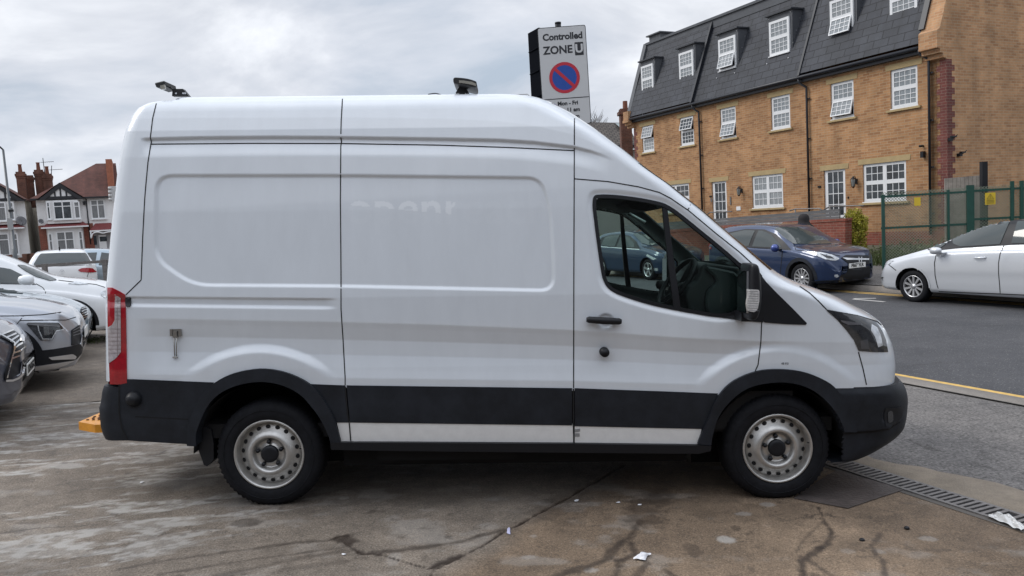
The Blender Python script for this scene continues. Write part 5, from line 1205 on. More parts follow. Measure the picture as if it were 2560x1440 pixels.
        for p in v:
            h = s.bv.ray_cast(Vector((p.x, side*3, p.y)), Vector((0, -side, 0)))
            V.append((p.x, (h[0].y if h[0] is not None else side*s.W*.8)+side*out, p.y))
        mb = MB(); mb.add(V, [tuple(t) for t in f], True); return mb.build(name, m, parent or s.root, fix=False)
    def plate(s, x, z, y0, text, yellow=False):
        h = s.bv.ray_cast(Vector((3 if x > 0 else -8, y0+.0131, z+.0007)), Vector((-1 if x > 0 else 1, 0, 0))); X = h[0].x if h[0] is not None else s.spec['top'][1][0]; sg = 1 if x > 0 else -1
        mb = MB(); mb.box((X+sg*.015-.005, y0-.26, z-.056), (X+sg*.015+.005, y0+.26, z+.056)); pl = mb.build('number_plate', mat('plate_white', (.72, .72, .70), .4), s.root)
        if text:
            M_ = Matrix.Translation((X+sg*.022, y0, z)) @ Matrix(((0, 0, sg, 0), (sg, 0, 0, 0), (0, 1, 0, 0), (0, 0, 0, 1)))
            text_obj('plate_text', text, .105, M_, GAP, pl, bold=.003, depth=.002, spacing=.92)
        return pl
PX = lambda s_, ox, oy, pts: [(a/s_+ox, b/s_+oy) for a, b in pts]
suv = dict(wb=2.61, r=.345, ri=.225, W=1.77, lip=.06, lipm=PLAST, sp=(6, 'd'), sw=.075, nf=.60, ne=2.2,
  top=[(.82, .58), (.81, .68), (.76, .80), (.60, .92), (.25, 1.01), (-.22, 1.08), (-.55, 1.28), (-.95, 1.49), (-1.35, 1.575), (-2.0, 1.60), (-2.8, 1.55), (-3.2, 1.38), (-3.36, 1.05), (-3.41, .75), (-3.43, .52)],
  bot=[(.82, .56), (.805, .36), (.74, .25), (.3, .21), (-2.9, .22), (-3.35, .28), (-3.43, .50)], belt=[(.8, .5), (.6, .80), (0, .93), (-.3, .98), (-1.5, 1.02), (-2.7, 1.10), (-3.4, 1.1)])
mpv = dict(wb=2.78, r=.32, ri=.212, W=1.775, lip=.012, sp=(10, 's'), sw=.045, nf=.60,
  top=[(1.0, .52), (.985, .62), (.91, .71), (.70, .81), (.30, .92), (-.10, 1.03), (-.35, 1.11), (-.85, 1.33), (-1.35, 1.49), (-1.9, 1.565), (-2.6, 1.575), (-3.2, 1.50), (-3.55, 1.25), (-3.65, .95), (-3.68, .50)],
  bot=[(1.0, .50), (.97, .33), (.86, .22), (.4, .20), (-2.9, .20), (-3.6, .28), (-3.68, .48)], belt=[(.9, .5), (.6, .74), (0, .90), (-.35, .96), (-1.3, 1.02), (-2.7, 1.07), (-3.6, 1.1)])
hatch = dict(wb=2.64, r=.325, ri=.215, W=1.80, lip=.012, sp=(5, 's'), sw=.07, nf=.62, ne=2.4,
  top=[(.89, .55), (.875, .65), (.82, .73), (.62, .83), (.25, .93), (-.30, 1.02), (-.70, 1.22), (-1.15, 1.42), (-1.6, 1.48), (-2.3, 1.47), (-2.95, 1.39), (-3.25, 1.12), (-3.36, .95), (-3.40, .72), (-3.42, .50)],
  bot=[(.89, .53), (.875, .34), (.78, .22), (.4, .19), (-2.9, .20), (-3.35, .27), (-3.42, .48)], belt=[(.88, .5), (.6, .76), (0, .88), (-.3, .92), (-1.5, .97), (-2.7, 1.02), (-3.4, 1.02)])
SILV = mat('silver_paint', (.60, .62, .65), .3, metal=.35, coat=1); BLUE = mat('deep_blue_paint', (.008, .025, .078), .3, metal=.35, coat=1); BLUE2 = mat('dark_blue_paint', (.010, .030, .075), .3, metal=.3, coat=1)
WCAR = mat('white_car_paint', (.76, .77, .78), .35, coat=1); GREYP = mat('grey_car_paint', (.40, .42, .46), .3, metal=.5, coat=1); DGREY = mat('dark_grey_car_paint', (.10, .105, .13), .3, metal=.5, coat=1); ICE = mat('ice_silver_paint', (.36, .43, .48), .3, metal=.5, coat=1)
def winpair(c, F, R, B=None, side=-1, frame=None):
    for i, p in enumerate([F, R]):
        if p: c.sidepoly('side_window', p, CARGLASS, side, out=.012)
# blue crossover parked facing right
c = Car('parked_car', 'dark blue crossover with black wheel arches parked across the road facing right', BLUE, sp(7.12, 5.86+.885), -U, suv)
for sd in (-1, 1):
    c.sidepoly('window_surround', [(-.30, .985), (-.55, 1.13), (-.95, 1.36), (-1.35, 1.47), (-2.0, 1.49), (-2.55, 1.42), (-2.85, 1.25), (-2.95, 1.12), (-2.0, 1.045), (-1.0, 1.01)], PLAST2, sd, out=.008)
    for p in ([(-.62, 1.04), (-.72, 1.12), (-1.05, 1.34), (-1.38, 1.44), (-1.52, 1.45), (-1.60, 1.06)], [(-1.72, 1.07), (-1.64, 1.45), (-2.0, 1.465), (-2.5, 1.39), (-2.62, 1.14)]): c.sidepoly('side_window', p, CARGLASS, sd, out=.015)
    c.sidepoly('door_handle', [(-1.62, .93), (-1.82, .93), (-1.82, .955), (-1.62, .955)], CHROME, sd, out=.03)
    c.sidepoly('sill_cladding', [(-.38, .24), (-2.2, .24), (-2.2, .34), (-.38, .34)], PLAST, sd, out=.01)
    m_ = MB(); m_.lathe([(.0001, -.06), (.07, -.055), (.095, -.01), (.09, .06), (.0001, .085)], 12, axis='x', c=(-.66, sd*1.0, 1.04)); q = m_.build('door_mirror', mat('mirror_blue', (.03, .06, .26), .3, metal=.4, coat=1), c.root); q.scale = (1, 1, 1)
    m_ = MB(); m_.box((-.68, sd*.8, .97), (-.60, sd*.95, 1.01)); m_.build('mirror_arm', PLAST2, c.root)
c.sm('door_seam', [[(1957, 616), (1955, 640), (1950, 690)], [(1864, 612), (1866, 650)]], 1.6)
c.sm('bonnet_seam', [[(1984, 612), (1990, 625), (2018, 628), (2052, 630), (2100, 640)]], 1.6)
c.pt('windscreen', [(1936, 572), (1952, 568), (1993, 568), (2027, 580), (2058, 596), (2080, 609), (2030, 611), (1984, 610), (1958, 592)], CARGLASS, rnd=3)
hl_ = c.pt('headlight', [(2016, 629), (2051, 631), (2082, 638), (2099, 647), (2088, 652), (2064, 649), (2040, 639)], LENSB, rnd=3)
c.pt('headlight_core', [(2050, 634), (2078, 641), (2085, 647), (2066, 645)], LENSD, out=.016, parent=hl_)
gr = c.pt('grille', [(2102, 645), (2114, 638), (2170, 639), (2173, 650), (2172, 660), (2125, 662)], PLAST2, rnd=2)
c.pt('grille_bar', [(2105, 645), (2171, 646.5), (2171, 650), (2116, 650)], CHROME, out=.02, parent=gr)
c.sm('emblem', [[(2145.5, 643), (2146.5, 655)], [(2152.5, 643), (2151.5, 655)], [(2146, 649), (2152, 649)]], 2, CHROME, out=.022)
c.pt('lower_grille', [(2120, 664), (2172, 664), (2176, 676), (2172, 698), (2118, 698), (2098, 690), (2116, 682)], PLAST2, rnd=3)
c.pt('bumper_cladding', [(2028, 703), (2120, 699), (2181, 700), (2183, 706), (2172, 715), (2042, 714)], PLAST, rnd=3)
c.pt('fog_lamp', [(2086, 687), (2094, 686), (2098, 691), (2092, 694), (2086, 692)], LENSB, out=.01)
c.plate(1, .60, 0, 'FE67 YLR')
c.sidepoly('tail_light', [(-3.05, .98), (-3.36, 1.0), (-3.38, 1.10), (-3.1, 1.12)], RED, -1, out=.01)
# silver people carrier facing left
c = Car('parked_car', 'bright silver car parked across the road facing left, nose beside the green fence', SILV, sp(4.20, 5.80+.8875), U, mpv)
T = lambda pts: PX(4.234, 2180, 440, pts)
c.pt('window_surround', T([(585, 783), (700, 695), (850, 612), (1000, 545), (1150, 496), (1300, 478), (1470, 470), (1640, 468), (1900, 474), (1960, 715), (1480, 728), (900, 765), (720, 785)]), PLAST2, out=.012, rnd=4, grid=5)
for p in ([(640, 772), (840, 640), (846, 650), (832, 690), (722, 772)], [(858, 662), (960, 592), (1150, 516), (1300, 498), (1462, 488), (1362, 724), (940, 752), (862, 720)], [(1545, 486), (1640, 484), (1860, 490), (1900, 706), (1480, 716)]): c.pt('side_window', T(p), CARGLASS, out=.022, rnd=3, grid=5)
c.sm('door_seam', [T([(705, 785), (675, 850), (662, 920), (668, 1050), (688, 1150), (712, 1222), (1000, 1235), (1358, 1248)]), T([(1478, 430), (1470, 470), (1400, 728), (1355, 830), (1340, 920), (1340, 1030), (1350, 1140), (1358, 1248), (1700, 1262)]), T([(255, 1000), (180, 940), (112, 935)]), T([(650, 690), (648, 712)])], 2.0)
h_ = c.pt('headlight', T([(122, 930), (150, 885), (220, 850), (285, 842), (250, 880), (175, 942)]), LENSB, rnd=2)
c.pt('fog_lamp', T([(70, 1150), (110, 1080), (118, 1085), (85, 1165), (62, 1185)]), LENSB, out=.012); c.pt('fog_recess', T([(80, 1080), (120, 1068), (118, 1085), (80, 1098)]), GAP, out=.012)
a_ = c.loc(2457, 636, -.95); b_ = c.loc(2495, 635, -.95); m_ = MB(); m_.tube([a_, a_*.8+b_*.2+np.array([0, -.02, 0]), a_*.2+b_*.8+np.array([0, -.02, 0]), b_], .016, 8); 
for sd in (1, -1):
    hx = -1.38; y_ = sd*(.885+.012); m_ = MB(); m_.tube([(hx+.10, y_-sd*.02, .90), (hx+.07, y_+sd*.022, .90), (hx-.07, y_+sd*.022, .905), (hx-.11, y_-sd*.02, .905)], .016, 8); m_.build('door_handle', SILV, c.root)
    m_ = MB(); m_.lathe([(.0001, -.10), (.045, -.085), (.068, -.02), (.072, .06), (.06, .10), (.0001, .11)], 12, axis='x', c=(-.62, sd*1.0, 1.03)); m_.build('door_mirror', SILV, c.root); m_ = MB(); m_.prism([(-.55, .93), (-.63, .99), (-.72, .99), (-.66, .90)], sd*.84, sd*.95); m_.build('mirror_arm', SILV, c.root)
c.pt('windscreen', [(2352, 602), (2385, 585), (2420, 570), (2440, 562), (2400, 575), (2370, 590)], CARGLASS, out=.006)
# dark blue hatchback seen through the van's cab
c = Car('parked_car', 'dark blue hatchback across the road, seen through the side windows of the van cab', BLUE2, sp(13.35, 6.0+.90), -U, hatch)
for sd in (-1, 1):
    c.sidepoly('window_surround', [(-.35, .93), (-.75, 1.15), (-1.15, 1.33), (-1.6, 1.395), (-2.3, 1.38), (-2.75, 1.30), (-2.95, 1.10), (-2.0, .99)], PLAST2, sd, out=.008)
    for p in ([(-.72, .99), (-.80, 1.10), (-1.2, 1.31), (-1.60, 1.37), (-1.68, .99)], [(-1.78, 1.0), (-1.72, 1.37), (-2.3, 1.355), (-2.55, 1.30), (-2.62, 1.04)]): c.sidepoly('side_window', p, CARGLASS, sd, out=.015)
    c.sidepoly('chrome_strip', [(-.4, .915), (-2.9, 1.0), (-2.9, 1.02), (-.4, .94)], CHROME, sd, out=.008)
    c.sidepoly('headlight', [(.50, .66), (.05, .80), (.02, .74), (.35, .62)], LENSB, sd, out=.008); c.sidepoly('fog_lamp', [(.52, .38), (.36, .38), (.36, .30), (.52, .30)], LENSB, sd, out=.008)
c.pt('windscreen', [(1583, 585), (1600, 583), (1630, 592), (1652, 612), (1625, 614), (1604, 608)], CARGLASS, rnd=2)
# row of cars on the forecourt, noses to the road
H = NN; BASE = np.array([-4.76, 7.6])
def row(k, spec, dn=0., name='parked_car', **kw):
    p = BASE+k*2.2*U+dn*NN; ax = p-NN*(spec['top'][1][0]); return Car(name, kw['label'], kw['paint'], ax, NN, spec, 'cars parked in a row on the forecourt')
crs = dict(suv); crs['lipm'] = PLAST2; crs['W'] = 1.82; crs['nf'] = .42
lex = dict(suv); lex['lipm'] = DGREY; lex['lip'] = .01; lex['W'] = 1.88; lex['nf'] = .55; lex['ne'] = 2.0
c = row(0, lex, dn=-.06, label='dark grey car nearest in the row, only its slatted nose and plate showing', paint=DGREY)
K = lambda pts: PX(6.546, 0, 780, pts)
g_ = c.pt('grille', K([(-60, 420), (0, 395), (190, 300), (240, 330), (330, 400), (372, 470), (375, 580), (330, 660), (300, 760), (330, 880), (290, 1000), (180, 1085), (70, 1120), (60, 1000), (150, 760), (185, 640), (195, 520), (0, 420), (-60, 460)]), PLAST2, rnd=3)
c.sm('grille_slat', [K([(0, 400), (195, 320)]), K([(60, 450), (235, 375)]), K([(130, 500), (275, 410)]), K([(190, 560), (310, 450)]), K([(185, 610), (330, 520)]), K([(175, 680), (300, 640), (375, 570)]), K([(150, 770), (280, 720)])], 3.6, CHROME, out=.026)
c.sm('chrome_edge', [K([(-60, 380), (0, 405), (120, 470), (198, 520), (195, 620), (150, 780), (80, 1080)])], 3, CHROME, out=.026)
c.sm('bumper_chrome', [K([(70, 1125), (180, 1120), (280, 1080), (340, 1020), (365, 900)])], 5, ALLOY, out=.02)
c.pt('emblem', K([(290, 410), (330, 390), (355, 440), (350, 500), (310, 500), (290, 450)]), CHROME, out=.03, rnd=2)
c.plate(1, .50, -.02, 'LD14 MGX')
c = row(1, crs, dn=.30, label='silver grey crossover second in the row, angular headlamp and black lower bumper', paint=GREYP)
hl_ = c.pt('headlight', K([(430, 195), (460, 175), (950, 182), (1020, 262), (1018, 300), (920, 320), (860, 450), (680, 468), (640, 440)]), LENSD, rnd=2)
c.sm('headlight_strip', [K([(620, 215), (640, 300), (700, 440), (840, 440), (905, 310), (1010, 290)])], 2.6, LENSB, out=.026); c.sm('headlight_strip', [K([(450, 200), (620, 215), (950, 240)])], 2.5, mat('lamp_grey', (.12, .12, .13)), out=.026)
c.sm('bonnet_seam', [K([(0, 66), (300, 64), (700, 45), (1000, 5)]), K([(380, 75), (300, 170), (215, 270)]), K([(330, 140), (700, 135), (1080, 132), (1240, 85)])], 2)
c.pt('bumper_cladding', K([(572, 640), (860, 610), (1160, 560), (1310, 520), (1350, 600), (1330, 680), (1250, 770), (1200, 790), (820, 880), (515, 900), (480, 760)]), PLAST2, out=.008, rnd=3)
c.pt('skid_trim', K([(790, 742), (1170, 690), (1230, 730), (1210, 768), (840, 780)]), ALLOY, out=.02, rnd=2); c.pt('skid_trim', K([(515, 900), (1200, 792), (1080, 850), (900, 905), (520, 950)]), ALLOY, out=.02, rnd=2)
c.pt('grille', K([(1160, 300), (1290, 210), (1300, 300), (1310, 420), (1300, 520), (1165, 550)]), PLAST2, out=.012, rnd=2)
c.sm('grille_slat', [K([(1165, 310), (1290, 240)]), K([(1165, 350), (1300, 290)]), K([(1165, 390), (1300, 350)])], 2, mat('slat_grey', (.15, .15, .16), .3), out=.026)
c.plate(1, .60, 0, '')
c = row(2, dict(hatch, nf=.7, lipm=ICE), dn=.25, label='pale blue silver hatchback third in the row, behind the grey crossover', paint=ICE)
J = lambda pts: PX(2.667, 0, 580, pts)
c.pt('headlight', J([(340, 482), (400, 474), (500, 498), (506, 514), (430, 512)]), LENSB, rnd=2)
c.pt('grille', J([(530, 540), (540, 505), (572, 500), (580, 560), (560, 590), (534, 585)]), PLAST2, out=.012, rnd=2); c.sm('grille_slat', [J([(535, 520+i*14), (574, 508+i*14)]) for i in range(5)], 1.4, CHROME, out=.026)
c.sm('bonnet_seam', [J([(0, 408), (180, 470), (380, 480)]), J([(60, 415), (45, 455)])], 1.8)
c.pt('windscreen', J([(-80, 300), (0, 345), (100, 395), (155, 412), (0, 400), (-80, 380)]), CARGLASS, rnd=2)
jk = dict(hatch, r=.34, W=1.77, nf=.5, lip=.03, lipm=PLAST2, bot=[(.85, .58), (.835, .38), (.74, .26), (.4, .21), (-2.9, .22), (-3.2, .28), (-3.3, .48)], top=[(.85, .60), (.835, .72), (.78, .86), (.60, .98), (.25, 1.06), (-.25, 1.12), (-.62, 1.30), (-1.05, 1.50), (-1.5, 1.565), (-2.2, 1.53), (-2.85, 1.40), (-3.15, 1.15), (-3.27, .9), (-3.3, .50)])
c = row(3, jk, dn=.72, label='white crossover fourth in the row, nose reaching behind the van tail', paint=WCAR)
c.pt('side_window', J([(-60, 235), (0, 238), (70, 250), (150, 290), (235, 345), (0, 340), (-60, 338)]), CARGLASS, out=.016, rnd=3)
c.pt('windscreen', J([(112, 222), (160, 225), (270, 270), (380, 322), (330, 326), (240, 300), (170, 262)]), CARGLASS, out=.016, rnd=3)
c.sm('door_seam', [J([(240, 345), (285, 370), (305, 400), (290, 440)]), J([(0, 345), (240, 350)])], 1.8); c.sm('bonnet_seam', [J([(390, 322), (500, 335), (640, 350), (700, 370)])], 1.6)
c.pt('headlight', J([(455, 345), (510, 332), (590, 348), (520, 352)]), LENSB, out=.012); c.pt('fog_lamp', J([(672, 400), (700, 390), (722, 400), (722, 440), (690, 440), (672, 420)]), LENSB, out=.012, rnd=4)
m_ = MB(); q = c.loc(64, 700, -1.0); m_.lathe([(.0001, -.11), (.055, -.09), (.082, -.02), (.085, .06), (.06, .11), (.0001, .12)], 12, axis='x', c=tuple(q)); m_.build('door_mirror', WCAR, c.root)
# white hatchback seen from behind
gf = dict(hatch, top=[(.89, .55), (.875, .65), (.82, .73), (.62, .83), (.25, .93), (-.30, 1.02), (-.70, 1.22), (-1.15, 1.42), (-1.6, 1.475), (-2.3, 1.475), (-2.95, 1.42), (-3.12, 1.30), (-3.32, 1.02), (-3.38, .80), (-3.40, .50)], bot=[(.89, .53), (.875, .34), (.78, .22), (.4, .19), (-2.9, .20), (-3.34, .27), (-3.40, .48)])
Gr = np.array([-12.66, 22.0]); Hd = np.array([-.47, .883]); c = Car('parked_car', 'white hatchback seen from behind, red lamps and silver badge, beyond the row', WCAR, Gr+Hd*3.38, Hd, gf)
Q = lambda pts: PX(7.2, 0, 480, pts)
c.pt('rear_window', Q([(600, 1315), (690, 1165), (735, 1115), (1100, 1100), (1530, 1100), (1560, 1130), (1640, 1285), (1200, 1312)]), CARGLASS, out=.016, rnd=3)
c.pt('spoiler_gap', Q([(970, 1105), (1250, 1103), (1250, 1118), (970, 1120)]), GAP, out=.012)
c.pt('tail_light', Q([(1400, 1405), (1470, 1372), (1590, 1365), (1660, 1372), (1740, 1440), (1620, 1450), (1450, 1440)]), RED, out=.016, rnd=2); c.pt('tail_light', Q([(640, 1410), (690, 1405), (775, 1405), (775, 1440), (690, 1440)]), RED, out=.016)
c.sm('tailgate_seam', [Q([(1588, 1365), (1590, 1460), (1570, 1530)]), Q([(600, 1330), (1100, 1335), (1650, 1310)])], 1.2)
c.sm('emblem', [[(155+5.5*math.cos(t), 679+5.5*math.sin(t)) for t in np.linspace(0, 6.3, 13)], [(151.5, 676), (155, 683), (158.5, 676)], [(153, 676), (155, 679.5), (157, 676)]], 1.2, CHROME, out=.012)
m_ = MB(); q = c.loc(155, 627, 0); m_.tube([(-2.7, 0, 1.46), (-2.78, 0, 1.55)], .02, 6); m_.build('aerial', GAP, c.root)
# two more pale cars behind it, mostly hidden by the van
c = Car('parked_car', 'white saloon sloping up behind the rear corner of the van, farthest car on the left', WCAR, np.array([-14.3, 31.5]), np.array([-.80, -.60]), hatch)
winpair(c, [(-.72, .99), (-.80, 1.10), (-1.2, 1.31), (-1.60, 1.37), (-1.68, .99)], [(-1.78, 1.0), (-1.72, 1.37), (-2.3, 1.355), (-2.55, 1.30), (-2.62, 1.04)], side=1); winpair(c, [(-.72, .99), (-.80, 1.10), (-1.2, 1.31), (-1.60, 1.37), (-1.68, .99)], [(-1.78, 1.0), (-1.72, 1.37), (-2.3, 1.355), (-2.55, 1.30), (-2.62, 1.04)], side=-1)
c = Car('parked_car', 'pale silver car low between the white hatchback and the van tail', ICE, np.array([-11.4, 25.2]), np.array([.9, .43]), hatch)
for sd in (-1, 1): winpair(c, [(-.72, .99), (-.80, 1.10), (-1.2, 1.31), (-1.60, 1.37), (-1.68, .99)], [(-1.78, 1.0), (-1.72, 1.37), (-2.3, 1.355), (-2.55, 1.30), (-2.62, 1.04)], side=sd)
c.sidepoly('tail_light', [(-3.05, .86), (-3.36, .88), (-3.36, .98), (-3.1, .98)], RED, -1, out=.01)
# ------------------------------------------------------------------ sign
SD = 14.0
def wpt(px, py, depth): d = rays(px, py); return CAM+d*(depth/(d @ CF))
tl, tr, bl_, br_ = [wpt(a, b, SD) for a, b in ((1347, 68), (1468, 78), (1361, 312), (1480, 306))]
sc_ = thing('parking_sign', 'tall grey controlled zone sign with blue no waiting roundel on a black pole', 'road sign')
xa = (tr-tl); xa[2] = 0; wdt = np.linalg.norm(xa); xa /= wdt; za = np.array([0, 0, 1.]); ya = np.cross(za, xa); ctr = wpt(1411, 190, SD)
def sgn(u, v, o): return ctr+xa*u+za*v-ya*o
SH = 1.74
SM = Matrix(((xa[0], 0, -ya[0], ctr[0]), (xa[1], 0, -ya[1], ctr[1]), (xa[2], 1, -ya[2], ctr[2]), (0, 0, 0, 1)))
# lean of the plate as seen in the photograph
SM = SM @ Matrix.Rotation(.012, 4, 'Z')
SGR = mat('sign_grey_face', (.54, .545, .55), .45); SBL = mat('sign_blue', (.006, .060, .33), .4); SRD = mat('sign_red', (.47, .014, .035), .4)
def sbox(nm, x0, x1, y0, y1, z0, z1, m, r=.04):
    mb = MB(); mb.prism(roundpoly([(x0, y0), (x1, y0), (x1, y1), (x0, y1)], r, 5), z0, z1, axis=2); mb.xform(SM); return mb.build(nm, m, sc_)
w2 = wdt/2; sbox('sign_back', -w2, w2, -SH/2, SH/2, -.03, 0, PLAST2); sbox('sign_face', -w2+.012, w2-.012, -SH/2+.012, SH/2-.012, 0, .004, SGR, .035)
def disc(nm, x, y, r0, r1, z, m):
    mb = MB(); n = 48; V = [(x+r*math.cos(2*math.pi*k/n), y+r*math.sin(2*math.pi*k/n), z) for r in (r0, r1) for k in range(n)]
    mb.add(V, [(k, (k+1) % n, n+(k+1) % n, n+k) for k in range(n)] if r0 > 0 else [tuple(range(n, 2*n))]); mb.xform(SM); return mb.build(nm, m, sc_, fix=False)
rx, ry, rr = 0.0, -.03, .275
disc('roundel_blue', rx, ry, 0, rr*.84, .006, SBL); disc('roundel_ring', rx, ry, rr*.80, rr, .008, SRD)
mb = MB(); a = math.radians(-45); ca, sa = math.cos(a), math.sin(a); hw = .028; L = rr*.86
mb.add([(rx+L*ca-hw*sa, ry+L*sa+hw*ca, .0095), (rx-L*ca-hw*sa, ry-L*sa+hw*ca, .0095), (rx-L*ca+hw*sa, ry-L*sa-hw*ca, .0095), (rx+L*ca+hw*sa, ry+L*sa-hw*ca, .0095)], [(0, 1, 2, 3)]); mb.xform(SM); mb.build('roundel_bar', SRD, sc_, fix=False)
INK = mat('sign_ink', (.012, .013, .018), .5)
def stext(t, x, y, size, m=INK, z=.006, **k): return text_obj('sign_text', t, size, SM @ Matrix.Translation((x, y, z)), m, sc_, depth=.001, bold=k.pop('bold', .006), **k)
stext('Controlled', .01, .69, .160); stext('ZONE', -.088, .458, .190, bold=.006)
sbox('zone_box', .215, .37, .345, .575, .0045, .006, INK, .015); stext('U', .2925, .458, .20, SGR, z=.0075, bold=.008)
mb = MB(); mb.box((-w2+.012, -.402, .0045), (w2-.012, -.388, .006)); mb.xform(SM); mb.build('sign_rule', INK, sc_)
stext('Mon - Fri', .03, -.485, .097, bold=.004); stext('10 - 11 am', .03, -.605, .097, bold=.004); stext('pm', .165, -.725, .097, bold=.004)
pb = wpt(1395, 60, SD+.12); mb = MB(); gx_, gy_ = pb[0], pb[1]; mb.tube([(gx_, gy_, float(gzxy(gx_, gy_))), (gx_, gy_, pb[2])], .055, 14); mb.tube([(gx_, gy_, pb[2]), (gx_, gy_, pb[2]+.03)], .058, 14); mb.build('pole', PLAST2, sc_)
# second plate, edge-on behind the first
p1, p2, p3, p4 = wpt(1322, 84, SD+.5), wpt(1349, 82, SD+.1), wpt(1340, 270, SD+.5), wpt(1362, 262, SD+.1)
s2 = thing('sign_plate', 'black back of a second sign turned away behind the zone sign', 'road sign')
mb = MB(); d_ = (p2-p1); d_[2] = 0; L = np.linalg.norm(d_); d_ /= L; n_ = np.array([-d_[1], d_[0], 0])
V = []
lean = np.array([.05, 0, 0])
for o_ in (-.02, .02):
    for (u_, z_) in ((0, 1.74), (L, 1.74), (L, 0), (0, 0)): V.append(p1*1.0+d_*u_+n_*o_+np.array([0, 0, z_-1.74]))
mb.add(V, [(0, 1, 2, 3), (7, 6, 5, 4), (0, 4, 5, 1), (1, 5, 6, 2), (2, 6, 7, 3), (3, 7, 4, 0)]); mb.build('plate', mat('sign_back_black', (.003, .004, .007), .9, spec=.05), s2)
for zz_ in (-.35, -.75, -1.2): mb = MB(); q = p1+d_*.02-n_*.03+np.array([0, 0, zz_]); mb.tube([q, q+d_*L], .012, 6); mb.build('rail', MATS['sign_back_black'], s2)
# ------------------------------------------------------------------ left houses
HO = wpt(90, 500, 60.0); HB = np.array([HO[0], HO[1], 0.])
HR = np.stack([np.array([NN[0], NN[1], 0]), np.array([U[0], U[1], 0]), np.array([0, 0, 1.])], 1); HC = HR.T @ (CAM-HB); HANG = math.atan2(NN[1], NN[0])
def hx(px, py, Y=0.): d = rays(px, py) @ HR; s = (Y-HC[1])/d[1]; q = HC+d*s; return float(q[0]), float(q[2])
hz0 = float(gzxy(HB[0], HB[1])); print('house', HB, hz0, hx(88, 500), hx(275, 492), hx(100, 660), hx(230, 405))
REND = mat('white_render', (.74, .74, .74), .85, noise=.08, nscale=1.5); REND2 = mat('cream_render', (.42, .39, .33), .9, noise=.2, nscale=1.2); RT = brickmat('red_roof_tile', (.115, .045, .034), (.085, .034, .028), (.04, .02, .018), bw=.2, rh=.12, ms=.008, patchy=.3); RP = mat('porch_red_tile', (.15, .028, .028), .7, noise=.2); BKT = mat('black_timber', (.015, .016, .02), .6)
CHB = brickmat('chimney_brick', (.14, .055, .035), (.09, .038, .028), (.13, .09, .07), patchy=.4)
NET = mat('net_curtain_glass', (.26, .27, .27), .15, spec=.7, col2=(.10, .10, .11), nscale=4, stretch=(9, 1, .6)); 
def hwin(root, px0, py0, px1, py1, cols, Y, gm, trans=.28):
    a = hx(px0, py0, Y); b = hx(px1, py1, Y); x0, x1, z1, z0 = a[0], b[0], a[1], b[1]; f = .07; mb = MB()
    mb.box((x0, Y-.06, z0), (x1, Y+.05, z0+f)); mb.box((x0, Y-.06, z1-f), (x1, Y+.05, z1)); xs_ = [x0]
    tot = sum(cols); acc = x0
    edges = [x0]
    for c_ in cols: acc += (x1-x0)*c_/tot; edges.append(acc)
    for e_ in edges: mb.box((e_-f*.6, Y-.062, z0), (e_+f*.6, Y+.05, z1))
    zt = z1-(z1-z0)*trans; mb.box((x0, Y-.058, zt-.03), (x1, Y+.04, zt+.03)); mb.box((x0-.1, Y-.12, z0-.08), (x1+.1, Y, z0)); w_ = mb.build('window', UPVC, root)
    for i in range(len(cols)): q = MB(); q.box((edges[i]+f*.6, Y-.02, z0+f), (edges[i+1]-f*.6, Y-.01, z1-f)); q.build('pane', gm, w_)
    return w_
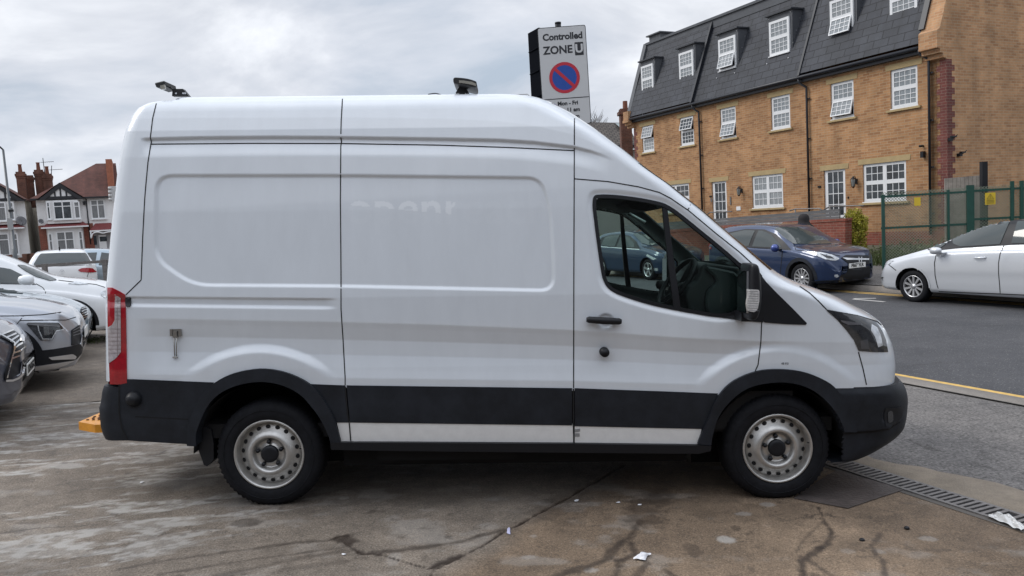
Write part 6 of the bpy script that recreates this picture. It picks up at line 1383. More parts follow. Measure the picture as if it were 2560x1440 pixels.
def house(name, label, x0, x1, xg0, xg1, gpx, chim, red, right_side):
    r = thing(name, label, 'house', (HB[0], HB[1], 0), HANG)
    ze = hx(200, 493)[1]; zm = hx(180, 560)[1]; D = 8.5
    mb = MB(); mb.box((x0, 0, hz0-.3), (x1, D, ze)); o = mb.build('wall', REND, r)
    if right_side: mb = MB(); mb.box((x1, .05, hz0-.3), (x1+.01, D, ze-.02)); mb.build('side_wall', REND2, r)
    if red: mb = MB(); mb.box((x0-.01, -.03, hz0-.3), (red[1], .0, zm)); q = mb.build('brick_front', RBRK, r); uvbox(q.data)
    zr = gpx['ridge']; xm = gpx['rx']
    # hipped main roof
    ov = .35; V = [(x0-ov, -ov, ze), (x1+ov*.3, -ov, ze), (x1+ov*.3, D+ov, ze), (x0-ov, D+ov, ze), (xm, D*.45, zr), (x1+ov*.3 if not right_side else xm+.4, D*.45, zr)]
    mb = MB(); mb.add(V, [(0, 1, 5, 4), (1, 2, 5), (2, 3, 4, 5), (3, 0, 4)]); q = mb.build('roof', RT, r); uvbox(q.data)
    mb = MB(); mb.box((x0-ov, -ov-.05, ze-.14), (x1+ov*.3, -ov+.03, ze+.0)); mb.build('gutter', BKT, r)
    # front gable
    ga, gb = xg0, xg1; gm_ = (ga+gb)/2; gh = gpx['gz']; Yg = -.45
    mb = MB(); mb.prism([(ga+.1, ze-.05), (gb-.1, ze-.05), (gm_, gh-.1)], Yg, .3); q = mb.build('gable', REND, r)
    mb = MB(); mb.box((ga+.05, Yg-.04, ze-.12), (gb-.05, Yg, ze+.10))
    for k in range(-2, 3): xk = gm_+k*(gb-ga)*.135; top = ze+(gh-ze)*(1-abs(xk-gm_)/((gb-ga)/2)); mb.box((xk-.055, Yg-.04, ze+.1), (xk+.055, Yg-.001, top-.1))
    for sg in (-1, 1): e0 = (gm_+sg*(gb-ga)*.54, ze-.16); t0 = (gm_, gh+.06); mb.prism([e0, t0, (t0[0], t0[1]-.36), (e0[0]-sg*.42, e0[1]+.0)] if sg > 0 else [t0, e0, (e0[0]+.42, e0[1]), (t0[0], t0[1]-.36)], Yg-.10, Yg-.02)
    mb.build('gable_timber', BKT, r)
    mb = MB(); mb.add([(gm_, Yg-.12, gh+.10), (gb+.25, Yg-.12, ze-.12), (gb+.25, 2.6, ze-.12), (gm_, 2.6, gh+.10), (ga-.25, Yg-.12, ze-.12), (ga-.25, 2.6, ze-.12)], [(0, 1, 2, 3), (0, 3, 5, 4)]); q = mb.build('gable_roof', RT, r); uvbox(q.data)
    for (cx, cyd, wd, zt, pots) in chim:
        mb = MB(); mb.box((cx-wd/2, cyd, ze-.5), (cx+wd/2, cyd+.5, zt)); mb.box((cx-wd/2-.07, cyd-.07, zt-.36), (cx+wd/2+.07, cyd+.57, zt-.16)); mb.box((cx-wd/2-.03, cyd-.03, zt-.52), (cx+wd/2+.03, cyd+.53, zt-.36)); q = mb.build('chimney', CHB, r); uvbox(q.data)
        for pxx in pots: m2_ = MB(); m2_.lathe([(.15, zt), (.12, zt+.5), (.15, zt+.55), (.15, zt+.6), (.1, zt+.6)], 12, axis='z', c=(cx+pxx, cyd+.25, 0)); m2_.build('chimney_pot', mat('clay_pot', (.17, .065, .04), .8), q)
    return r, ze, zm
X0a, X1a = hx(89, 500)[0], hx(292, 490)[0]
zr_ = hx(230, 409, 3.8)[1]
ch = [(hx(97, 440, 4)[0], 4, .62, hx(98, 424, 4)[1], (0,)), (hx(119, 450, 3.4)[0], 3.4, .62, hx(118, 434, 3.4)[1], (0,))]
ra, ze, zm = house('semi_house', 'white rendered semi with black timbered gable and red brick ground floor', X0a, X1a, hx(100, 492)[0], hx(206, 492)[0], dict(ridge=zr_, rx=hx(240, 409, 3.8)[0], gz=hx(149, 460, -.4)[1]), ch, (X0a, hx(232, 560)[0]), False)
mb = MB(); xc = hx(276, 420, .5)[0]; zc2 = hx(272, 398, .5)[1]; mb.box((xc-.30, .4, ze-.3), (xc+.16, 5.0, zc2)); q = mb.build('party_wall', mat('orange_brick', (.33, .12, .07), .85, noise=.2), ra)
# bays and windows
def bay(root, px0, px1, pytop, pybot, Yb, m):
    a = hx(px0, pytop, Yb); b = hx(px1, pybot, Yb); mb = MB(); mb.prism([(a[0], Yb), (b[0], Yb), (b[0]+.12, 0), (a[0]-.12, 0)], b[1], a[1], axis=2); return mb.build('bay_wall', m, root)
bay(ra, 114, 200, 502, 556, -.45, REND); hwin(ra, 116, 505, 124.5+3, 548, (1,), -.47, HOUSEGLASS); hwin(ra, 133, 504, 181, 547, (1, 1), -.50, HOUSEGLASS); hwin(ra, 184, 504, 201, 546, (1,), -.47, NET)
hwin(ra, 226, 500, 264, 546, (1, 1), -.03, NET)
b2_ = bay(ra, 118, 214, 568, 672, -.45, REND); hwin(ra, 121, 584, 136, 650, (1,), -.47, NET); hwin(ra, 141, 580, 190, 650, (1, 1), -.50, NET); hwin(ra, 196, 578, 212, 648, (1,), -.47, NET)
def canopy(root, x0, x1, z0, z1, Yf, nm='bay_roof'):
    mb = MB(); mb.add([(x0, Yf, z0), (x1, Yf, z0), (x1-.4, 0, z1), (x0+.4, 0, z1), (x0, 0, z0), (x1, 0, z0)], [(0, 1, 2, 3), (0, 3, 4), (1, 5, 2), (0, 4, 5, 1)]); o = mb.build(nm, RP, root); mb = MB(); mb.box((x0, Yf-.02, z0-.1), (x1, Yf+.05, z0)); mb.build('fascia', UPVC, root); return o
canopy(ra, hx(102, 567, -.8)[0], hx(221, 560, -.8)[0], hx(160, 566, -.8)[1], hx(160, 556, 0)[1], -.8)
canopy(ra, hx(224, 576, -.8)[0], hx(292, 574, -.8)[0], hx(250, 575, -.8)[1], hx(250, 558, 0)[1], -.8, 'porch_roof')
mb = MB(); a = hx(228, 580); b = hx(290, 660); mb.box((a[0], -.02, b[1]), (b[0], .0, a[1])); mb.build('porch_recess', mat('porch_grey', (.30, .30, .31), .8), ra)
mb = MB(); a = hx(246, 588); b = hx(272, 660); mb.box((a[0], -.07, b[1]), (b[0], -.02, a[1])); dq = mb.build('front_door', UPVC, ra); mb = MB(); a = hx(249, 592); b = hx(268, 603); mb.box((a[0], -.08, b[1]), (b[0], -.07, a[1])); mb.build('door_pane', HOUSEGLASS, dq); mb = MB(); a = hx(233, 590); b = hx(243, 612); mb.box((a[0], -.06, b[1]), (b[0], -.02, a[1])); mb.build('side_pane', HOUSEGLASS, ra)
mb = MB(); pts_ = [hx(p[0], p[1], -.82) for p in catm([(227, 580), (228, 596), (232, 584), (245, 580), (257, 583), (270, 580), (290, 579)], 3)]; mb.tube([(p[0], -.82, p[1]) for p in pts_], .05, 6); mb.build('porch_arch', UPVC, ra)
mb = MB(); a = hx(215, 497); b = hx(230, 610); mb.tube([(a[0], -.06, a[1]), (a[0], -.06, b[1])], .05, 6); mb.build('downpipe', BKT, ra); mb = MB(); a = hx(207, 503); b = hx(214, 512); mb.box((a[0], -.2, b[1]), (b[0], 0, a[1])); mb.build('alarm_box', BKT, ra)
def dish(root, px, py, r): 
    x, z = hx(px, py, -.5); mb = MB(); mb.lathe([(.0001, .10), (r*.5, .07), (r, 0), (r*1.02, .01), (r*.5, .09), (.0001, .12)], 20); mb.xform(Matrix.Translation((x, -.55, z)) @ Matrix.Rotation(.5, 4, 'Z') @ Matrix.Rotation(-.3, 4, 'X')); d_ = mb.build('satellite_dish', mat('dish_grey', (.13, .13, .14), .6), root); mb = MB(); mb.tube([(x, -.5, z), (x+.1, 0, z-.1)], .025, 6); mb.tube([(x, -.5, z-r), (x+.15, -1.0, z-.1)], .015, 5); mb.build('dish_arm', BKT, d_)
dish(ra, 103, 553, .19)
def aerial(root, px0, py0, px1, py1, Y):
    a = hx(px0, py0, Y); b = hx(px1, py1, Y); mb = MB(); mb.tube([(a[0], Y, a[1]), (b[0], Y, b[1])], .03, 5); mb.tube([(b[0]-.2, Y, b[1]-.35), (b[0]+.75, Y, b[1]-.3)], .018, 4)
    for k in range(6): mb.tube([(b[0]+k*.14, Y-.25, b[1]-.34), (b[0]+k*.14, Y+.25, b[1]-.34)], .009, 4)
    mb.build('aerial', BKT, root)
aerial(ra, 112, 436, 107, 395, 4.2); aerial(ra, 128, 452, 129, 414, 3.6)
# neighbour at the frame edge
X1b = hx(61, 500)[0]; X0b = X1b-6.6
ch = [(hx(51, 440, 3)[0], 3, .62, hx(52, 429, 3)[1], (0,)), (hx(73, 460, 4)[0], 4, .6, hx(73, 438, 4)[1], ())]
rb, _, _ = house('semi_house', 'white rendered house with timbered gable at the left edge, grey satellite dish on its corner', X0b, X1b, hx(-60, 492)[0], hx(58, 496)[0], dict(ridge=zr_, rx=(X0b+X1b)/2-1.0, gz=hx(0, 462, -.4)[1]), ch, None, True)
hwin(rb, -30, 507, 17, 552, (1, 1), -.50, NET); hwin(rb, 20, 506, 37, 549, (1,), -.45, NET); bay(rb, -30, 40, 504, 560, -.42, REND)
hwin(rb, -30, 586, 26, 638, (1, 1), -.50, NET); hwin(rb, 32, 584, 48, 636, (1,), -.45, NET); bay(rb, -30, 50, 575, 672, -.42, REND); dish(rb, 54, 552, .36)
canopy(rb, X0b+.5, hx(61, 568, -.8)[0], hx(30, 569, -.8)[1], hx(30, 560, 0)[1], -.8)
gw = thing('garden_wall', 'low dark brick garden wall in front of the left house', 'wall', (HB[0], HB[1], 0), HANG)
mb = MB(); a = hx(-60, 650, -3); b = hx(78, 642, -3); mb.box((a[0], -3.1, hz0-.5), (b[0], -2.85, b[1])); 
for px in (78, 66, 20): xq = hx(px, 640, -3)[0]; mb.box((xq-.25, -3.2, hz0-.5), (xq+.25, -2.75, b[1]+.25))
q = mb.build('wall', CHB, gw); uvbox(q.data)
# street lamp
b0 = wpt(38, 640, 41); t0 = wpt(9, 377, 41); gz_ = float(gzxy(b0[0], b0[1])); sl_ = thing('street_lamp', 'slim dark grey street lamp post at the left edge of the picture', 'street lamp', (b0[0], b0[1], gz_))
mb = MB(); hgt = t0[2]-gz_; mb.tube([(0, 0, 0), (0, 0, 1.3), (0, 0, 1.31), (0, 0, hgt)], [.11, .11, .075, .055], 10); mb.build('post', mat('lamp_post_grey', (.09, .10, .11), .5), sl_)
mb = MB(); mb.tube([(0, 0, hgt), (-.25, -.05, hgt+.28), (-.75, -.1, hgt+.30)], [.04, .05, .08], 8); mb.build('lamp_head', PLAST2, sl_); mb = MB(); mb.box((-.02, -.12, hgt*.5), (.24, -.06, hgt*.5+.12)); mb.build('bracket', PLAST2, sl_); mb = MB(); mb.box((-.14, -.13, 2.3), (.12, -.08, 2.9)); mb.build('post_plate', mat('post_plate', (.30, .31, .32), .5), sl_)
# low rail barrier
ba = thing('guard_rail', 'low galvanised rail barrier in front of the white hatchback', 'barrier'); A = wpt(88, 662, 18.5); B = wpt(275, 656, 19.5); mb = MB()
Az = (A[2]+B[2])/2; mb.box((0, -.02, -.035), (float(np.linalg.norm((B-A)[:2]))+2, .02, .035)); ang = math.atan2((B-A)[1], (B-A)[0]); mb.xform(Matrix.Translation((A[0], A[1], Az)) @ Matrix.Rotation(ang, 4, 'Z')); mb.build('rail', GM, ba)
for px in (111, 262): 
    q = wpt(px, 662, 18.4 if px < 200 else 19.4); g0 = float(gzxy(q[0], q[1])); mb = MB(); mb.box((q[0]-.05, q[1]-.04, g0), (q[0]+.05, q[1]+.04, Az+.05)); mb.build('post', GM, ba)
# ------------------------------------------------------------------ right hand side: retaining wall, boards, fence, bush, person
RW = 9.7
def pw(px, py, P_=RW): d = rays(px, py); s = (P_+K0 @ NN)/(d[:2] @ NN); return CAM+d*s
rwl = thing('retaining_wall', 'low red brick ramp wall topped by weathered grey boards before the terrace', 'wall')
def slab(pxs, depth, name, m, P_=RW, par=rwl, ext=0):
    pts = [pw(a, b, P_) for a, b in pxs]; n_ = np.array([NN[0], NN[1], 0])*depth; V = pts+[p+n_ for p in pts]; n = len(pts); mb = MB()
    mb.add(V, [tuple(range(n)), tuple(range(2*n-1, n-1, -1))]+[(i, n+i, n+(i+1) % n, (i+1) % n) for i in range(n)]); o = mb.build(name, m, par); me = o.data; uv = me.uv_layers.new(name='UVMap')
    for p in me.polygons:
        for li in p.loop_indices: c = me.vertices[me.loops[li].vertex_index].co; uv.data[li].uv = (c.x*U[0]+c.y*U[1]+(c.x*NN[0]+c.y*NN[1]), c.z)
    return o
slab([(2113, 549), (2113, 660), (1560, 700), (1560, 585), (1805, 568)], .25, 'brick_wall', RBRK); slab([(2114, 545.5), (2114, 552), (1800, 571), (1560, 590), (1560, 583), (1805, 564)], .27, 'coping', RBRK, P_=RW-.02)
BD = mat('weathered_board', (.125, .125, .128), .85, noise=.4, nscale=3, stretch=(1, 1, 14), bump=.4, bscale=8)
for k in range(3):
    f0, f1 = k/3+.01, (k+1)/3-.01; A_ = lambda f: (2098, 522+27*f); B_ = lambda f: (1805, 545.5+20.5*f); C2 = lambda f: (1560, 563+20*f); slab([A_(f0), A_(f1), B_(f1), C2(f1), C2(f0), B_(f0)], .05, 'board', BD, P_=RW+.05)
hr = thing('handrail', 'thin grey metal handrail rising above the grey boards', 'handrail')
for ln in ([(1974, 527), (1988, 522.5), (2048, 521.5), (2056, 526)], [(2059, 525), (2075, 516), (2125, 514.5), (2160, 514)], [(1765, 539), (1775, 531), (1830, 529)], [(1988, 522.5), (1990, 560)], [(2075, 516), (2076, 550)]): mb = MB(); mb.tube([pw(a, b, 10.4) for a, b in ln], .022, 6); mb.build('rail', GM, hr)
# chain-link fence
FA = sp(0, 0)*0+np.array([9.10, 19.1]); fd = np.array([.968, -.25]); fn = np.array([-fd[1], fd[0]])
fc = thing('chain_link_fence', 'green chain link fence with yellow warning plates beside the brick terrace', 'fence', (FA[0], FA[1], 0), math.atan2(fd[1], fd[0]))
GR = mat('fence_green', (.010, .060, .045), .45, noise=.2); GRW = mat('fence_wire', (.20, .24, .18), .5)
gf_ = lambda x: float(gzxy(*(FA+fd*x)))
zT = 2.08+.02; zB = gf_(0)+.02
def fx(px, py):
    d = rays(px, py); q = FA-CAM[:2]; A2 = np.array([[d[0], -fd[0]], [d[1], -fd[1]]]); s, t = np.linalg.solve(A2, q); return t, CAM[2]+d[2]*s
for px, py in ((2207, 490), (2370, 478), (2425, 466), (2530, 456), (2554, 455)):
    x, z = fx(px, py); wd = .16 if px == 2425 else (.07 if px != 2370 else .05); mb = MB(); mb.box((x-wd/2, -.04, -.2), (x+wd/2, .04, z+.03)); mb.build('post', GR, fc)
x2 = fx(2425, 470)[0]
for (xa_, xb_, za_, zb_) in ((0, x2, 2.10, 2.10), (0, x2, fx(2300, 566)[1], fx(2300, 566)[1]), (x2, 4.6, fx(2440, 477)[1], fx(2530, 467)[1]+.02), (x2, 4.6, fx(2480, 546)[1], fx(2480, 546)[1])):
    mb = MB(); mb.box((xa_, -.02, za_-.025), (xb_, .02, za_+.025)); mb.build('rail', GR, fc)
mb = MB(); ph = .07; z0_, z1_ = 1.36-.9, 2.20; x0_, x1_ = 0.02, 4.6; n = int((x1_-x0_+(z1_-z0_))/ph)
for k in range(n):
    for sg in (1, -1):
        if sg > 0: a = (x0_+k*ph-(z1_-z0_), z0_); b = (x0_+k*ph, z1_)
        else: a = (x0_+k*ph, z0_); b = (x0_+k*ph-(z1_-z0_), z1_)
        (xa_, za_), (xb_, zb_) = sorted((a, b)); 
        if xb_ <= x0_ or xa_ >= x1_: continue
        if xa_ < x0_: za_ += (zb_-za_)*(x0_-xa_)/(xb_-xa_); xa_ = x0_
        if xb_ > x1_: zb_ = za_+(zb_-za_)*(x1_-xa_)/(xb_-xa_); xb_ = x1_
        mb.tube([(xa_, sg*.002, za_), (xb_, sg*.002, zb_)], .0075, 3, cap=False)
mb.build('mesh', GRW, fc, fix=False)
YW = mat('warning_yellow', (.62, .44, .03), .5)
for (px, py, w_, h_, t_) in ((2293, 504, .14, .20, ''), (2475, 496.5, .22, .28, 'tri')):
    x, z = fx(px, py); mb = MB(); mb.box((x-w_/2, -.02, z-h_/2), (x+w_/2, -.012, z+h_/2)); wp = mb.build('warning_plate', YW, fc)
    if t_:
        mb = MB(); 
        T3 = [(x-.07, z-.01), (x+.07, z-.01), (x, z+.11)]
        for i in range(3): a, b = T3[i], T3[(i+1) % 3]; mb.tube([(a[0], -.023, a[1]), (b[0], -.023, b[1])], .004, 4)
        mb.tube([(x+.01, -.023, z+.07), (x-.015, -.023, z+.035), (x+.015, -.023, z+.035), (x-.005, -.023, z+.005)], .004, 4)
        for k in range(3): mb.box((x-.08, -.024, z-.05-.03*k), (x+.08, -.021, z-.04-.03*k))
        mb.build('warning_symbol', INK, wp)
# wooden fence panel and black post
wf = thing('wooden_fence', 'short weathered timber fence against the brick gable behind the green fence', 'fence')
A = wpt(2362, 446, 19.7); B = wpt(2452, 438, 19.4); t_ = (B-A)/np.linalg.norm(B-A); L = np.linalg.norm(B-A); mb = MB()
for k in range(9):
    a = A+t_*L*k/9; b = A+t_*L*(k+.93)/9; n_ = np.array([0, .03, 0]); mb = MB(); mb.add([a, b, b*[1, 1, 0]+[0, 0, .4], a*[1, 1, 0]+[0, 0, .4], a+n_, b+n_, b*[1, 1, 0]+n_+[0, 0, .4], a*[1, 1, 0]+n_+[0, 0, .4]], [(0, 1, 2, 3), (4, 7, 6, 5), (0, 4, 5, 1), (1, 5, 6, 2), (0, 3, 7, 4)]); mb.build('board', mat('fence_board', (.26, .23, .20), .9, noise=.35, nscale=5), wf)
q = wpt(2459, 404, 18.9); tag(MB().box((q[0]-.065, q[1]-.06, .4), (q[0]+.065, q[1]+.06, q[2])).build('black_post', PLAST2), 'tall black square post standing behind the green fence near the gable', 'post')
# bush
def leafcloud(mb, c, rad, n, size, flat=.0):
    c = Vector(c)
    for _ in range(n):
        d = Vector(RNG.normal(size=3)); d.normalize(); r = .55+.45*RNG.random()**.6; bump_ = 1+.18*math.sin(d.x*7+d.z*5)+.12*math.sin(d.y*11+d.z*9)
        p = c+Vector((d.x*rad[0]*r*bump_, d.y*rad[1]*r*bump_, d.z*rad[2]*r*bump_)); a = Vector(RNG.normal(size=3)).normalized(); b = a.cross(Vector(RNG.normal(size=3))).normalized(); s = size*(.6+.8*RNG.random())
        mb.add([p-a*s, p+b*s*.5, p+a*s, p-b*s*.5], [(0, 1, 2, 3)])
def leafm(name, c1, c2):
    m = mat(name, c1, .6, col2=c2, nscale=3.5); return m
bq = pw(2140, 608, 10.3); bu = thing('shrub', 'rounded yellow green shrub at the corner of the red brick wall', 'shrub', (bq[0], bq[1], float(gzxy(bq[0], bq[1]))))
mb = MB(); leafcloud(mb, (0, 0, .60), (.29, .3, .58), 3600, .030); leafcloud(mb, (-.08, 0, 1.02), (.22, .2, .26), 900, .030); leafcloud(mb, (.12, 0, .85), (.2, .2, .25), 700, .03); mb.build('foliage', leafm('shrub_leaf', (.55, .48, .05), (.17, .19, .025)), bu, fix=False)
mb = MB()
for k in range(6): a = k*1.05; mb.tube([(0, 0, -.05), (.1*math.cos(a), .1*math.sin(a), .4), (.2*math.cos(a), .2*math.sin(a), .9)], [.018, .012, .005], 5)
mb.build('stem', mat('bark_brown', (.06, .045, .03), .9), bu)
mb = MB()
for _ in range(2600):
    s_ = RNG.uniform(5.0, 9.0); p_ = RNG.uniform(9.3, 11.6); xy_ = sp(s_, p_); z = float(gz(p_))+abs(RNG.normal())*.13; q = Vector((xy_[0], xy_[1], z)); a = Vector(RNG.normal(size=3)).normalized(); b = a.cross(Vector(RNG.normal(size=3))).normalized(); s = .04*(.5+RNG.random()); mb.add([q-a*s, q+b*s*.4, q+a*s, q-b*s*.4], [(0, 1, 2, 3)])
for _ in range(900):
    p_ = RNG.uniform(8.9, 9.5); s_ = RNG.uniform(5.5, 8.8); xy_ = sp(s_, p_); z = float(gz(p_)); h_ = RNG.uniform(.1, .45); mb.add([(xy_[0]-.01, xy_[1], z), (xy_[0]+.01, xy_[1], z), (xy_[0]+RNG.normal()*.08, xy_[1]+RNG.normal()*.08, z+h_)], [(0, 1, 2)])
tag(mb.build('weeds', leafm('weed_leaf', (.10, .14, .035), (.05, .055, .02)), fix=False), 'low green weeds growing at the foot of the terrace', 'weeds', kind='stuff')
mb = MB(); mc = on_ground(242, 850)
for _ in range(700):
    q = Vector((mc[0]+RNG.normal()*.16, mc[1]+RNG.normal()*.30, 0)); q.z = float(gzxy(q.x, q.y))+.012; a = Vector((RNG.normal(), RNG.normal(), .3)).normalized(); b = a.cross(Vector(RNG.normal(size=3))).normalized(); s = .012*(.5+RNG.random()); mb.add([q-a*s, q+b*s*.5, q+a*s, q-b*s*.5], [(0, 1, 2, 3)])
tag(mb.build('moss', MATS['weed_leaf'], fix=False), 'small green moss patch on the rough ground behind the van', 'moss', kind='stuff')
# person in a black headscarf walking behind the blue car
pq = sp(0, 0); d = rays(2010, 545); s = (7.6+K0 @ NN)/(d[:2] @ NN); pp_ = CAM+d*s; gz_ = float(gzxy(pp_[0], pp_[1])); hd = CAM+rays(2010, 536)*s
Hh = hd[2]-gz_; pr = thing('person', 'person in black headscarf and long black coat behind the dark blue car', 'person', (pp_[0], pp_[1], gz_), math.atan2(-U[1], -U[0]))
BLKC = mat('black_cloth', (.008, .008, .010), .85)
def skinned(name, verts, edges, radii, m, parent, lv=2):
    me = bpy.data.meshes.new(name); me.from_pydata(verts, edges, []); o = obj(name, me, m, parent); sk = o.modifiers.new('skin', 'SKIN'); 
    for i, r in enumerate(radii): me.skin_vertices[0].data[i].radius = r if isinstance(r, tuple) else (r, r)
    me.skin_vertices[0].data[0].use_root = True; ss_ = o.modifiers.new('sub', 'SUBSURF'); ss_.levels = lv; ss_.render_levels = lv; sk.use_smooth_shade = True; return o
k = Hh/1.6
vs = [(0, 0, .90), (0, 0, 1.12), (0, 0, 1.30), (0, 0, 1.37), (.01, 0, 1.44), (.02, 0, 1.52), (0, .16, 1.28), (0, .21, 1.02), (.06, .19, .82), (.09, .18, .72), (0, -.16, 1.28), (0, -.21, 1.02), (.05, -.19, .82), (.08, -.18, .72), (0, .09, .82), (.05, .09, .45), (.10, .09, .06), (.20, .10, .03), (0, -.09, .82), (-.05, -.09, .45), (-.14, -.09, .07), (-.04, -.10, .03)]
ed = [(0, 1), (1, 2), (2, 3), (3, 4), (4, 5), (2, 6), (6, 7), (7, 8), (8, 9), (2, 10), (10, 11), (11, 12), (12, 13), (0, 14), (14, 15), (15, 16), (16, 17), (0, 18), (18, 19), (19, 20), (20, 21)]
rd = [(.15, .11), (.15, .11), (.15, .10), (.06, .06), (.085, .09), (.08, .09), .065, .05, .042, .035, .065, .05, .042, .035, .10, .07, .05, .04, .10, .07, .05, .04]
skinned('body', [tuple(c_*k for c_ in v) for v in vs], ed, [tuple(q_*k for q_ in r) if isinstance(r, tuple) else r*k for r in rd], mat('skin_tone', (.20, .11, .075), .6), pr)
mb = MB(); mb.lathe([(.30*k, .12*k), (.27*k, .5*k), (.21*k, .95*k), (.225*k, 1.22*k), (.19*k, 1.31*k), (.10*k, 1.36*k), (.05*k, 1.38*k)], 20, axis='z'); mb.v = [(x*.75, y*1.05, z) for x, y, z in mb.v]; mb.build('coat', BLKC, pr)
for sg in (-1, 1): mb = MB(); mb.tube([(0, sg*.17*k, 1.29*k), (-.01, sg*.23*k, 1.15*k), (.01, sg*.235*k, 1.02*k), (.06, sg*.21*k, .80*k)], [.085*k, .075*k, .07*k, .06*k], 10); mb.build('sleeve', BLKC, pr)
mb = MB(); mb.lathe([(.001, 1.625*k), (.07*k, 1.605*k), (.108*k, 1.55*k), (.118*k, 1.48*k), (.115*k, 1.41*k), (.14*k, 1.35*k), (.20*k, 1.29*k), (.235*k, 1.20*k)], 22, axis='z'); mb.v = [(x*1.22-.01, y*1.18, z*1.0) for x, y, z in mb.v]; mb.build('headscarf', mat('black_scarf', (.010, .008, .009), .8, bump=.5, bscale=8), pr)
mb = MB(); mb.box((-.1, .16*k, 1.16*k), (.02, .26*k, 1.20*k)); mb.build('bag_strap', UPVC, pr)
# building with brown tiled roof beyond the van
bf = thing('far_house', 'brown tiled roof and pale wall of a house beyond the van, beside the terrace', 'house'); A = [wpt(a, b, 46) for a, b in ((1440, 305), (1568, 307), (1600, 372), (1420, 372))]
V = [wpt(1440, 305, 50.5), wpt(1568, 307, 50.5), A[2], A[3]]; mb = MB(); mb.add(V+[V[0]+[0, 5, -2], V[1]+[0, 5, -2]], [(0, 1, 2, 3), (0, 4, 5, 1)]); q = mb.build('roof', mat('tmp2', (.1, .1, .1), .8), bf); 
BT = brickmat('brown_roof_tile', (.085, .072, .062), (.065, .055, .048), (.022, .018, .016), bw=.3, rh=.30, ms=.035, patchy=.25); q.data.materials.clear(); q.data.materials.append(BT); uvbox(q.data)
mb = MB(); mb.box((A[3][0]-.5, A[3][1]+.4, 0), (A[2][0]+.3, A[3][1]+9, A[2][2]+.02)); mb.build('wall', mat('far_render', (.30, .29, .28), .9), bf); mb = MB(); mb.box((A[3][0], A[3][1]-.06, A[3][2]-.15), (A[2][0], A[3][1]+.05, A[3][2]+.02)); mb.build('gutter', DARK, bf)
q = wpt(1562, 300, 40); mb = MB(); mb.box((q[0]-.25, q[1]-.3, q[2]-2.5), (q[0]+.3, q[1]+.3, q[2]+.55)); mb.box((q[0]-.33, q[1]-.38, q[2]+.25), (q[0]+.38, q[1]+.38, q[2]+.42)); ck = mb.build('chimney', CHB, bf); uvbox(ck.data); mb = MB(); mb.lathe([(.13, q[2]+.55), (.12, q[2]+.95)], 12, axis='z', c=(q[0]+.05, q[1], 0)); mb.build('chimney_pot', MATS['clay_pot'], ck)
a = wpt(1490, 318, 45.5); b = wpt(1512, 330, 44); mb = MB(); m1 = wpt(1530, 309, 50); mb.add([wpt(1538, 308, 50.2), wpt(1556, 308, 50.2), wpt(1566, 317, 48.9), wpt(1548, 317, 48.9)], [(0, 1, 2, 3)]); mb.build('roof_window', mat('roof_window_pane', (.16, .2, .19), .2), bf, fix=False)
ae = thing('roof_aerial', 'thin wire aerial above the van roof near the zone sign', 'aerial'); mb = MB(); mb.tube([wpt(a, b, 40) for a, b in [(1288, 237), (1318, 235.5), (1322, 238), (1325, 300)]], .018, 5); mb.build('mast', GM, ae)
# bare twiggy tree behind the far roof
q = wpt(1488, 305, 60); tr = thing('bare_tree', 'bare twiggy tree top showing beside the zone sign', 'tree', (q[0], q[1], .3)); mb = MB(); H_ = q[2]-.3
mb.tube([(0, 0, 0), (.1, 0, H_*.5), (0, 0, H_*.85)], [.25, .16, .08], 8); mb.build('trunk', MATS['bark_brown'], tr); mb = MB()
for _ in range(260):
    a = RNG.random()*6.28; r = RNG.random()*1.0; z = H_*.75+RNG.random()*H_*.34*(1-.3*r); p0_ = Vector((r*.5*math.cos(a), r*.5*math.sin(a), z-.5)); mb.tube([p0_, p0_+Vector((math.cos(a)*.35, math.sin(a)*.35, .45)), p0_+Vector((math.cos(a+.5)*.6, math.sin(a+.5)*.6, .9))], [.02, .012, .005], 3, cap=False)
mb.build('branches', MATS['bark_brown'], tr)
# ------------------------------------------------------------------ unseen block added behind the camera to darken the van side
pm = thing('van_shade_block', 'unseen grey block added behind the camera to shade the van side', 'building', (0, -7.5, .2))
mb = MB(); mb.box((-30, -8, 0), (26, 0, 6.2)); mb.build('wall', mat('shade_block_grey', (.13, .13, .14), .9, noise=.2, nscale=.6), pm)
for k in range(5): mb = MB(); mb.box((-24+k*10, 0, 0), (-18+k*10, .06, 3.6)); mb.build('shade_block_door', mat('shutter', (.09, .09, .11), .6), pm)  # dark panels invented along with the added block
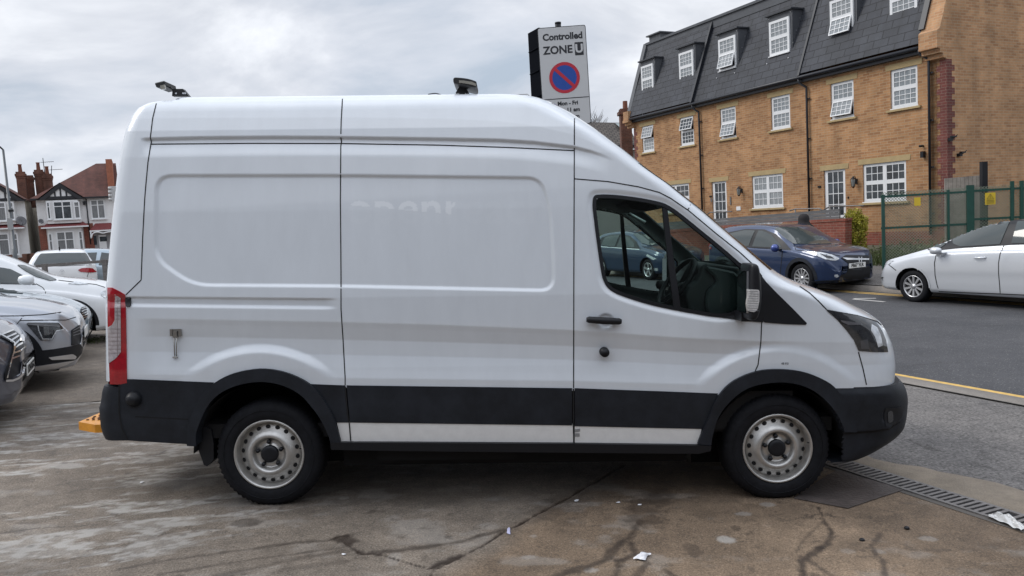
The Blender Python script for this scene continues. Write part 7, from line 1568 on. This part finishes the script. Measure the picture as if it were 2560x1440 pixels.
# ------------------------------------------------------------------ litter
PAP = mat('litter_paper', (.70, .70, .72), .7); FILM = mat('plastic_film', (.55, .55, .54), .25, coat=.6)
def scrap(name, label, cat, pts, h, m, nx=7):
    g_ = [on_ground(a, b) for a, b in pts]; c = sum(g_)/len(g_); P3 = []
    A_, B_, C_, D_ = g_; rows = []
    for i in range(nx):
        r = []
        for j in range(nx):
            u_, v_ = i/(nx-1), j/(nx-1); q = (A_*(1-u_)+B_*u_)*(1-v_)+(D_*(1-u_)+C_*u_)*v_; z = float(gzxy(q[0], q[1]))+.004+h*RNG.random()*(.4+math.sin(u_*3.1)*math.sin(v_*3.1)); r.append((q[0]+RNG.normal()*.004, q[1]+RNG.normal()*.004, z))
        rows.append(r)
    me, _ = grid_mesh(name, np.array(rows)); o = obj(name, me, m); sd = o.modifiers.new('s', 'SUBSURF'); sd.levels = 1; return tag(o, label, cat)
scrap('paper_scrap', 'crumpled white printed paper scrap on the brown concrete, lower right', 'litter', [(1583, 1402), (1600, 1390), (1628, 1389), (1612, 1406)], .03, PAP)
scrap('plastic_bag', 'crumpled clear plastic bag beside the drain at the right edge', 'litter', [(2465, 1296), (2500, 1289), (2562, 1320), (2556, 1335)], .05, FILM, 11)
scrap('paper_scrap', 'small lilac paper scrap caught in the long ground crack', 'litter', [(1268, 1338), (1271, 1322), (1277, 1323), (1274, 1339)], .012, mat('lilac_paper', (.45, .45, .62), .7), 4)
for i, (a, b, lb) in enumerate(((355, 1208, 'tiny white scrap on the ground behind the mud flap'), (1440, 1254, 'tiny white scrap beneath the middle of the van'), (1545, 1259, 'tiny white scrap left of the front wheel'), (1600, 1264, 'tiny pale scrap nearest the front wheel'), (860, 1389, 'small broken twig in the dark crack'))):
    scrap('paper_scrap' if i < 4 else 'twig', lb, 'litter', [(a-6, b+2), (a-4, b-2), (a+6, b-2), (a+4, b+2)], .008, PAP, 4)
for a, b, lb in ((2267, 1323, 'small black stone on the concrete right of the front wheel'), (2155, 1353, 'smaller dark stone below the steel cover plate')):
    q = on_ground(a, b); mb = MB(); mb.lathe([(.001, .0), (.014, .002), (.016, .010), (.010, .016), (.001, .017)], 8, axis='z', c=tuple(q)); tag(mb.build('stone', PLAST2), lb, 'stone')
bpy.context.view_layer.update()
